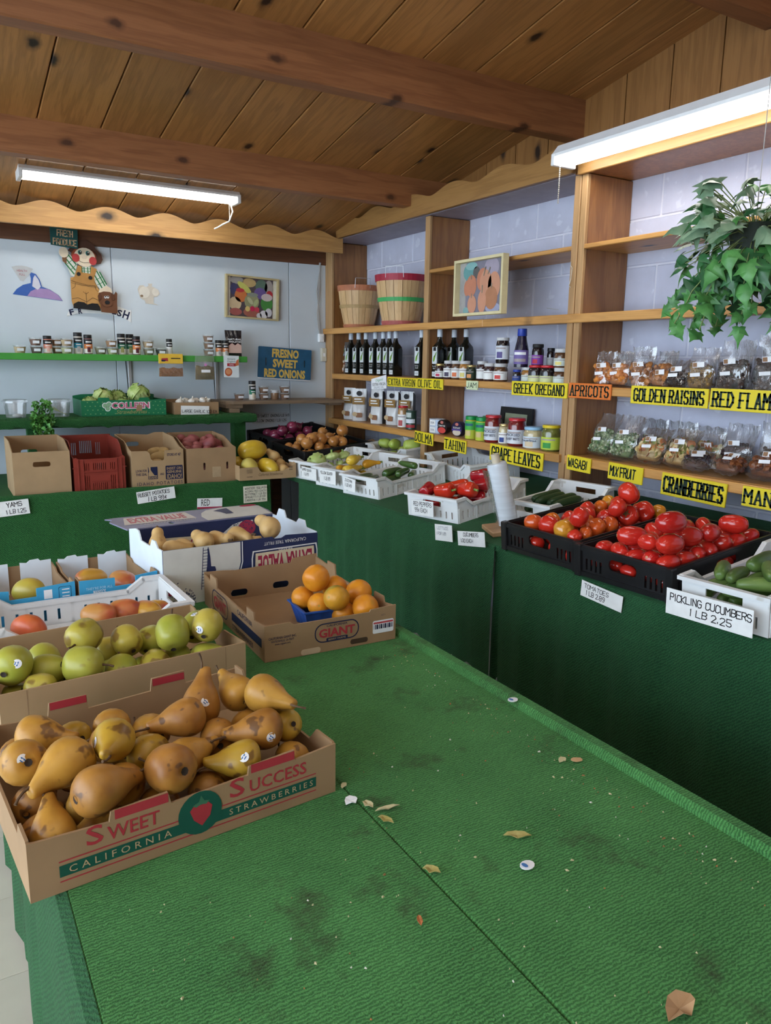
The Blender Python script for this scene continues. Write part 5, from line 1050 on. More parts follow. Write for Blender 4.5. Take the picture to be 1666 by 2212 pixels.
sl_ = ['large yellow spaghetti squash lying across the top of the squash box', 'yellow squash end at the left of the squash box', 'pale yellow squash with a dusty end in the squash box', 'bright yellow round squash in front of the squash box']
for i, (p, d, k, q) in enumerate((((1.655, 4.362, .925), AZ(12, 3), 1.12, 0), ((1.575, 4.392, .845), AZ(80, 10), .72, 0), ((1.592, 4.252, .838), AZ(258, -12), .92, 1), ((1.712, 4.250, .833), AZ(285, -14), .92, 0))):
    put('spaghetti_squash', sl_[i], 'squash', SGM[q], p, d, k, 'winter squash in the box', [('stem_scar', ssc)])
bl_ = ['tan butternut squash behind the yellow squash in the box', 'butternut squash at the back right of the squash box', 'smooth tan butternut squash at the front right of the squash box', 'butternut squash deep between the others in the squash box']
BNM = [blob('squash', sp_, 18, .06, .7, .05, k+7, m=M_tsq) for k in range(2)]
for i, (p, d, k) in enumerate((((1.792, 4.375, .885), AZ(110, 25), .9), ((1.818, 4.318, .842), AZ(80, 20), .8), ((1.788, 4.228, .820), AZ(100, 10), .88), ((1.735, 4.405, .82), AZ(100, 5), .8))): put('butternut_squash', bl_[i], 'squash', BNM[i % 2], p, d, k, 'winter squash in the box', [('stem', sqst)])
# ================================================================== riser shelf: greens
cb = carton('lettuce_carton', 'green printed strawberry carton of iceberg lettuces reading COLLEEN', (.772, 4.835, 1.1135), 0, .50, .30, .095, mat('green carton', (.008, .16, .065), rough=.45, var=.05),
    outl=dict(front=[(0, 0), (.5, 0), (.5, .10), (.40, .094), (.395, .110), (.34, .108), (.335, .094), (.165, .094), (.16, .110), (.10, .110), (.095, .094), (0, .092)],
              back=[(0, 0), (.5, 0), (.5, .115), (.44, .125), (.05, .118), (0, .11)]))
for r_ in range(4):
    for k in range(17): decal(cb, 'clover_print', [oval(.022+.0285*k+(.014 if r_ % 2 else 0), .014+.023*r_, .0045, .0035, 6)], FRONT(0, 0, .0005), flat('clover green', (.16, .33, .14))) if abs(.022+.0285*k-.26) > .14 or r_ in (0, 3) and k % 5 else None
for q in ((.135, .063), (.158, .070), (.150, .045)): decal(cb, 'clover_logo', [oval(q[0], q[1], .017, .017, 14)], FRONT(0, 0, .0008), M_card); decal(cb, 'clover_logo', [oval(q[0], q[1], .013, .013, 14)], FRONT(0, 0, .0011), flat('clover logo', (.25, .42, .25)))
text(cb, 'COLLEEN', .232, .044, FRONT(.285, .062, .0008), M_card, bold=.07); text(cb, 'COLLEEN', .22, .036, FRONT(.285, .062, .0012), flat('pink print', (.52, .12, .20)), bold=.035)
text(cb, 'Strawberries', .185, .024, FRONT(.29, .024, .0010), flat('olive print', (.33, .30, .10)), shear=.35)
decal(cb, 'torn_patch', [[(-.02, -.02), (.018, -.018), (.016, .012), (.004, .02), (-.012, .014)]], FRONT(.335, .048, .0014), M_kraft)
M_let = mat('lettuce leaf', (.26, .40, .075), (.54, .62, .27), rough=.45, scale=16, bump=.5, bscale=40, bdist=.004, spots=((.62, .50, .36), 9, .70, .4))
lb = profile([(0, -.064), (.03, -.066), (.056, -.044), (.071, -.004), (.062, .036), (.032, .060), (0, .065)], 5)
LTM = [blob('lettuce', lb, 28, .16, 1.2, 0, k, m=M_let) for k in range(2)]
lw_ = []
for k in range(3):
    mb = MB(); n1, n2 = 12, 9
    for i in range(n1+1):
        for j in range(n2+1):
            a = R(-55+110*i/n1); e = R(-60+120*j/n2); r_ = .076+.0035*math.sin(i*1.7+j*1.1+k)+.003*math.sin(i*3.1-j*2.3)+(.014 if i in (0, n1) or j == n2 else 0)*abs(math.sin(i*2.1+j*1.3))
            mb.v.append(Vector((r_*math.cos(a)*math.cos(e), r_*math.sin(a)*math.cos(e), r_*math.sin(e)*.92)))
    for i in range(n1):
        for j in range(n2): q = i*(n2+1)+j; mb.f.append((q, q+n2+1, q+n2+2, q+1)); mb.m.append(0)
    lw_.append(shaped(mb, 'leaf', M_let))
ll = ['iceberg lettuce standing highest at the right of the green carton', 'iceberg lettuce in the middle left of the green carton', 'flattened iceberg lettuce at the left of the green carton', 'iceberg lettuce half hidden behind the carton front', 'small lettuce low at the front of the green carton']
LP_ = ((1.135, 4.965, 1.236, .86), (.925, 4.975, 1.214, .80), (.832, 4.915, 1.182, .60), (1.025, 5.045, 1.208, .72), (1.030, 4.905, 1.178, .58))
for i, r in enumerate(LP_):
    o = put('lettuce', ll[i], 'lettuce', LTM[i % 2], r[:3], (rt_.uniform(-.3, .3), -.5, .9), r[3], 'lettuces in the green carton')
    for k in range(5):
        lf = link('leaf', lw_[k % 3], None, o); lf.scale = (.96+.02*k,)*3; lf.rotation_euler = (rt_.uniform(-.5, .5), rt_.uniform(-.5, .5), k*2.1+rt_.uniform(0, .8))
gb = carton('garlic_box', 'small cardboard box of garlic bulbs behind its price card', (1.325, 4.835, 1.1135), 0, .285, .24, .074, M_kraft, outl=dict(back=rect(0, 0, .285, .085)))
M_gar = mat('garlic skin', (.72, .68, .60), (.80, .77, .70), rough=.5, scale=30, stretch=(1, 1, .2))
gq = profile([(0, -.022), (.014, -.023), (.026, -.012), (.028, 0), (.018, .016), (.006, .026), (.005, .042), (0, .043)], 3)
GAM = blob('garlic', gq, 24, .03, .8, 0, 1, .07, 7, m=M_gar)
GP = [(1.375, 4.90, 1.188), (1.42, 4.93, 1.192), (1.455, 4.90, 1.190), (1.49, 4.94, 1.19), (1.53, 4.91, 1.194), (1.565, 4.93, 1.19), (1.40, 4.98, 1.18), (1.51, 4.99, 1.185), (1.45, 4.97, 1.15), (1.55, 4.98, 1.15)]
lab = pile_labels(GP, 'white garlic bulb', 'the garlic box', 2)
for i, p in enumerate(GP): put('garlic_bulb', lab[i], 'garlic', GAM, p, (rt_.uniform(-1, 1), rt_.uniform(-1, .5), .5), .88, 'garlic bulbs in the box')
# clear plastic tubs and the bunch of parsley
for x, l in ((.425, 'left of the parsley'), (.66, 'right of the parsley, with pale stalks inside')):
    t = thing('plastic_tub', f'clear plastic deli tub {l}', 'tub', (x, 4.90, 1.1125)); F_ = film('clear film stiff', gloss=.10, bscale=20, haze=.10, bump=.15, bstretch=(1, 1, 1))
    MB().lathe([(.0, .002), (.052, .002), (.062, .085), (.0615, .085), (.051, .003), (0, .003)], 24, cap=False).build('tub_body', F_, t, smooth=True)
    MB().lathe([(.064, .084), (.070, .086), (.070, .096), (.066, .098), (.06, .104), (0, .105)], 24, cap=False).build('lid', F_, t, smooth=True)
    if x > .5:
        mb = MB(); rd = random.Random(9)
        for k in range(14): a = rd.uniform(0, 6.28); mb.tube([(-.04+rd.uniform(0, .02), -.02+.003*k, .06-rd.uniform(0, .02)), (0, -.02+.003*k, .03), (.038, -.022+.003*k, .012)], .0022, 5)
        mb.build('stalks', mat('pale stalk', (.45, .50, .20)), t)
    else: MB().ball((.01, 0, .012), (.03, .03, .01)).build('paper_liner', M_wht, t)
pa = thing('parsley_bunch', 'leafy bunch of fresh parsley hanging over the riser shelf edge', 'parsley', (.545, 4.80, 1.113))
M_par = mat('parsley leaf', (.035, .15, .022), (.10, .30, .05), rough=.45, scale=40, randv=.25)
def plf(seed):
    mb = MB(); rd = random.Random(seed)
    for a in (-50, 0, 50):
        c, s = math.cos(R(90+a)), math.sin(R(90+a)); l = .019 if a == 0 else .015; pts = [(0, 0), (.35, -.42), (.7, -.5), (.8, -.2), (1, 0), (.8, .2), (.7, .5), (.35, .42)]
        mb.add([((u*c-v*s*.7)*l, (u*s+v*c*.7)*l, .004*math.sin(u*3+a)+.003*abs(v)) for u, v in pts], [tuple(range(8))])
    return shaped(mb, 'leaf', M_par, False)
PL = [plf(k) for k in range(3)]; rd = random.Random(11); mb = MB()
for k in range(150):
    a = rd.uniform(-1, 1); h = rd.random(); x = a*.062*(1-.45*abs(h-.55)); z = .085-h*.19+rd.uniform(-.015, .015); y = -.035-rd.random()*.055+(.06*(z > .02)*rd.random())
    if z < -.01: y = min(y, -.075)
    o = link('leaf', PL[k % 3], None, pa, (x, y, z), (rd.uniform(.3, 2.2), rd.uniform(-.8, .8), rd.uniform(0, 6.28))); o.scale = (1.3,)*3
    if k % 3 == 0: mb.tube([(x, y, z), (x*.6, y*.6, z*.6+.01), (.0+x*.3, .0, .008)], .0012, 4)
mb.build('stalks', mat('parsley stalk', (.12, .28, .05)), pa)
# ================================================================== back wall: green shelf, signs, jars
YW = YB-.012                                             # face of the wall panels
M_gsh = mat('green painted board', (.055, .30, .045), rough=.4, var=.06, scale=12, spots=((.02, .05, .015), 40, .74, .6))
gs = thing('wall_shelf', 'long narrow bright green shelf on the back wall', 'shelf', (.4, YW, 1.478))
def gp(mb, name, m): o = mb.build(name, m, gs); o.location = (-.4, -YW, -1.478); return o
gp(MB().bbox((-1.2, 5.0, 1.460), (1.862, YW-.0005, 1.4775), .002), 'board', M_gsh); gp(MB().bbox((-1.2, 4.982, 1.440), (1.868, 4.9995, 1.479), .003), 'front_edge', M_gsh)
M_brk = mat('shelf bracket', (.45, .46, .47), rough=.4, metal=.6)
for x in (1.13, 1.71):
    gp(MB().bbox((x, YW-.018, 1.12), (x+.022, YW-.0005, 1.4595), .002), 'bracket_post', M_brk)
    gp(MB().tube([(x-.012, YW-.006, 1.46), (x-.004, YW-.006, 1.30), (x+.004, YW-.006, 1.12)], .003, 5), 'cord', mat('dark cord', (.05, .05, .05)))
# printed faces for the small goods
def label_band(parent, r, z0, z1, m, a0=-60, a1=60, n=8, name='label', e=.0008):
    mb = MB()
    for i in range(n+1):
        a = R(a0+(a1-a0)*i/n); mb.v += [Vector(((r+e)*math.cos(a), (r+e)*math.sin(a), z0)), Vector(((r+e)*math.cos(a), (r+e)*math.sin(a), z1))]
    for i in range(n): mb.f.append((2*i, 2*i+2, 2*i+3, 2*i+1)); mb.m.append(0)
    return mb.build(name, m, parent, smooth=True)
M_blk = flat('black cap', (.014, .014, .015), .4); M_grey = flat('silver lid', (.55, .56, .57), .3); M_gold = mat('gold lid', (.55, .42, .18), rough=.3, metal=.7); M_redlid = flat('red lid', (.50, .02, .03), .3, coat=.3)
CAMA = lambda x, y: math.degrees(math.atan2(CAM.y-y, CAM.x-x)) % 360    # direction from an item towards the aisle
def spice(label, x, y, z, h, body, band, dot, s=1.0):
    t = thing('spice_jar', label, 'spice jar', (x, y, z), -90, 'spice jars'); r = .024*s
    MB().lathe([(0, 0), (r*.96, 0), (r, .004), (r, h*.78), (r*.94, h*.80), (r*.94, h*.82), (0, h*.82)], 16).build('jar', flat('spice '+body[0], body[1], .25), t, smooth=True)
    MB().lathe([(r*.97, h*.815), (r, h*.83), (r, h*.985), (r*.95, h), (0, h)], 16, cap=False).build('cap', M_blk, t, smooth=True)
    if band:
        label_band(t, r, h*.05, h*.28, flat('label cream', (.70, .68, .62)), -75, 75); label_band(t, r, h*.28, h*.52, flat('label '+band[0], band[1]), -75, 75); label_band(t, r, h*.52, h*.76, M_blk, -75, 75)
        label_band(t, r, h*.10, h*.36, flat('seed '+dot[0], dot[1]), -22, 22, e=.0014, name='printed_spice'); label_band(t, r, h*.60, h*.66, M_wht, -40, 40, e=.0014, name='printed_name'); label_band(t, r, h*.42, h*.46, M_wht, -35, 35, e=.0014, name='printed_name')
    return t
TEAL = ('teal', (.02, .22, .32)); ORG = ('orange', (.62, .20, .06)); GRN = ('green', (.02, .16, .09)); PEACH = ('peach', (.62, .24, .16))
TAN = ('tan seed', (.45, .30, .14)); MAR = ('maroon', (.10, .02, .03)); GRY = ('grey powder', (.40, .40, .40)); OLV = ('olive powder', (.30, .28, .10))
zs = 1.4782
spice('black-capped spice jar with a pink salt label on the green shelf', .64, 5.06, zs, .104, ('pink', (.55, .22, .16)), PEACH, ('pink salt', (.65, .38, .32)))
spice('tall spice jar with a teal label on the green shelf', .812, 5.06, zs, .128, ('ivory', (.62, .58, .52)), TEAL, GRY, 1.05)
spice('spice jar with an orange label beside the teal one', .868, 5.05, zs, .116, ('plum', (.20, .10, .10)), ORG, MAR)
spice('tall spice jar with a dark green label next to stacked cups', 1.068, 5.06, zs, .128, ('ivory', (.62, .58, .52)), GRN, OLV, 1.02)
spice('green-labelled spice jar half behind an orange one', 1.128, 5.10, zs, .128, ('ivory', (.62, .58, .52)), GRN, OLV, 1.02)
spice('orange-labelled spice jar in front of a green one', 1.156, 5.045, zs, .115, ('plum', (.20, .10, .10)), ORG, MAR)
spice('slim plain white spice jar right of the last dark cup', 1.367, 5.06, zs, .104, ('white', (.66, .65, .62)), ('paper', (.70, .70, .68)), ('paper', (.6, .6, .6)), .78)
spice('orange-labelled spice jar beside the cup stack of three', 1.692, 5.05, zs, .104, ('ivory', (.62, .58, .52)), ORG, GRY, .9)
spice('orange-labelled spice jar touching the black pouch', 1.738, 5.05, zs, .104, ('ivory', (.62, .58, .52)), ORG, GRY, .9)
def cup(label, x, y, z, col, lab_=True):
    t = thing('spice_cup', label, 'cup', (x, y, z), -90, 'small lidded spice cups')
    MB().lathe([(0, .0005), (.026, .0005), (.034, .036), (0, .036)], 16).build('spice_fill', mat('cup '+col[0], col[1], rough=.45, var=.2, scale=90), t, smooth=True)
    MB().lathe([(0, .0), (.0265, .0), (.036, .042), (.038, .043), (.038, .045), (0, .0455)], 16).build('cup_shell', film('cup plastic', gloss=.08, haze=.05, bump=.1, bstretch=(1, 1, 1)), t, smooth=True)
    if lab_: MB().add([(.0315, -.018, .012), (.0315, .018, .012), (.0355, .018, .028), (.0355, -.018, .028)], [(0, 1, 2, 3)]).build('label', M_wht, t)
C_ = dict(cream=('cream', (.58, .44, .26)), brown=('brown', (.16, .06, .03)), choc=('chocolate', (.09, .04, .025)), caramel=('caramel', (.34, .17, .06)), olive=('olive', (.20, .17, .08)), sand=('sand', (.48, .34, .18)), black=('black', (.02, .02, .02)), mint=('pale green', (.42, .42, .22)), cocoa=('cocoa', (.22, .11, .055)))
for x, y, k, c, l in ((.487, 5.06, 0, 'cream', 'cream-coloured spice cup alone at the left end of the green shelf'), (.578, 5.06, 0, 'choc', 'lower dark brown spice cup left of the pink salt jar'), (.574, 5.06, 1, 'brown', 'upper dark brown spice cup left of the pink salt jar'),
    (.700, 5.10, 0, 'caramel', 'lower caramel spice cup behind a sand-coloured one'), (.698, 5.10, 1, 'caramel', 'upper caramel spice cup behind a sand-coloured one'), (.742, 5.03, 0, 'mint', 'lower sand-coloured spice cup left of the teal jar'), (.744, 5.03, 1, 'sand', 'upper sand-coloured spice cup left of the teal jar'),
    (.940, 5.05, 0, 'olive', 'single olive-brown spice cup right of the orange-labelled jar'), (1.008, 5.04, 0, 'mint', 'pale lower spice cup left of the dark green jar'), (1.003, 5.04, 1, 'caramel', 'light brown upper spice cup left of the dark green jar'),
    (1.232, 5.05, 0, 'olive', 'dark lower spice cup right of the orange jar'), (1.230, 5.05, 1, 'sand', 'sandy upper spice cup right of the orange jar'), (1.310, 5.05, 0, 'black', 'nearly black spice cup beside the slim white jar'),
    (1.625, 5.05, 0, 'cocoa', 'bottom cocoa spice cup in the stack of three'), (1.625, 5.05, 1, 'cocoa', 'middle cocoa spice cup in the stack of three'), (1.623, 5.05, 2, 'cocoa', 'top cocoa spice cup in the stack of three')): cup(l, x, y, zs+.0458*k, C_[c])
def pouch(label, loc, rz, w, h, d, m, cat='pouch', name='pouch', group=None, gus=.35, lean=0, top=.12):
    """stand-up bag: pinched flat top seal, bulging base"""
    t = thing(name, label, cat, loc, 0, group, RZ(rz)); t.location.z += .001; mb = MB(); nu, nv = 12, 8
    rows = []
    for j in range(nv+1):
        v = j/nv; th = d*.5*(1-v**1.6)*(.75+.25*math.sin(v*6)) if v < 1 else .0006; th = max(th, .0006); ww = w*(1-.05*math.sin(v*3.14)); row = []
        for s in (1, -1):
            for i in range(nu+1):
                u = -1+2*i/nu; u *= s; row.append(Vector((u*ww/2, -s*th*(1-abs(u)**3)**.6+.002*math.sin(i*2+j), v*h)))
        rows.append(row)
    for r_ in rows: mb.v += r_
    n = len(rows[0])
    for j in range(nv):
        for i in range(n): mb.f.append((j*n+i, j*n+(i+1) % n, (j+1)*n+(i+1) % n, (j+1)*n+i))
    mb.f.append(tuple(reversed(range(n)))); mb.f.append(tuple(range(nv*n, nv*n+n))); mb.m = [0]*len(mb.f)
    o = mb.build('bag', m, t, smooth=True, angle=70); return t
pk_ = pouch('glossy black stand-up pouch of pink salt at the end of the green shelf', (1.806, 5.08, zs), 0, .118, .172, .06, mat('black pouch', (.014, .013, .016), rough=.2, coat=.5, bump=.2, bscale=25, bdist=.004))
FP = lambda z, e: FR((0, -e, z), (1, 0, 0), (0, 0, 1))
decal(pk_, 'print_window', [[(-.045, -.03), (.045, -.03), (.045, .02), (.02, .035), (0, .02), (-.02, .035), (-.045, .018)]], FP(.052, .034), flat('salt pink', (.60, .40, .34))); text(pk_, 'NATURAL', .095, .012, FP(.112, .030), M_wht, bold=.02); text(pk_, 'HIMALAYAN', .095, .012, FP(.096, .031), M_wht, bold=.02); text(pk_, 'Pink Salt', .075, .015, FP(.075, .033), flat('magenta print', (.35, .03, .12)), shear=.3)
# bags hanging from the shelf edge
def hangbag(label, x, z0, z1, w, fill, frac, header=None, lab_=None, d=.03):
    t = thing('hanging_bag', label, 'bag', (x, 4.975, z1), 0, 'bags hanging from the green shelf'); h = z1-z0
    mb = MB(); nu, nv = 10, 8
    for j in range(nv+1):
        v = j/nv; th = d*.5*(math.sin(min(1, v*1.15)*2.6)**.8 if 0 < v < 1 else .02)*max(.1, v)
        for s in (1, -1):
            for i in range(nu+1): u = (-1+2*i/nu)*s; mb.v.append(Vector((u*w/2*(1+.06*v), -s*max(th, .0008)*(1-u*u*.85)-.012+.0015*math.sin(i*3+j*2), -v*h)))
    n = 2*(nu+1)
    for j in range(nv):
        for i in range(n): mb.f.append((j*n+i, (j+1)*n+i, (j+1)*n+(i+1) % n, j*n+(i+1) % n))
    mb.f.append(tuple(range(n))); mb.f.append(tuple(reversed(range(nv*n, nv*n+n)))); mb.m = [0]*len(mb.f)
    mb.build('film', film('bag film', gloss=.12, haze=.05), t, smooth=True)
    fb = MB(); fb.v = [Vector((p.x*.95, -.012+(p.y+.012)*.9, p.z*.985 if p.z < -h*(1-frac)-.002 else -h*(1-frac)-.004+.006*math.sin(p.x*90))) for p in mb.v]; fb.f = list(mb.f); fb.m = list(mb.m); fb.build('contents', mat('fill '+fill[0], fill[1], rough=.8, var=.35, scale=220, bump=.6, bscale=260, bdist=.003), t)
    if header:
        k = MB().bbox((-w/2-.002, -.018, -header[1]), (w/2+.002, -.006, .006), .002).build('header_card', flat('header '+header[0], header[2]), t)
        decal(k, 'brand_panel', [[(-.06, -.016), (-.018, -.018), (-.02, .002), (-.06, .0)]], FR((0, -.0186, -.022), (1, 0, 0), (0, 0, 1)), M_redp); decal(k, 'brand_panel', [[(-.062, -.008), (-.03, -.012), (-.04, -.02), (-.06, -.02)]], FR((0, -.0190, -.022), (1, 0, 0), (0, 0, 1)), M_print); decal(k, 'printed_line', [rect(-.03, -.003, .03, .003)], FR((.03, -.0188, -.022), (1, 0, 0), (0, 0, 1)), M_ink)
    if lab_: decal(t, 'label', [rect(-.03, -.009, .03, .009)], FR((.0, -.034, -h*.66), (1, 0, 0), (0, 0, 1)), M_wht); decal(t, 'round_sticker', [oval(0, 0, .009, .009, 12)], FR((.0, -.030, -h*.42), (1, 0, 0), (0, 0, 1)), flat('pink sticker', (.65, .25, .55)))
    return t
hangbag('hanging bag of orange-brown spice with a yellow card header', 1.347, 1.345, 1.482, .15, ('orange brown', (.36, .16, .05)), .42, ('yellow', .055, (.72, .46, .05)))
hangbag('clear hanging bag of dried herb with a pink dot sticker', 1.567, 1.325, 1.492, .125, ('dried herb', (.20, .16, .07)), .55, None, True, .036)
wp = thing('seasoning_packet', 'white seasoning packet with a red bowl picture hanging on the shelf edge', 'packet', (1.75, 4.975, 1.482))
MB().plate([[(-.052, -.14), (.05, -.142), (.052, 0), (-.052, .002)]], .006, FR((0, -.002, 0), (1, 0, 0), (0, 0, 1))).build('packet', flat('packet white', (.66, .72, .74), .35), wp)
FW = lambda x, z, e=.0088: FR((x, -e, z), (1, 0, 0), (0, 0, 1))
decal(wp, 'picture', [oval(-.022, -.105, .026, .028, 16)], FW(0, 0), flat('chili red', (.42, .10, .04))); decal(wp, 'picture', [oval(-.022, -.103, .019, .018, 14)], FW(0, 0, .0092), flat('shrimp', (.62, .26, .12))); decal(wp, 'picture', [[(.02, -.07), (.05, -.06), (.05, -.02), (.035, -.03)]], FW(0, 0), flat('chili orange', (.55, .16, .06)))
decal(wp, 'name_band', [rect(-.03, -.068, .028, -.048)], FW(0, 0), M_redp); text(wp, 'Simply', .06, .014, FW(.0, -.022), M_grp, shear=.2); text(wp, 'Organic', .06, .016, FW(.0, -.038), M_grp, shear=.2); text(wp, 'CHILI', .03, .009, FW(.0, -.058, .0094), M_wht)
# brown plank with cups
bp_ = thing('wall_plank', 'weathered brown plank shelf wedged on blocks against the shelving', 'shelf', (2.1, 5.0, 1.19)); M_old = wood('weathered plank', (.15, .10, .06), (.26, .18, .115), axis=0, knots=False)
def bp2_(mb, name): o = mb.build(name, M_old, bp_); o.location = (-2.1, -5.0, -1.19); return o
bp2_(MB().plate([[(1.64, YW-.002), (1.72, 4.865), (2.54, 4.86), (2.553, YW-.002)]], .02, T(0, 0, 1.168)), 'board'); bp2_(MB().bbox((1.68, 4.90, 1.1412), (1.80, YW-.01, 1.1675), .002), 'block'); bp2_(MB().bbox((1.70, 4.88, 1.1125), (1.77, 5.05, 1.1405), .002), 'block'); bp2_(MB().bbox((2.45, 4.92, 1.148), (2.55, YW-.01, 1.1675), .002), 'cleat')
cup('single cocoa spice cup at the left of the brown plank', 1.825, 5.04, 1.1885, C_['cocoa'])
spice('dark green labelled spice jar standing on the brown plank', 1.915, 5.03, 1.1885, .128, ('ivory', (.62, .58, .52)), GRN, ('ivory seed', (.62, .55, .42)))
for k, x, l in ((0, 2.003, 'lower cocoa cup right of the green spice jar on the plank'), (1, 2.003, 'upper cocoa cup right of the green spice jar on the plank'), (0, 2.158, 'lower cocoa cup at the right of the plank group'), (1, 2.158, 'upper cocoa cup at the right of the plank group')): cup(l, x, 5.04, 1.1885+.0458*k, C_['cocoa'])
t = thing('glass_jar', 'small silver-lidded jar between the cup stacks on the plank', 'jar', (2.085, 5.04, 1.1885)); MB().lathe([(0, 0), (.026, 0), (.028, .01), (.028, .045), (0, .045)], 16).build('jar', mat('jar spice', (.24, .14, .08), rough=.2), t, smooth=True); MB().lathe([(.029, .046), (.030, .048), (.030, .064), (0, .066)], 16).build('lid', M_grey, t, smooth=True)
tag(MB().plate([[(-.03, 0), (.0, .012), (.035, .006), (.05, -.01), (.02, -.018), (-.01, -.012), (-.035, -.012)]], .004, T(2.42, 4.98, 1.1885)).build('wood_chip', M_old), 'small splinter of wood lying on the brown plank', 'wood chip')
# FRESNO SWEET RED ONIONS sign
fs = thing('onion_sign', 'blue wooden sign with yellow lettering FRESNO SWEET RED ONIONS', 'sign', (2.222, 5.20, 1.435)); FS = frame((0, -.02, 0), (.999, -.02, -.055), (.05, 0, .999))
MB().plate([rrect(.405, .215, .006, 2), rrect(.011, .055, .005, 3, -.145, .005), rrect(.010, .05, .005, 3, .15, .005)], .012, FS).build('board', mat('sign blue', (.018, .095, .19), rough=.4), fs); MB().plate([rect(-.198, -.115, .2, -.109)], .010, FS).build('lower_edge', M_card, fs)
M_yel = flat('sign yellow', (.68, .46, .10))
for t_, w, h, z in (('FRESNO', .205, .062, .068), ('SWEET', .19, .060, -.002), ('RED ONIONS', .315, .062, -.073)): text(fs, t_, w, h, FS @ T(0, z, .0128), M_yel, bold=.045)
# framed picture of preserved vegetables (generic still life of jars)
def picframe(label, M, w, h, d, fw, mfr, mback, loc):
    t = thing('framed_picture', label, 'picture', loc)
    MB().plate([rect(-w/2, -h/2, w/2, h/2), rect(-w/2+fw, -h/2+fw, w/2-fw, h/2-fw)], d, M).build('frame', mfr, t); MB().plate([rect(-w/2+fw*.5, -h/2+fw*.5, w/2-fw*.5, h/2-fw*.5)], .004, M).build('backing', mback, t); return t
M_fr = mat('gilt frame', (.46, .38, .20), rough=.4, var=.1)
PF = frame((0, -.002, 0), (.9995, 0, -.035), (.035, 0, .9995)); pf = picframe('gilt framed picture of pickled vegetables in jars on the back wall', PF, .388, .285, .028, .012, M_fr, flat('mat cream', (.60, .58, .50)), (1.99, YW, 1.878))
pc = MB().plate([rect(-.155, -.132, .155, .132)], .0016, PF @ T(0, 0, .0045)).build('picture', flat('picture dark', (.08, .06, .07)), pf)
def blot(par, cx, cy, rx, ry, col, lvl, PFr, n=12, rot=0): decal(par, 'painted_shape', [oval(cx, cy, rx, ry, n, rot)], PFr @ T(0, 0, .0064+.0003*lvl), flat('paint %.2f %.2f %.2f' % col, col))
for a in ((-.11, .11, .05, .025, (.30, .28, .26), 0), (-.02, .10, .05, .03, (.45, .32, .14), 0), (.07, .08, .045, .05, (.10, .16, .12), 0), (.125, .07, .032, .06, (.34, .30, .28), 0), (-.13, .05, .028, .04, (.05, .05, .12), 1), (-.055, .065, .06, .022, (.48, .48, .12), 1, 12, -35), (.06, .035, .045, .04, (.13, .09, .26), 1),
          (.13, .03, .025, .03, (.40, .03, .04), 1), (-.08, .01, .045, .045, (.52, .16, .05), 2), (-.085, .045, .03, .014, (.45, .04, .05), 3), (-.12, -.045, .045, .045, (.55, .42, .26), 2), (.0, -.025, .055, .055, (.26, .26, .14), 3), (.005, .022, .042, .014, (.22, .24, .20), 4), (-.012, -.02, .014, .03, (.42, .42, .25), 5, 12, 40), (.03, -.03, .014, .028, (.36, .40, .20), 5, 12, -30),
          (.11, -.03, .045, .05, (.06, .22, .05), 3), (.11, .012, .042, .026, (.52, .44, .44), 4), (-.115, -.10, .045, .025, (.32, .09, .08), 4), (.0, -.098, .062, .032, (.30, .10, .07), 5), (-.03, -.075, .018, .018, (.62, .46, .16), 6), (.005, -.072, .018, .018, (.45, .02, .07), 6), (.038, -.075, .018, .017, (.50, .05, .08), 6), (.09, -.105, .03, .028, (.60, .58, .60), 6), (.125, -.09, .026, .03, (.55, .54, .58), 6), (.055, -.115, .02, .018, (.55, .54, .56), 6)): blot(pc, a[0], a[1], a[2], a[3], a[4], a[5], PF, a[6] if len(a) > 6 else 12, a[7] if len(a) > 7 else 0)
# wooden farmer cut-out: layers of painted board
fm = thing('farmer_cutout', 'painted wooden cut-out of a farmer in overalls with a brown dog', 'wall decoration', (.90, YW-.0135, 1.95)); U = .000667
def cut(name, pts, lvl, col, t=.006): return MB().plate([[((x-700)*U, (470-y)*U) for x, y in pts]], t, FR((0, -.004-.0055*lvl, 0), (1, 0, 0), (0, 0, 1))).build(name, flat('cut-out '+name+' %.2f' % col[0], col), fm)
def ov(cx, cy, rx, ry, n=18): return [(cx+rx*math.cos(6.2832*i/n), cy+ry*math.sin(6.2832*i/n)) for i in range(n)]
HAT, SKIN, GOLD_, BRN, DOG = (.075, .030, .018), (.66, .56, .42), (.48, .25, .075), (.24, .11, .035), (.14, .055, .025)
cut('hat', [(560, 250), (600, 200), (640, 160), (720, 145), (790, 185), (805, 220), (850, 262), (862, 310), (842, 348), (800, 356), (700, 330)], 0, HAT)
cut('hair', ov(695, 290, 110, 72), 1, (.24, .055, .02)); cut('face', ov(700, 302, 92, 84), 2, SKIN)
for x, y in ((622, 313), (770, 330)): cut('cheek', ov(x, y, 33, 37), 3, (.38, .035, .035), .003)
for x, y in ((660, 262), (727, 265)): cut('eye', ov(x, y, 17, 20), 3, (.03, .16, .14), .003); cut('pupil', ov(x+2, y+2, 11, 13), 3.6, (.01, .01, .012), .003); cut('eye_glint', ov(x+4, y-5, 4, 5), 4.2, (.7, .7, .7), .003)
cut('nose', ov(700, 302, 23, 15), 3, (.60, .50, .38), .003)
mb = MB(); mb.ribbon([((x-700)*U, (470-y)*U) for x, y in ((640, 330), (665, 345), (690, 352), (715, 348), (740, 348))], .002, 0, FR((0, -.0230, 0), (1, 0, 0), (0, 0, 1))); mb.build('mouth_line', M_ink, fm)
SH = (.58, .60, .54)
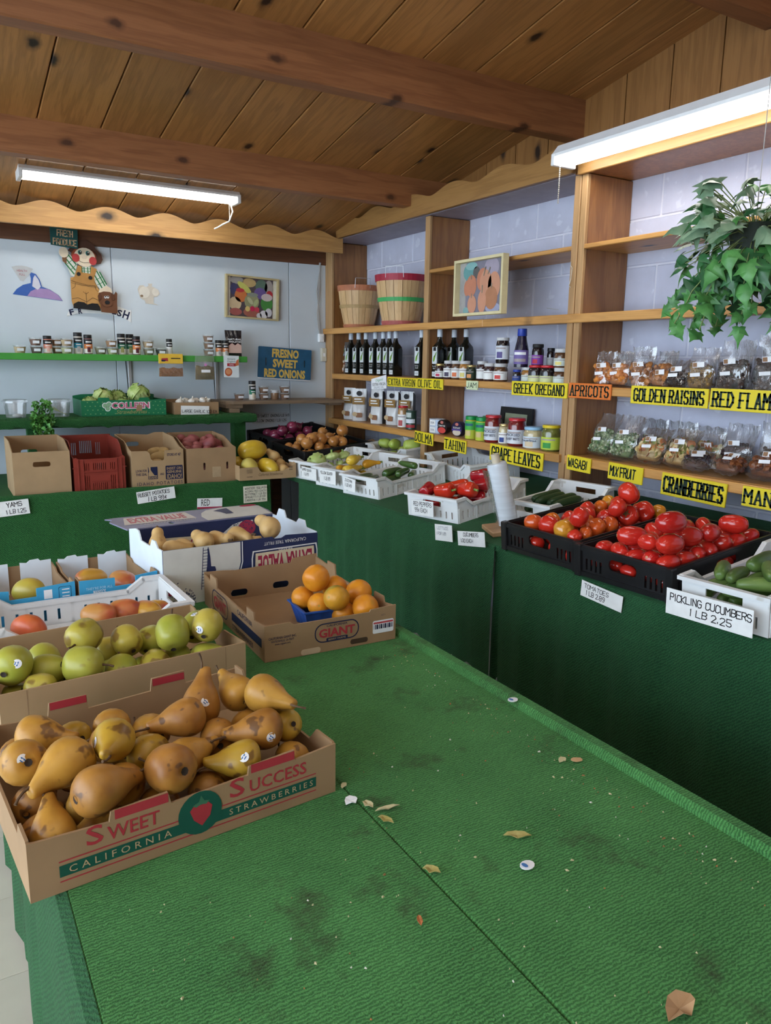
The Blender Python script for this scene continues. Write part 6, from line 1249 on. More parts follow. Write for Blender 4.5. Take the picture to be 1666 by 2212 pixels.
a1 = cut('sleeve', [(540, 285), (560, 278), (636, 345), (625, 400), (602, 478), (572, 472), (540, 380), (505, 345), (505, 318)], 1, SH); a2 = cut('sleeve', [(795, 398), (842, 440), (882, 548), (818, 578), (760, 500)], 2, SH); a3 = cut('shirt_front', [(655, 385), (765, 380), (770, 450), (655, 445)], 1.4, SH)
mb = MB(); FQ = lambda e: FR((0, -e, 0), (1, 0, 0), (0, 0, 1)); Q = lambda x, y: ((x-700)*U, (470-y)*U)
for p in (((560, 290), (622, 370)), ((535, 320), (612, 420)), ((530, 365), (600, 455))): mb.ribbon([Q(*p[0]), Q(*p[1])], .0075, 0, FQ(.0162))
for p in (((575, 420), (625, 372)), ((548, 370), (600, 325)), ((525, 335), (565, 295))): mb.ribbon([Q(*p[0]), Q(*p[1])], .003, 0, FQ(.0163))
for p in (((800, 420), (865, 545)), ((775, 450), (838, 565)), ((825, 425), (880, 530))): mb.ribbon([Q(*p[0]), Q(*p[1])], .0075, 0, FQ(.0217))
for p in (((785, 500), (850, 460)), ((800, 540), (868, 505))): mb.ribbon([Q(*p[0]), Q(*p[1])], .003, 0, FQ(.0218))
for x in (672, 690, 722, 745): mb.ribbon([Q(x, 390), Q(x, 445)], .0055, 0, FQ(.0184))
for y in (402, 425): mb.ribbon([Q(658, y), Q(762, y)], .0025, 0, FQ(.0185))
mb.build('plaid_lines', flat('plaid green', (.015, .15, .05)), fm)
cut('trousers', [(566, 490), (600, 480), (650, 470), (740, 480), (775, 500), (800, 565), (822, 600), (826, 725), (812, 770), (580, 755), (565, 700)], 2, GOLD_); cut('bib', [(600, 480), (636, 378), (668, 386), (664, 438), (742, 446), (752, 376), (800, 402), (772, 480), (782, 550), (680, 550), (570, 520)], 2.6, (.40, .20, .055))
for x, y in ((637, 455), (738, 482)): cut('button', ov(x, y, 17, 17), 4, (.012, .012, .012), .004)
mb = MB()
for p in (((566, 515), (640, 535), (720, 550), (790, 555)), ((568, 535), (640, 548), (720, 560), (792, 566)), ((692, 612), (694, 720)), ((668, 610), (692, 630), (716, 612)), ((570, 680), (620, 665), (694, 700)), ((694, 700), (750, 660), (822, 690)), ((605, 535), (600, 570), (575, 588)), ((775, 560), (785, 590), (810, 605))): mb.ribbon([Q(*q) for q in p], .0018, 0, FQ(.0245))
mb.build('seam_lines', M_ink, fm)
cut('shoes', [(580, 722), (620, 700), (672, 706), (697, 725), (740, 710), (790, 712), (808, 738), (815, 777), (575, 762)], 3, (.010, .010, .011)); cut('hand', ov(521, 272, 40, 46), 2, SKIN); cut('hand', [(802, 612), (815, 580), (880, 545), (918, 568), (930, 608), (890, 598), (840, 602)], 3, SKIN); cut('cuff', [(505, 318), (545, 312), (540, 372), (510, 350)], 1.8, (.16, .07, .03))
cut('dog_body', [(796, 640), (812, 612), (850, 598), (905, 600), (942, 622), (960, 594), (973, 612), (966, 700), (966, 796), (820, 786), (815, 720), (800, 685)], 3.4, DOG); cut('dog_ear', [(796, 640), (815, 612), (828, 640), (818, 675), (800, 685)], 4.4, (.10, .038, .018)); cut('dog_ear', [(915, 610), (940, 625), (945, 670), (922, 675)], 4.4, (.10, .038, .018)); cut('dog_muzzle', ov(875, 705, 46, 32), 4.4, (.16, .065, .03)); cut('dog_nose', ov(875, 697, 22, 18), 5.2, (.012, .012, .014))
for x, y in ((862, 650), (884, 648)): cut('dog_eye', ov(x, y, 11, 13), 4.4, (.66, .66, .66)); cut('dog_pupil', ov(x, y-5, 6, 6), 5.0, (.01, .01, .012), .004)
sb = cut('sign_board', [(415, 60), (650, 70), (645, 236), (416, 215)], 3, (.012, .075, .072))
for t_, y, w in (('FRESH', 115, 140), ('PRODUCE', 192, 208)): hand(sb, [(t_, .034, (531-w/2-700)*U, (470-y)*U-.017, w*U/.034/len(t_)/1.32)], FR((0, -.0266, 0), (1, 0, 0), (0, 0, 1)) @ RZ(-3.5) if False else FR((0, -.0266, 0), (1, 0, -.04), (.04, 0, 1)), flat('tan lettering', (.58, .40, .24)), .17, 0.0)
# flat paper decorations
def paper(name, label, loc, loops, m, lvl=1): o = link(name, MB().plate([loops], .002, FR((0, -.001, 0), (1, 0, 0), (0, 0, 1))).mesh(name), m, None, loc); return tag(o, label, 'wall decoration')
fan = paper('fan_sign', 'grey fan-shaped paper sign reading HEALTH FULL', (.545, YW, 1.945), [(-.055, .035), (-.03, .043), (0, .046), (.03, .042), (.062, .030), (.005, -.045), (-.012, -.042)], flat('fan grey', (.50, .52, .53)))
for t_, y in (('HEALTH', .016), ('FULL', -.006)): text(fan, t_, .055 if t_ == 'HEALTH' else .032, .012, FR((0, -.0036, y), (1, 0, 0), (0, 0, 1)), flat('dull red print', (.35, .06, .08)))
vol = paper('mountain_cutout', 'blue and purple paper cut-out shaped like an erupting mountain', (.625, YW, 1.875), [(-.14, -.052), (.138, -.078), (.115, -.045), (.07, -.015), (.025, .0), (.015, .04), (-.005, .072), (-.03, .080), (-.038, .068), (-.034, .045), (-.036, .018), (-.08, .005), (-.115, -.02)], flat('mountain blue', (.05, .13, .42), .3))
decal(vol, 'painted_shape', [[(-.06, -.058), (.135, -.076), (.11, -.042), (.06, -.012), (-.0, -.01), (-.04, -.03)]], FR((0, -.0034, 0), (1, 0, 0), (0, 0, 1)), flat('mountain lilac', (.36, .24, .46))); decal(vol, 'painted_shape', [[(-.03, .0), (-.02, .05), (-.01, .066), (.008, .04), (.018, .0), (0, -.02)]], FR((0, -.0038, 0), (1, 0, 0), (0, 0, 1)), flat('mountain mist', (.62, .62, .70)))
ga = paper('garlic_cutout', 'paper cut-out of two garlic bulbs on the white wall', (1.29, YW, 1.865), [(-.072, .03), (-.06, .052), (-.035, .055), (-.02, .042), (.0, .056), (-.006, .066), (.022, .068), (.018, .05), (.03, .046), (.06, .03), (.068, .006), (.05, -.012), (.028, -.015), (.026, -.055), (.06, -.066), (.02, -.062), (-.025, -.058), (-.03, -.04), (-.058, -.025), (-.065, .0)], flat('garlic print', (.60, .55, .47)))
decal(ga, 'painted_shape', [oval(-.03, .012, .034, .036, 14)], FR((0, -.0034, 0), (1, 0, 0), (0, 0, 1)), flat('garlic light', (.70, .66, .58))); decal(ga, 'painted_shape', [oval(.04, .016, .022, .024, 14)], FR((0, -.0034, 0), (1, 0, 0), (0, 0, 1)), flat('garlic light', (.70, .66, .58))); decal(ga, 'painted_shape', [oval(-.048, -.012, .010, .008, 8)], FR((0, -.0040, 0), (1, 0, 0), (0, 0, 1)), flat('garlic brown', (.22, .14, .08)))
cut('hanger_block', ov(700, 600, 60, 60), -2.0, (.3, .2, .1), .02)
fr_ = thing('fresh_sign', 'arched paper letters spelling FRESH half behind the farmer', 'wall decoration', (.98, YW, 1.735))
MB().plate([[(-.20, -.028), (-.19, .0), (-.10, .018), (0, .025), (.11, .045), (.18, .022), (.19, .028), (.186, -.052), (.13, -.018), (.05, -.006), (-.05, -.004), (-.12, -.006)]], .002, FR((0, -.001, 0), (1, 0, 0), (0, 0, 1))).build('backing', M_card, fr_)
for c_, x, z, h, a in (('F', -.17, -.002, .036, 14), ('R', -.12, .006, .032, 8), ('E', .085, .012, .036, -8), ('S', .117, .004, .042, -14), ('H', .157, -.006, .052, -20)): text(fr_, c_, h*.72, h, FR((x, -.0042, z), (1, 0, 0), (0, 0, 1)) @ RZ(a), M_print, bold=.03)
# wiring in the corner
M_cab = flat('grey cable', (.40, .40, .40)); M_box = flat('ivory plate', (.62, .60, .50))
t = thing('power_cables', 'bundle of grey cables running down the corner', 'cable', (2.508, YW-.01, 1.7))
for k in range(3): MB().tube([(.0+.004*k, -.004, .45), (-.004-.010*k, -.006, .25), (-.022+.006*k, -.008, .1), (-.014+.006*k, -.008, .0), (.0+.004*k, -.006, -.05)], .0042, 6).build('cable', M_cab, t)
MB().tube([(.02, -.15, .60), (-.02, -.2, .60), (-.15, -.2, .585), (-.22, -.2, .56), (-.26, -.21, .525)], .006, 6).build('cable', flat('white cord', (.75, .75, .72)), t)
for z0, z1, y, l, x in ((1.592, 1.652, YW, 'white electrical outlet box at the end of the cables', 2.525), (1.452, 1.55, YW, 'ivory switch plate below the outlet box', 2.545)):
    t = thing('outlet_box' if 'outlet' in l else 'switch_plate', l, 'outlet', (x, y, (z0+z1)/2)); h_ = (z1-z0)/2
    MB().bbox((-.028, -.032, -h_), (.012, -.0005, h_), .003).build('box', M_box if 'ivory' in l else M_white, t); MB().bbox((-.016, -.036, -.012), (.0, -.0322, .012), .001).build('socket', M_white, t)
# ================================================================== goods on the right-hand shelves
Z1, Z2, Z3 = 1.0448, 1.3678, 1.6888
M_yls = flat('yellow sign board', (.72, .58, .025), .45); M_ors = flat('orange sign board', (.66, .17, .03), .45); M_let2 = flat('dark sign lettering', (.012, .03, .02))
def shelf_sign(name, txt, label, y0, y1, z0, z1, m=None, style='west', x=None, rot=0, tail=True, font=None):
    w = y0-y1; h = z1-z0; x = (2.54 if z1 < 1.2 else 2.560) if x is None else x
    o = link(name, MB().bbox((-w/2, -h/2, 0), (w/2, h/2, .008), .0015).mesh(name), m or M_yls, None, (x, (y0+y1)/2, (z0+z1)/2), frame((0, 0, 0), (0, -1, 0), (0, 0, 1)).to_3x3().to_4x4() @ RZ(rot)); tag(o, label, 'sign', 'product signs on the shelf edges')
    F = T(0, 0, .0086)
    if style == 'west': western(o, txt, w*.90, h*.66, F, M_let2)
    else: hand(o, [(txt, h*.55, -w*.44, -h*.27, w*.88/(h*.55)/len(txt)/1.27)], F, M_let2, .16, .03, 5)
    return o
S = shelf_sign
S('shelf_sign', 'EXTRA VIRGIN', 'yellow shelf sign reading EXTRA VIRGIN', 4.288, 3.942, 1.305, 1.363); S('shelf_sign', 'OLIVE OIL', 'yellow shelf sign reading OLIVE OIL', 3.936, 3.665, 1.305, 1.366)
S('shelf_sign', 'GREEK OREGANO', 'yellow shelf sign reading GREEK OREGANO', 3.053, 2.656, 1.306, 1.376); S('shelf_sign', 'APRICOTS', 'orange shelf sign reading APRICOTS', 2.646, 2.390, 1.312, 1.380, M_ors)
S('shelf_sign', 'GOLDEN RAISINS', 'yellow shelf sign reading GOLDEN RAISINS', 2.277, 1.900, 1.306, 1.380); S('shelf_sign', 'RED FLAME', 'yellow shelf sign reading RED FLAME at the picture edge', 1.892, 1.60, 1.304, 1.384)
S('shelf_sign', 'JAM', 'small pale green shelf card reading JAM', 3.440, 3.338, 1.318, 1.366, flat('pale green card', (.62, .70, .45)), 'hand')
S('shelf_sign', 'DOLMA', 'yellow shelf sign reading DOLMA', 3.921, 3.722, .978, 1.050, rot=-1.5); S('shelf_sign', 'TAHINI', 'yellow shelf sign reading TAHINI', 3.606, 3.396, .966, 1.040, rot=-1.5); S('shelf_sign', 'GRAPE LEAVES', 'yellow shelf sign reading GRAPE LEAVES', 3.184, 2.772, .955, 1.042, rot=-1.5)
S('shelf_sign', 'WASABI', 'yellow shelf sign reading WASABI', 2.610, 2.460, .982, 1.050, None, 'hand', rot=-1.5); S('shelf_sign', 'MIX FRUIT', 'yellow shelf sign reading MIX FRUIT', 2.354, 2.164, .974, 1.046, None, 'hand', rot=-1.5)
S('shelf_sign', 'CRANBERRIES', 'yellow shelf sign reading CRANBERRIES', 2.066, 1.768, .948, 1.038, rot=-1.5); S('shelf_sign', 'MANGO', 'yellow shelf sign starting with MA at the picture edge', 1.703, 1.50, .966, 1.040)
o = link('shelf_sign', MB().plate([[(-.095, -.045), (.10, -.032), (.095, .055), (-.10, .022)]], .002).mesh('shelf_sign'), M_wht, None, (2.552, 4.395, 1.322), frame((0, 0, 0), (0, -1, 0), (0, 0, 1))); tag(o, 'white paper shelf card reading Organic EXTRA VIRGIN OLIVE OIL', 'sign')
text(o, 'Organic', .10, .022, T(.01, .018, .0028) @ RZ(8), flat('green ink', (.12, .38, .14)), shear=.4); text(o, 'EXTRA VIRGIN', .17, .02, T(.005, -.008, .0028) @ RZ(4), M_ink); text(o, 'OLIVE OIL', .13, .012, T(.005, -.028, .0028) @ RZ(4), flat('grey ink', (.25, .26, .30)))
# olive oil bottles
M_bot = mat('dark bottle glass', (.006, .008, .007), rough=.09, coat=.6, var=.1); M_capw = flat('pale cap', (.60, .66, .74), .4)
def bottle(x, y, z, label):
    t = thing('oil_bottle', label, 'bottle', (x, y, z), 0, 'olive oil bottles'); a = .034
    mb = MB(); rings = [(a*.94, 0), (a, .004), (a, .165), (a*.9, .185), (a*.55, .21), (.014, .228), (.013, .245)]
    for r_, zz in rings:
        k = .8 if r_ > .02 else 0
        mb.v += [Vector((p[0], p[1], zz)) for p in (rrect(2*r_, 2*r_, r_*.22, 2) if k else [(r_*math.cos(R(45+30*i-15)), r_*math.sin(R(45+30*i-15))) for i in range(12)])]
    for j in range(len(rings)-1):
        for i in range(12): q = j*12+i; p = j*12+(i+1) % 12; mb.f.append((q, p, p+12, q+12)); mb.m.append(0)
    mb.f.append(tuple(reversed(range(12)))); mb.m.append(0); mb.build('bottle', M_bot, t, smooth=True, angle=35)
    MB().lathe([(.0155, .240), (.016, .242), (.0155, .282), (.0145, .284), (0, .284)], 14).build('cap', M_capw, t, smooth=True)
    F = lambda z_, e=.0006: FR((-a-e, 0, z_), (0, -1, 0), (0, 0, 1))
    lb_ = decal(t, 'label', [rrect(.05, .098, .004, 2)], F(.133), flat('label pale', (.62, .66, .68))); decal(t, 'label_top', [rect(-.014, -.011, .014, .011)], F(.170, .0010), M_ink); decal(t, 'olive_print', [oval(-.004, 0, .010, .020, 10, -20)], F(.115, .0010), flat('olive green', (.18, .36, .05))); decal(t, 'leaf_print', [oval(.010, .02, .005, .020, 8, -30)], F(.118, .0010), flat('leaf green', (.12, .26, .05)))
    text(t, 'Extra Virgin', .04, .010, F(.070), M_card); text(t, 'Olive Oil', .032, .009, F(.058), M_card); decal(t, 'label', [rrect(.045, .028, .003, 2)], F(.025), flat('label pale', (.62, .66, .68))); text(t, '16.99', .03, .010, F(.025, .0010), M_ink)
nb = ['leftmost olive oil bottle in the row, beside the mosaic bag', 'second olive oil bottle from the left in the row', 'third olive oil bottle from the left in the row', 'fourth olive oil bottle from the left in the row', 'fifth olive oil bottle, half covered by its neighbour', 'sixth olive oil bottle, close behind the last one', 'last olive oil bottle of the long row, showing its dark side']
for i, y in enumerate((4.925, 4.81, 4.705, 4.575, 4.470, 4.390, 4.310)): bottle(2.625, y, Z2, nb[i])
bottle(2.625, 4.005, Z2, 'single olive oil bottle left of the second shelf upright'); bottle(2.625, 3.812, Z2, 'olive oil bottle just right of the second shelf upright'); bottle(2.72, 3.80, Z2, 'olive oil bottle standing behind in the jam section, left one'); bottle(2.72, 3.68, Z2, 'olive oil bottle standing behind in the jam section, right one')
# mosaic printed bag
t = pouch('glossy bag printed with a colourful mosaic at the shelf end', (2.66, 5.025, Z2), -90, .13, .225, .05, flat('mosaic base', (.10, .09, .08), .3), gus=.3)
rd = random.Random(21); mm = [flat('mosaic %d' % k, c, .3) for k, c in enumerate(((.58, .50, .42), (.50, .26, .16), (.10, .18, .08), (.55, .40, .28), (.25, .06, .05), (.65, .63, .60), (.16, .22, .26)))]
for k in range(46):
    u = rd.uniform(-.055, .055); v = rd.uniform(.012, .20); th = .05*.5*(1-(v/.225)**1.6)*(1-abs(u/.065)**3)**.6; decal(t, 'printed_tile', [oval(0, 0, rd.uniform(.008, .016), rd.uniform(.006, .012), 6, rd.uniform(0, 180))], FR((u, -th-.0035-.0004*(k % 5), v), (1, 0, 0), (0, -.05, 1)), mm[k % 7])
# jars
def jar(label, x, y, z, r, h, lid, body, lab_=None, pic=None, name='jar', cat='jar', ang=None, lh=.018, z0=.12, z1=.62, group=None, txt=None, cap='M'):
    """lidded glass jar; ang turns the label towards the aisle"""
    ang = (CAMA(x, y)*.55+180*.45) if ang is None else ang
    t = thing(name, label, cat, (x, y, z), ang, group); hb = h-lh
    MB().lathe([(0, 0), (r*.9, 0), (r, .006), (r, hb*.80), (r*.93, hb*.92), (r*.84, hb), (0, hb)], 20).build('jar', mat('jar '+body[0], body[1], rough=.1, coat=.7, var=.25, scale=40), t, smooth=True)
    MB().lathe([(r*.90, hb+.0005), (r*.93, hb+.002), (r*.93, h-.003), (r*.88, h), (0, h)], 20, cap=False).build('lid', lid, t, smooth=True)
    if lab_:
        label_band(t, r, hb*z0, hb*z1, lab_, -85, 85, 12)
        if pic: label_band(t, r, hb*(z0+.06), hb*(z0+(z1-z0)*.55), flat('print '+pic[0], pic[1]), -30, 20, 6, 'printed_picture', .0014)
        label_band(t, r, hb*(z1-.14), hb*(z1-.08), flat('grey print', (.35, .30, .30)), -45, 45, 6, 'printed_name', .0014)
    if txt:
        for k, (s_, hh) in enumerate(txt): text(t, s_, r*1.5, hh, FR((r*1.0+.0022, 0, hb*(z1-.20-.16*k)), (0, 1, 0), (0, 0, 1)), M_print, bold=.01)
    return t
DK = ('dark fruit', (.035, .012, .012)); RED_ = ('red jam', (.16, .012, .012)); AMB = ('amber', (.34, .15, .03)); OLJ = ('green pickle', (.13, .14, .03)); BLK_ = ('near black', (.012, .008, .010)); KRT = ('pale kraut', (.50, .42, .24)); BRJ = ('brown jam', (.10, .045, .02))
G = 'jars of preserves'
jar('small gold-lidded jar with a pomegranate label', 2.60, 3.765, Z2, .029, .086, M_gold, DK, M_card, ('pomegranate', (.45, .05, .10)), group=G, lh=.014)
for y, l, pc, b in ((3.680, 'white-labelled jam jar with a dark fig picture', ('fig', (.06, .05, .09)), DK), (3.603, 'white-labelled jam jar with a peach picture', ('peach', (.62, .16, .06)), BRJ), (3.528, 'white-labelled jam jar with a faint yellow label edge', ('lemon', (.70, .60, .20)), AMB)): jar(l, 2.605, y, Z2, .032, .104, M_grey, b, M_card, pc, group=G, z1=.72)
jar('dark green jar with a peach on its label', 2.595, 3.452, Z2, .030, .082, M_gold, ('dark green', (.02, .03, .015)), flat('label dark green', (.02, .035, .02)), ('apricot', (.65, .28, .10)), group=G, lh=.012, z1=.75)
jar('tall white-labelled jam jar right of the apricot jar', 2.61, 3.375, Z2, .031, .104, M_grey, DK, M_card, None, group=G, z1=.72); jar('short white-labelled jam jar, second from the tall stacked jar', 2.60, 3.296, Z2, .033, .094, M_grey, DK, M_card, None, group=G, z1=.70); jar('white-labelled jam jar with a strawberry, carrying a tall jar', 2.605, 3.21, Z2, .038, .093, M_grey, BRJ, M_card, ('strawberry', (.58, .06, .05)), group=G, z1=.70)
jar('tall dark grape jar stacked on top of a jam jar', 2.612, 3.21, Z2+.0935, .036, .132, M_grey, BLK_, flat('label grey white', (.62, .66, .72)), ('grape', (.10, .08, .24)), group=G, lh=.016, z0=.18, z1=.78)
def squeeze(label, x, y, z, r, h, body, capm, lab_, group='bottles beside the oregano sign'):
    t = thing('syrup_bottle', label, 'bottle', (x, y, z), 215, group); MB().lathe([(0, 0), (r, 0), (r*1.02, .01), (r, h*.45), (r*.72, h*.68), (r*.62, h*.80), (0, h*.80)], 18).build('bottle', flat('syrup '+body[0], body[1], .12, coat=.5), t, smooth=True)
    MB().lathe([(r*.66, h*.802), (r*.68, h*.81), (r*.64, h*.99), (0, h)], 18, cap=False).build('cap', capm, t, smooth=True); label_band(t, r*1.02, h*.08, h*.44, lab_, -80, 80, 10); label_band(t, r*1.02, h*.14, h*.22, flat('grey print', (.35, .30, .30)), -50, 50, 6, 'printed_fruit', .0014); label_band(t, r*1.02, h*.32, h*.39, M_wht, -50, 50, 6, 'printed_name', .0014); return t
M_bcap = flat('blue cap', (.02, .05, .34), .35)
jar('short blue-topped jar at the left of the oregano group', 2.60, 3.074, Z2, .022, .064, M_bcap, BLK_, flat('label navy', (.03, .06, .24)), None, group=G, lh=.012); squeeze('tall purple syrup bottle with a bright blue cap', 2.605, 3.052, Z2+.0765, .036, .192, ('purple black', (.012, .010, .03)), M_bcap, flat('label violet', (.16, .12, .34)))
jar('white-lidded jar supporting the tall purple bottle', 2.628, 3.018, Z2, .035, .076, M_grey, AMB, flat('label sage', (.55, .62, .58)), None, group=G, lh=.014); jar('small jar with a purple and red label standing on the white-lidded jars', 2.655, 2.985, Z2+.0795, .030, .112, flat('black lid', (.02, .02, .02)), BLK_, flat('label purple', (.22, .06, .34)), ('cherry', (.45, .03, .06)), group=G)
jar('white-lidded jar hidden behind the oregano sign', 2.70, 2.985, Z2, .034, .079, M_grey, AMB, M_card, None, group=G); jar('thin black-capped bottle behind the purple-labelled jar', 2.715, 2.955, Z2+.0795, .020, .094, M_blk, BLK_, flat('label dull', (.35, .36, .36)), None, group=G)
jar('red-lidded dark jar with a yellow-green label, left of two', 2.60, 2.930, Z2, .038, .088, M_redlid, BLK_, flat('label olive yellow', (.55, .58, .30)), None, group=G, z0=.05, z1=.50, lh=.012); jar('red-lidded dark jar with a yellow-green label, right of two', 2.60, 2.844, Z2, .038, .088, M_redlid, BLK_, flat('label olive yellow', (.55, .58, .30)), None, group=G, z0=.05, z1=.50, lh=.012)
jar('lower white-lidded jar in the stack by the third upright', 2.605, 2.758, Z2, .036, .078, M_grey, BRJ, flat('label sage', (.55, .62, .58)), None, group=G); jar('upper white-lidded jar in the stack by the third upright', 2.605, 2.760, Z2+.0785, .036, .088, M_grey, BRJ, flat('label sage', (.55, .62, .58)), ('lemon', (.70, .60, .20)), group=G)
# bottom shelf, first bay: cracker pouches, jar, tin
M_crk = flat('cracker pouch', (.60, .60, .60), .25, coat=.4); M_crkb = flat('cracker band', (.24, .13, .03)); M_crkd = flat('pouch side', (.05, .045, .04), .3)
nl = ['leftmost white cracker pouch on the bottom shelf', 'second cracker pouch, its side pleat showing', 'third cracker pouch set further back', 'fourth cracker pouch, standing well forward', 'fifth cracker pouch behind the forward one', 'rightmost cracker pouch behind the red-lidded jar']
for i, (x, y) in enumerate(((2.62, 4.93), (2.61, 4.765), (2.70, 4.665), (2.61, 4.515), (2.655, 4.385), (2.70, 4.275))):
    t = pouch(nl[i], (x, y, Z1), -68 if i != 1 else -40, .105, .225, .07, M_crk, name='cracker_pouch', group='cracker pouches', lean=2)
    f = lambda z_, e: FR((0, -e, z_), (1, 0, 0), (0, 0, 1)); decal(t, 'brand_spot', [oval(0, 0, .019, .017, 14)], f(.192, .016), M_ink); decal(t, 'brown_band', [rect(-.044, -.026, .044, .026)], f(.142, .034), M_crkb)
    decal(t, 'printed_line', [rect(-.03, -.004, .02, .004)], f(.153, .0346), M_card); decal(t, 'printed_line', [rect(-.03, -.003, .03, .003)], f(.136, .0346), M_card); decal(t, 'cracker_picture', [rrect(.045, .034, .008, 3, .004, 0)], f(.042, .037), flat('cracker brown', (.24, .11, .05))); decal(t, 'cracker_picture', [oval(-.026, .006, .018, .016, 10)], f(.042, .0376), flat('cracker tan', (.50, .36, .20)))
    MB().plate([[(0, 0), (.034, .0), (.028, .2), (0, .22)]], .001, FR((.0535, -.012, .002), (0, 1, 0), (0, 0, 1))).build('side_pleat', M_crkd, t)
jar('red-lidded jar of tan spread in front of the cracker pouches', 2.60, 4.165, Z1, .034, .142, M_redlid, ('tan spread', (.36, .20, .08)), M_card, ('red seal', (.4, .08, .08)), z0=.06, z1=.68, lh=.014)
t = thing('food_tin', 'dark green patterned tin beside the second upright', 'tin', (2.60, 4.065, Z1), 205); MB().lathe([(0, 0), (.034, 0), (.035, .003), (.034, .006), (.034, .112), (.035, .115), (.034, .118), (0, .118)], 20).build('tin', flat('tin green', (.03, .06, .045), .25), t, smooth=True); label_band(t, .034, .012, .03, M_redp, -70, 70); label_band(t, .034, .04, .065, flat('label grey white', (.62, .66, .72)), -70, 70); label_band(t, .034, .075, .105, flat('tin pale print', (.42, .48, .46)), -70, 30)
# bottom shelf, second bay
def tin(label, x, y, z, w, d, h, rz, m, top=None):
    t = thing('flat_tin', label, 'tin', (x, y, z), rz, 'flat oval tins'); MB().plate([rrect(w, d, min(w, d)*.42, 5)], h, T(0, 0, 0)).build('tin_body', m, t); MB().plate([rrect(w+.004, d+.004, min(w, d)*.43, 5), rrect(w-.008, d-.008, min(w, d)*.40, 5)], .003, T(0, 0, h-.001)).build('tin_rim', M_grey, t); return t
M_ltin = flat('pale blue tin', (.42, .52, .66), .3)
for k in (0, 1): t = tin('pale blue oblong tin, '+('lower' if k == 0 else 'upper')+' of the pair above the dolma sign', 2.615, 3.80, Z1+.0425*k, .10, .07, .040, 92, M_ltin); decal(t, 'label', [rect(-.03, -.016, .03, .016)], FR((0, .0356, .02), (-1, 0, 0), (0, 0, 1)), M_card); text(t, 'DOLMA', .035, .012, FR((0, .0362, .02), (-1, 0, 0), (0, 0, 1)), M_print)
for y, nm, c, pc, l in ((3.722, 'TOMATOES', (.02, .012, .012), (.55, .06, .05), 'upright oval tin printed TOMATOES with a red picture'), (3.572, 'EGGPLANT', (.02, .015, .05), (.58, .50, .40), 'upright oval tin printed EGGPLANT with a purple band')):
    t = thing('oval_tin', l, 'tin', (2.60, y, Z1+.043), 0, 'upright oval tins', frame((0, 0, 0), (.12, -.99, 0), (0, 0, 1)).to_3x3().to_4x4()); MB().plate([oval(0, 0, .045, .042, 24)], .036, T(0, 0, -.03)).build('tin_body', flat('oval tin '+nm, c, .3), t)
    decal(t, 'printed_picture', [oval(0, -.020, .034, .018, 16)], T(0, 0, .0066), flat('picture '+nm, pc)); decal(t, 'printed_seal', [oval(0, .026, .014, .009, 14)], T(0, 0, .0066), flat('seal salmon', (.50, .16, .13))); text(t, nm, .06, .010, T(0, .006, .0068), M_card, bold=.01)
    if nm[0] == 'E': decal(t, 'purple_band', [rect(-.040, -.010, .036, -.002)], T(0, 0, .0066), flat('purple band', (.10, .06, .30)))
def canister(label, x, y): 
    t = thing('green_canister', label, 'canister', (x, y, Z1), 205, 'green-lidded canisters'); MB().lathe([(0, 0), (.034, 0), (.035, .004), (.034, .10), (.030, .104), (0, .104)], 20).build('canister', flat('canister yellow green', (.50, .55, .06), .35), t, smooth=True); MB().lathe([(.031, .1045), (.034, .106), (.034, .124), (.031, .126), (0, .126)], 20, cap=False).build('lid', flat('canister lid green', (.01, .26, .06), .35), t, smooth=True)
    label_band(t, .035, .05, .098, flat('canister green', (.06, .38, .06)), -88, 88, 12); label_band(t, .035, .072, .086, flat('dark teal', (.02, .12, .16)), -40, 40, 6, 'printed_name', .0014); label_band(t, .035, .018, .045, flat('cream picture', (.62, .48, .22)), -35, 20, 6, 'printed_picture', .0014)
canister('green and yellow canister at the front, left one', 2.605, 3.447); canister('green and yellow canister at the front, right one', 2.60, 3.345); canister('green-lidded canister standing behind the other two', 2.69, 3.405)
jar('red-lidded jar of pickled baby beets, left of two', 2.60, 3.248, Z1, .046, .145, M_redlid, RED_, flat('label grey white', (.62, .66, .72)), None, lh=.015, z0=.10, z1=.66, txt=(('PICKLED', .014), ('BABY BEETS', .013))); jar('slim gold-lidded jar between the beet jars', 2.60, 3.152, Z1, .030, .105, M_gold, KRT, M_card, ('navy', (.03, .06, .24)), lh=.014, z0=.06, z1=.66); jar('red-lidded jar of pickled baby beets, right of two', 2.605, 3.058, Z1, .048, .142, M_redlid, RED_, flat('label grey white', (.62, .66, .72)), None, lh=.015, z0=.10, z1=.66, txt=(('PICKLED', .014), ('BABY BEETS', .013)))
jar('squat sauerkraut jar with a pale blue lid', 2.605, 2.930, Z1, .050, .108, flat('light blue lid', (.26, .46, .66), .4), KRT, flat('label sky', (.58, .66, .74)), ('cream bowl', (.62, .52, .36)), lh=.016, z0=.06, z1=.66, txt=(('Sauerkraut', .012),)); jar('yellow-lidded jar of green pickles by the third upright', 2.61, 2.806, Z1, .048, .126, flat('yellow lid', (.66, .50, .02), .35), OLJ, flat('label lime', (.48, .60, .06)), ('pickle green', (.04, .28, .06)), lh=.015, z0=.08, z1=.62)
bf = thing('black_frame', 'small black picture frame leaning on the block wall', 'picture', (2.82, 3.32, Z1)); BF = frame((0, 0, .085), (0, -1, 0), (.10, 0, .995)); MB().plate([rect(-.135, -.085, .135, .09), rect(-.098, -.052, .098, .056)], .012, BF).build('frame', M_blk, bf); MB().plate([rect(-.10, -.054, .10, .058)], .004, BF).build('picture', flat('sage picture', (.30, .33, .22)), bf); decal(bf, 'printed_leaf', [oval(0, 0, .05, .022, 12, 20)], BF @ T(0, 0, .0046), flat('leaf green', (.12, .26, .05)))
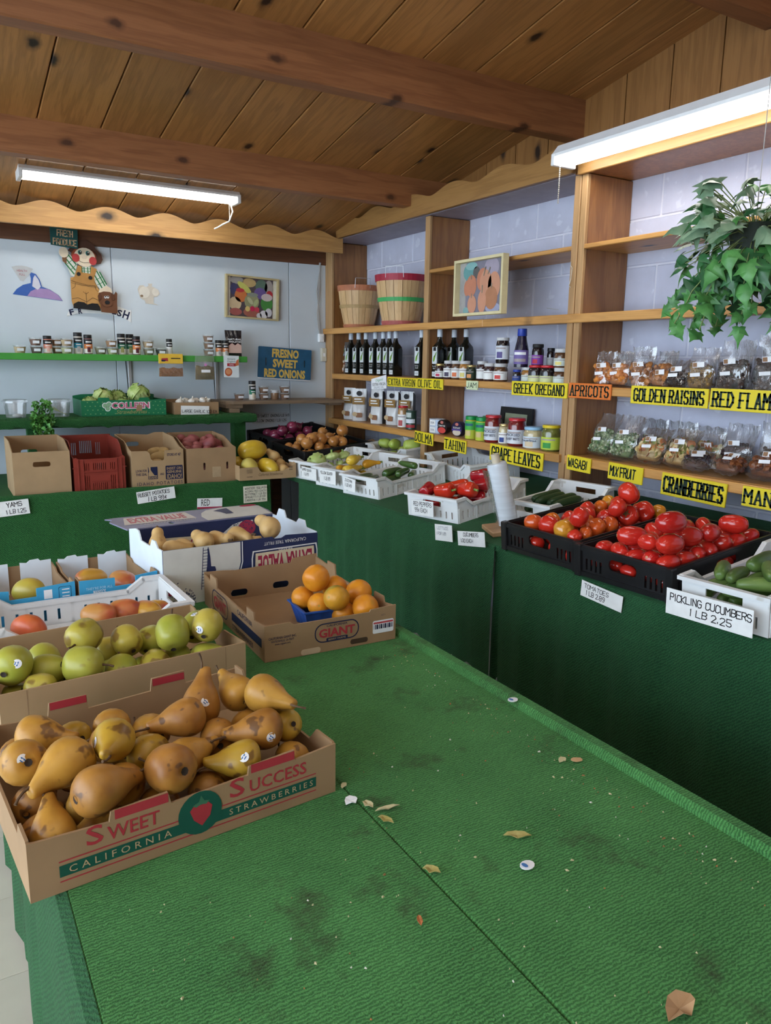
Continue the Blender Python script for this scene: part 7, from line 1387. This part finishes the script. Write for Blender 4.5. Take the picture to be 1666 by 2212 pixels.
# pumpkin picture hung in front of the upper shelf
PP = frame((0, 0, 0), (0, -1, 0), (0, 0, 1)); pu = picframe('cream framed picture of orange pumpkins hung on the middle bay', PP, .412, .288, .036, .014, flat('cream frame', (.66, .58, .34)), mat('grey passepartout', (.34, .33, .32)), (2.538+.0, 3.288, 1.850)); pu.location.x = 2.522
pu_ = MB().plate([rect(-.135, -.13, .15, .13)], .0016, PP @ T(0, 0, .0045)).build('picture', flat('pumpkin backdrop', (.20, .19, .24)), pu)
OR1, OR2, OR3 = (.50, .20, .12), (.56, .27, .17), (.42, .19, .10)
for a in ((-.10, .08, .06, .045, (.12, .30, .30), 0), (-.09, .11, .05, .02, (.22, .42, .42), 1), (-.045, .075, .03, .03, (.10, .10, .10), 1), (.08, .09, .06, .05, (.34, .30, .38), 0), (.10, -.11, .06, .025, (.32, .34, .48), 1), (-.13, -.115, .025, .018, (.20, .36, .36), 1),
          (-.125, .0, .025, .04, OR1, 2), (.01, .035, .05, .058, OR1, 2), (.035, .02, .048, .062, OR2, 3), (.105, .0, .05, .068, OR2, 3), (-.085, .01, .045, .055, OR1, 4), (.085, -.06, .052, .058, OR3, 5), (.01, -.075, .035, .058, OR2, 6), (-.075, -.085, .038, .046, OR2, 6)): blot(pu_, *a[:6], PP, 18)
mb = MB()
for x, y, dx, dy in ((.02, .055, .012, .04), (-.085, .045, -.004, .022), (.085, -.01, .003, .02), (.01, -.03, .0, .035), (-.08, -.05, .002, .018), (.055, .06, .015, .03)): mb.ribbon([(x, y), (x+dx, y+dy)], .007, 0, PP @ T(0, 0, .0090))
mb.build('painted_stems', flat('stem paint', (.22, .20, .15)), pu_)
tag(MB().tube([(2.54, 2.73, 1.71), (2.53, 2.80, 1.72)], .0016, 5).build('nail', M_brk), 'nail sticking out of the third upright', 'nail'); h_ = MB().tube([(2.555, 2.684, 1.92), (2.548, 2.676, 1.90), (2.55, 2.668, 1.89), (2.55, 2.672, 1.84), (2.55, 2.682, 1.815), (2.556, 2.678, 1.805)], .0016, 5).build('wire_hook', M_chain); tag(h_, 'thin wire hook on the front of the third upright', 'hook')
# bushel baskets
def basket(label, x, y, z, r0, r1, h, mrim, mmid, mbot, hang, lean):
    t = thing('bushel_basket', label, 'basket', (x, y, z), 0, 'wooden bushel baskets', RY(lean)); n = 18
    for i in range(n):
        a0, a1 = 6.2832*(i+.03)/n, 6.2832*(i+.97)/n; mb = MB()
        for j in range(5):
            v = j/4; r_ = r0+(r1-r0)*v+.006*math.sin(v*3.14)
            for q in (0, .0025):
                for a in (a0, (a0+a1)/2, a1): mb.v.append(Vector(((r_-q)*math.cos(a), (r_-q)*math.sin(a), v*h)))
        for j in range(4):
            b = j*6; mb.f += [(b, b+1, b+7, b+6), (b+1, b+2, b+8, b+7), (b+4, b+3, b+9, b+10), (b+5, b+4, b+10, b+11), (b+2, b+5, b+11, b+8), (b+3, b, b+6, b+9)]
        mb.m = [0]*len(mb.f); mb.build('slat', wood('basket slat', (.50, .30, .13), (.66, .44, .22), axis=2, knots=False, randv=.14), t)
    for z0, z1, m_ in ((h*.88, h*1.01, mrim), (h*.47, h*.55, mmid), (.0, h*.085, mbot)):
        ra, rb = (r0+(r1-r0)*(q/h)+.006*math.sin(min(1, q/h)*3.14) for q in (z0, z1)); MB().lathe([(ra+.0005, z0), (ra+.0055, z0), (rb+.0055, z1), (rb+.0005, z1), (ra+.0005, z0)], 36, cap=False).build('hoop', m_, t)
    MB().lathe([(0, .006), (r0-.004, .006), (r0-.004, .012), (0, .012)], 24).build('base', MATS['basket slat'], t)
    MB().tube([((r1+.004)*math.cos(R(hang-20)), (r1+.004)*math.sin(R(hang-20)), h*.93), ((r1+.012)*math.cos(R(hang-18)), (r1+.012)*math.sin(R(hang-18)), h+.045), ((r1+.012)*math.cos(R(hang+18)), (r1+.012)*math.sin(R(hang+18)), h+.045), ((r1+.004)*math.cos(R(hang+20)), (r1+.004)*math.sin(R(hang+20)), h*.93)], .0018, 5).build('wire_handle', M_brk, t); return t
basket('smaller wooden bushel basket with faded orange hoops in the shelf corner', 2.69, 4.925, Z3, .104, .152, .285, mat('faded orange hoop', (.45, .16, .075), rough=.6, var=.15), mat('bare hoop', (.42, .28, .12), rough=.6), mat('faded orange hoop', (.45, .16, .075)), 250, 0)
basket('wooden bushel basket with red rim hoop and green middle hoop', 2.665, 4.315, Z3, .118, .168, .305, mat('red hoop', (.36, .02, .045), rough=.5, var=.1), mat('green hoop', (.05, .36, .10), rough=.5, var=.1), mat('faded red hoop', (.42, .10, .09), rough=.5, var=.15), 222, 0)
# ------------------------------------------------------------------ bags of dried fruit
def fbag(label, x, y, z, w, h, d, col, kind, rz=-90, lean=0, lay=0, labels=((0, .55), (0, .30)), group='clear bags of dried fruit', npc=70, sz=.012):
    """clear bag, filled up to two thirds with small pieces; lay tips it back on the shelf"""
    t = thing('dried_fruit_bag', label, 'bag', (x, y, z+.001+d*.56*math.sin(R(abs(lay)))), 0, group, RZ(rz) @ RX(lay)); rd = random.Random(int(x*991+y*7919)); fh = h*.58
    if (kind, npc) not in _PC: _PC[(kind, npc)] = None
    mb = MB()
    for k in range(npc):
        v = rd.random()**.8; u = rd.uniform(-1, 1)*(1-.1*v); th = d*.5*(1-v*.35)*(1-abs(u)**3*.6); side = -1 if rd.random() < .75 else 1
        p = Vector((u*w*.44, side*th*rd.uniform(.55, .9), sz+v*(fh-sz))); r_ = sz*rd.uniform(.7, 1.2)
        rr = (r_, r_*.75, r_*.8) if kind == 'lump' else (r_*1.25, r_*.35, r_*1.2) if kind == 'chip' else (r_, r_, r_)
        mb.ball((0, 0, 0), rr, 6 if kind != 'pea' else 5, 4, T(*p) @ Euler((rd.uniform(-.7, .7), rd.uniform(-.7, .7), rd.uniform(0, 3))).to_matrix().to_4x4(), k % len(col))
    core = MB(); core.bbox((-w*.40, -d*.30, .003), (w*.40, d*.30, fh*.88), .012); mb.add(core.v, core.f)
    o = mb.build('dried_pieces', [mat('dried '+c[0], c[1], rough=.45, var=.25, scale=60, coat=.2) for c in col], t, smooth=True); o['kind'] = 'stuff'
    fm_ = MB(); nu, nv = 10, 9
    for j in range(nv+1):
        v = j/nv; th = d*.56*(1 if v < .1 else max(.06, 1-((v-.1)/.9)**1.3)); cr = .006*math.sin(v*9+x*50)
        for s in (1, -1):
            for i in range(nu+1): u = (-1+2*i/nu)*s; fm_.v.append(Vector((u*w*.5*(1+.05*math.sin(j*1.3+i)), -s*th*(1-abs(u)**3*.8)+cr+.004*math.sin(i*2.3+j*1.9), v*h+(.004*math.sin(i*1.7+j) if j else 0))))
    n = 2*(nu+1)
    for j in range(nv):
        for i in range(n): fm_.f.append((j*n+i, j*n+(i+1) % n, (j+1)*n+(i+1) % n, (j+1)*n+i))
    fm_.f.append(tuple(reversed(range(n)))); fm_.m = [0]*len(fm_.f); fm_.build('film', film('bag film crumpled', gloss=.13, bscale=45, haze=.05, bump=.9), t, smooth=True)
    for k, (lu, lv) in enumerate(labels): 
        th = d*.56*max(.3, 1-max(0, (lv-.1)/.9)**1.3)+.010; lb_ = decal(t, 'label', [rect(-.026, -.010, .026, .010) if k == 0 else rect(-.022, -.007, .022, .007)], FR((lu*w, -th, lv*h), (1, 0, .08), (-.08, -.25, 1)), M_wht)
        if k == 0: decal(lb_, 'label_picture', [rect(-.024, -.008, -.006, .008)], FR((lu*w, -th-.0008, lv*h), (1, 0, .08), (-.08, -.25, 1)), flat('label brown', (.30, .16, .08)))
    return t
_PC = {}
APR = (('apricot', (.58, .22, .045)), ('apricot dark', (.42, .13, .03))); PCH = (('peach', (.42, .17, .05)), ('peach brown', (.26, .10, .035))); BLKR = (('black raisin', (.020, .014, .014)), ('raisin', (.045, .025, .018))); GLD = (('golden raisin', (.26, .15, .04)), ('brown raisin', (.14, .08, .03)))
B = 'apricot bag'
fbag('bag of orange dried apricots nearest the third upright', 2.665, 2.55, Z2, .105, .15, .06, APR, 'lump', -84, 0, -10, sz=.017, npc=40); fbag('second bag of dried apricots from the third upright', 2.64, 2.435, Z2, .12, .15, .06, APR, 'lump', -95, 0, -12, sz=.017, npc=40); fbag('bag of darker brown dried peaches beside the apricots', 2.66, 2.325, Z2, .115, .17, .07, PCH, 'lump', -85, 0, -5, sz=.018, npc=40); fbag('bag of dried peaches leaning at the golden raisins sign', 2.65, 2.215, Z2, .115, .15, .06, PCH, 'lump', -100, 0, -15, sz=.017, npc=40, labels=((.2, .35),))
fbag('small bag of black raisins above the golden raisins sign', 2.62, 2.115, Z2, .10, .12, .05, BLKR, 'lump', -90, 0, -25, sz=.008, npc=90); fbag('bag of golden brown raisins in the middle of the raisin row', 2.63, 2.005, Z2, .12, .165, .065, GLD, 'lump', -88, 0, -10, sz=.008, npc=110); fbag('large bag of black raisins left of the ivy', 2.64, 1.87, Z2, .14, .19, .085, BLKR, 'lump', -92, 0, -8, sz=.009, npc=120); fbag('large bag of black raisins under the ivy at the picture edge', 2.65, 1.715, Z2, .15, .21, .09, BLKR, 'lump', -88, 0, -6, sz=.009, npc=120); fbag('tall crumpled bag of raisins behind at the picture edge', 2.765, 1.75, Z2, .16, .26, .08, BLKR, 'lump', -90, 0, -2, sz=.010, npc=60, labels=()); fbag('bag of black raisins at the far right, partly out of the picture', 2.64, 1.56, Z2, .14, .18, .085, BLKR, 'lump', -88, 0, -8, sz=.009, npc=90)
WAS = (('wasabi pea', (.16, .25, .10)), ('wasabi pale', (.40, .46, .28)), ('wasabi dark', (.07, .15, .06))); MIX = (('banana chip', (.58, .42, .18)), ('mango bit', (.50, .17, .05)), ('green bit', (.22, .24, .06)), ('banana chip light', (.66, .54, .30))); CRN = (('cranberry', (.035, .010, .014)), ('cranberry dark', (.018, .008, .010))); MNG = (('dried mango', (.20, .065, .020)), ('dried mango dark', (.12, .035, .014)))
fbag('bag of green wasabi peas beside the third upright', 2.64, 2.525, Z1, .13, .20, .06, WAS, 'pea', -92, 0, -24, sz=.0062, npc=300); fbag('second bag of green wasabi peas, in front', 2.635, 2.385, Z1, .135, .20, .06, WAS, 'pea', -88, 0, -22, sz=.0062, npc=300); fbag('third bag of wasabi peas standing behind the second', 2.785, 2.345, Z1, .14, .18, .05, WAS, 'pea', -92, 0, -6, sz=.0062, npc=200)
fbag('front left bag of mixed dried fruit with banana chips', 2.62, 2.225, Z1, .135, .16, .065, MIX, 'chip', -85, 0, -32, sz=.014, npc=70); fbag('middle bag of mixed dried fruit with banana chips', 2.63, 2.085, Z1, .13, .165, .065, MIX, 'chip', -92, 0, -28, sz=.014, npc=70); fbag('bag of mixed dried fruit standing behind against the wall', 2.785, 2.19, Z1, .14, .18, .06, MIX, 'chip', -90, 0, -4, sz=.014, npc=60); fbag('rear right bag of mixed dried fruit beside the dark bags', 2.785, 2.045, Z1, .13, .17, .06, MIX, 'chip', -90, 0, -4, sz=.014, npc=50)
fbag('flat bag of dark dried cranberries at the shelf front', 2.597, 1.960, Z1+.004, .11, .12, .045, CRN, 'lump', -60, 0, -62, sz=.008, npc=80); fbag('shiny bag of dark cranberries standing behind the flat one', 2.765, 1.915, Z1, .14, .19, .07, CRN, 'lump', -92, 0, -14, sz=.009, npc=90); fbag('bag of reddish brown dried mango lying at the front', 2.60, 1.835, Z1+.004, .13, .12, .05, MNG, 'lump', -100, 0, -58, sz=.016, npc=50); fbag('bag of reddish brown dried mango at the picture edge', 2.63, 1.69, Z1, .14, .15, .06, MNG, 'lump', -88, 0, -35, sz=.016, npc=50); fbag('dark crumpled bag against the wall above the cranberries sign', 2.785, 1.745, Z1, .15, .21, .06, CRN, 'lump', -90, 0, -3, sz=.009, npc=50, labels=()); fbag('bag of dried mango at the far right, partly out of the picture', 2.63, 1.55, Z1, .14, .15, .06, MNG, 'lump', -88, 0, -30, sz=.016, npc=40)
for y, l in ((4.09, 'left'), (4.545, 'centre')): pass
# ------------------------------------------------------------------ hanging ivy
iv = thing('hanging_ivy', 'bushy green ivy in a hanging pot at the right edge', 'ivy', (2.20, 1.53, 1.845)); M_ivy = [mat('ivy leaf %d' % k, c1, c2, rough=r_, scale=30, randv=.15) for k, (c1, c2, r_) in enumerate((((.020, .085, .030), (.04, .15, .05), .4), ((.045, .17, .04), (.09, .27, .07), .4), ((.12, .22, .13), (.22, .32, .20), .45)))]
LV = [(0, 0), (.14, -.10), (.40, -.16), (.34, .10), (.62, .22), (.36, .36), (.24, .56), (.10, .72), (0, 1.0), (-.10, .72), (-.24, .56), (-.36, .36), (-.62, .22), (-.34, .10), (-.40, -.16), (-.14, -.10)]
def ivyleaf(m, bend, seed):
    mb = MB(); rd = random.Random(seed); c = [(x*.058, y*.062) for x, y in LV]
    for x, y in c: mb.v.append(Vector((x, y, -bend*(x*x*9+y*y*4)+.004*math.sin(x*120+seed))))
    mid = len(mb.v); mb.v += [Vector((0, .012, .003)), Vector((0, .026, .004-bend*.003)), Vector((0, .044, .002-bend*.008))]
    ring = list(range(16)); tri = []
    for i in range(16):
        y = (c[i][1]+c[(i+1) % 16][1])/2; k = mid+(0 if y < .016 else 1 if y < .036 else 2); tri.append((ring[i], ring[(i+1) % 16], k))
        k2 = mid+(0 if c[(i+1) % 16][1] < .016 else 1 if c[(i+1) % 16][1] < .036 else 2)
        y2 = (c[(i+1) % 16][1]+c[(i+2) % 16][1])/2; k3 = mid+(0 if y2 < .016 else 1 if y2 < .036 else 2)
        if k3 != k: tri.append((k, ring[(i+1) % 16], k3))
    mb.f = tri; mb.m = [0]*len(tri); me = mb.mesh('leaf', True, 80); me.materials.append(m); return me
IVL = [[ivyleaf(m, b, k*3+j) for j, b in enumerate((.5, 2.0, 3.5))] for k, m in enumerate(M_ivy)]
rd = random.Random(31); st = MB(); n_ = 0
for k in range(230):
    a = rd.uniform(0, 6.2832); e = rd.uniform(-1.1, 1.0); rr = .06+.15*rd.random()**.6; p = Vector((rr*math.cos(a)*math.cos(e), rr*math.sin(a)*math.cos(e), rr*1.05*math.sin(e)))
    d = p.normalized(); kind = 2 if p.z > .0 and rd.random() < .55 else (1 if rd.random() < .4 else 0)
    q = (d+Vector((0, 0, -.55))+Vector((rd.uniform(-.5, .5), rd.uniform(-.5, .5), rd.uniform(-.3, .3)))).normalized(); nrm = (d+Vector((-.4, -.35, .35))+Vector((rd.uniform(-.4, .4), rd.uniform(-.4, .4), 0))).normalized(); ux = q.cross(nrm).normalized(); F = frame((0, 0, 0), ux, q)
    o = link('leaf', IVL[kind][k % 3], None, iv, p, F.to_3x3().to_4x4()); s_ = rd.uniform(.85, 1.35); o.scale = (s_, s_, s_); st.tube([(0, 0, 0), p*.5+Vector((0, 0, .02)), p], .0016, 4)
for k, (dx, dy, L_) in enumerate(((-.13, .12, .20), (-.10, .16, .14), (-.05, -.02, .20), (.02, .10, .20), (-.15, .02, .14), (.08, -.05, .18), (-.08, .08, .22))):   # trailing vines
    pts = [Vector((dx*.6, dy*.6, -.05))]; 
    for j in range(1, 7): pts.append(Vector((dx*(.6+.1*j)+.012*math.sin(j*2+k), dy*(.6+.1*j)+.012*math.cos(j*1.7+k), -.05-L_*j/6)))
    st.tube(pts, .0018, 4)
    for j in range(1, 7):
        d = Vector((rd.uniform(-1, .3), rd.uniform(-1, 1), rd.uniform(-.9, -.2))).normalized(); nrm = Vector((-.6, -.6+rd.uniform(-.4, .4), .4)); ux = d.cross(nrm).normalized(); o = link('leaf', IVL[1 if j > 3 else rd.choice((0, 1))][(j+k) % 3], None, iv, pts[j]+d*.01, frame((0, 0, 0), ux, d).to_3x3().to_4x4()); s_ = rd.uniform(.75, 1.1); o.scale = (s_, s_, s_)
st.build('vine', mat('ivy stem', (.20, .26, .09)), iv)
MB().lathe([(0, -.07), (.055, -.07), (.075, .03), (.078, .04), (.07, .04), (0, .03)], 18).build('pot', flat('dark pot', (.02, .03, .02)), iv, smooth=True)
MB().tube([(0, 0, .04), (0, 0, ceil_z(1.53)-1.845)], .0015, 5).build('hanging_wire', M_brk, iv)
# ================================================================== litter on the foreground turf
M_dry = [mat('dry leaf', (.30, .24, .06), (.42, .36, .13), rough=.7, scale=60), mat('brown scrap', (.28, .14, .05), rough=.8), mat('pale scrap', (.52, .46, .26), rough=.8), mat('orange scrap', (.44, .15, .05), rough=.8)]
def scrap(label, cat, x, y, pts, rz, m, curl=.01, name='leaf_scrap', z=.7215):
    mb = MB(); c = Vector((sum(p[0] for p in pts)/len(pts), sum(p[1] for p in pts)/len(pts))); n = len(pts)
    mb.v = [Vector((c.x, c.y, .0015))]+[Vector((p[0], p[1], .001+curl*abs(math.sin(i*1.7)))) for i, p in enumerate(pts)]+[Vector((c.x, c.y, .003))]+[Vector((p[0], p[1], .002+curl*abs(math.sin(i*1.7)))) for i, p in enumerate(pts)]
    for i in range(n): j = (i+1) % n; mb.f += [(0, 1+j, 1+i), (n+1, n+2+i, n+2+j), (1+i, 1+j, n+2+j, n+2+i)]
    mb.m = [0]*len(mb.f); return tag(mb.build(name, m, None, loc=(x, y, z), rot=(0, 0, R(rz))), label, cat, 'litter on the foreground turf')
LF = lambda L, W: [(-L/2, 0), (-L*.3, -W*.4), (0, -W/2), (L*.3, -W*.35), (L/2, 0), (L*.25, W*.42), (-.05*L, W/2), (-L*.35, W*.3)]
scrap('curled yellow dry leaf in the middle of the turf', 'leaf', .753, .835, LF(.045, .016), -35, M_dry[0], .006); scrap('curled brown-yellow leaf beside the turf seam', 'leaf', .584, .831, LF(.030, .014), -60, M_dry[0], .008); scrap('dry leaf hanging below the paper scrap', 'leaf', .590, .975, LF(.034, .012), -70, M_dry[0], .006); scrap('greenish dry leaf next to the white paper scrap', 'leaf', .586, 1.028, LF(.028, .014), -80, M_dry[2], .006); scrap('long thin dry leaf lying right of the paper scrap', 'leaf', .610, 1.003, LF(.045, .008), -10, M_dry[2], .005)
scrap('crumpled white paper scrap at the corner of the pear box', 'paper', .566, 1.052, LF(.026, .022), 20, M_wht, .006, 'paper_scrap'); scrap('flat oval tan peel by the table lip', 'peel', 1.010, .965, oval(0, 0, .012, .008, 10), -20, mat('tan peel', (.58, .36, .18)), .001, 'peel_scrap'); scrap('pale torn leaf left of the tan peel', 'leaf', .985, .978, LF(.022, .014), 20, M_dry[2], .003); scrap('orange-brown chip left of the seam', 'scrap', .513, .754, LF(.018, .008), 70, M_dry[3], .003, 'bark_scrap'); scrap('brown husk at the bottom edge of the picture', 'scrap', .700, .480, LF(.05, .03), 10, mat('husk', (.40, .24, .12)), .014, 'husk_scrap'); scrap('straw-coloured flake touching the pear box corner', 'scrap', .578, 1.102, LF(.018, .010), 40, M_dry[2], .003, 'straw_scrap')
for x, y, z, l in ((1.052, 1.205, .7375, 'loose white fruit sticker lying on the table lip'), (.719, .772, .7215, 'loose pale blue fruit sticker lying on the open turf')):
    o = scrap(l, 'sticker', x, y, oval(0, 0, .013, .010, 12), 10, M_wht, .0, 'fruit_sticker', z); decal(o, 'print', [oval(-.006, 0, .004, .006, 8)], T(0, 0, .0042), flat('sticker blue print', (.05, .16, .40)))
mb = MB(); rd = random.Random(77)
for k in range(300):
    u = rd.random(); x = (1.02-abs(rd.gauss(0, .05)) if u < .45 else rd.uniform(.15, 1.0)); y = rd.uniform(.42, 1.65) if u < .45 else rd.uniform(.42, 1.2); x = min(max(x, .13), 1.025)
    if x < .58 and 1.0 < y < 1.5: continue
    s_ = rd.choice((.0009, .0012, .0014, .0018, .0022, .0034))*rd.uniform(.6, 1.1); a = rd.uniform(0, 360); M_ = T(x, y, .7225) @ RZ(a); mb.add([(-s_, -s_*.4, -.001), (s_*.7, -s_*.6, -.001), (s_, s_*.3, -.001), (-s_*.3, s_*.7, -.001), (-s_*.2, 0, .0016)], [(0, 1, 4), (1, 2, 4), (2, 3, 4), (3, 0, 4)], M_, rd.choice((0, 0, 1, 1, 1, 2, 3)))
o = mb.build('crumbs', [M_dry[1], M_dry[2], mat('white crumb', (.62, .60, .52)), M_dry[3]]); o['kind'] = 'stuff'; tag(o, 'scattered crumbs and leaf bits over the foreground turf', 'crumbs')
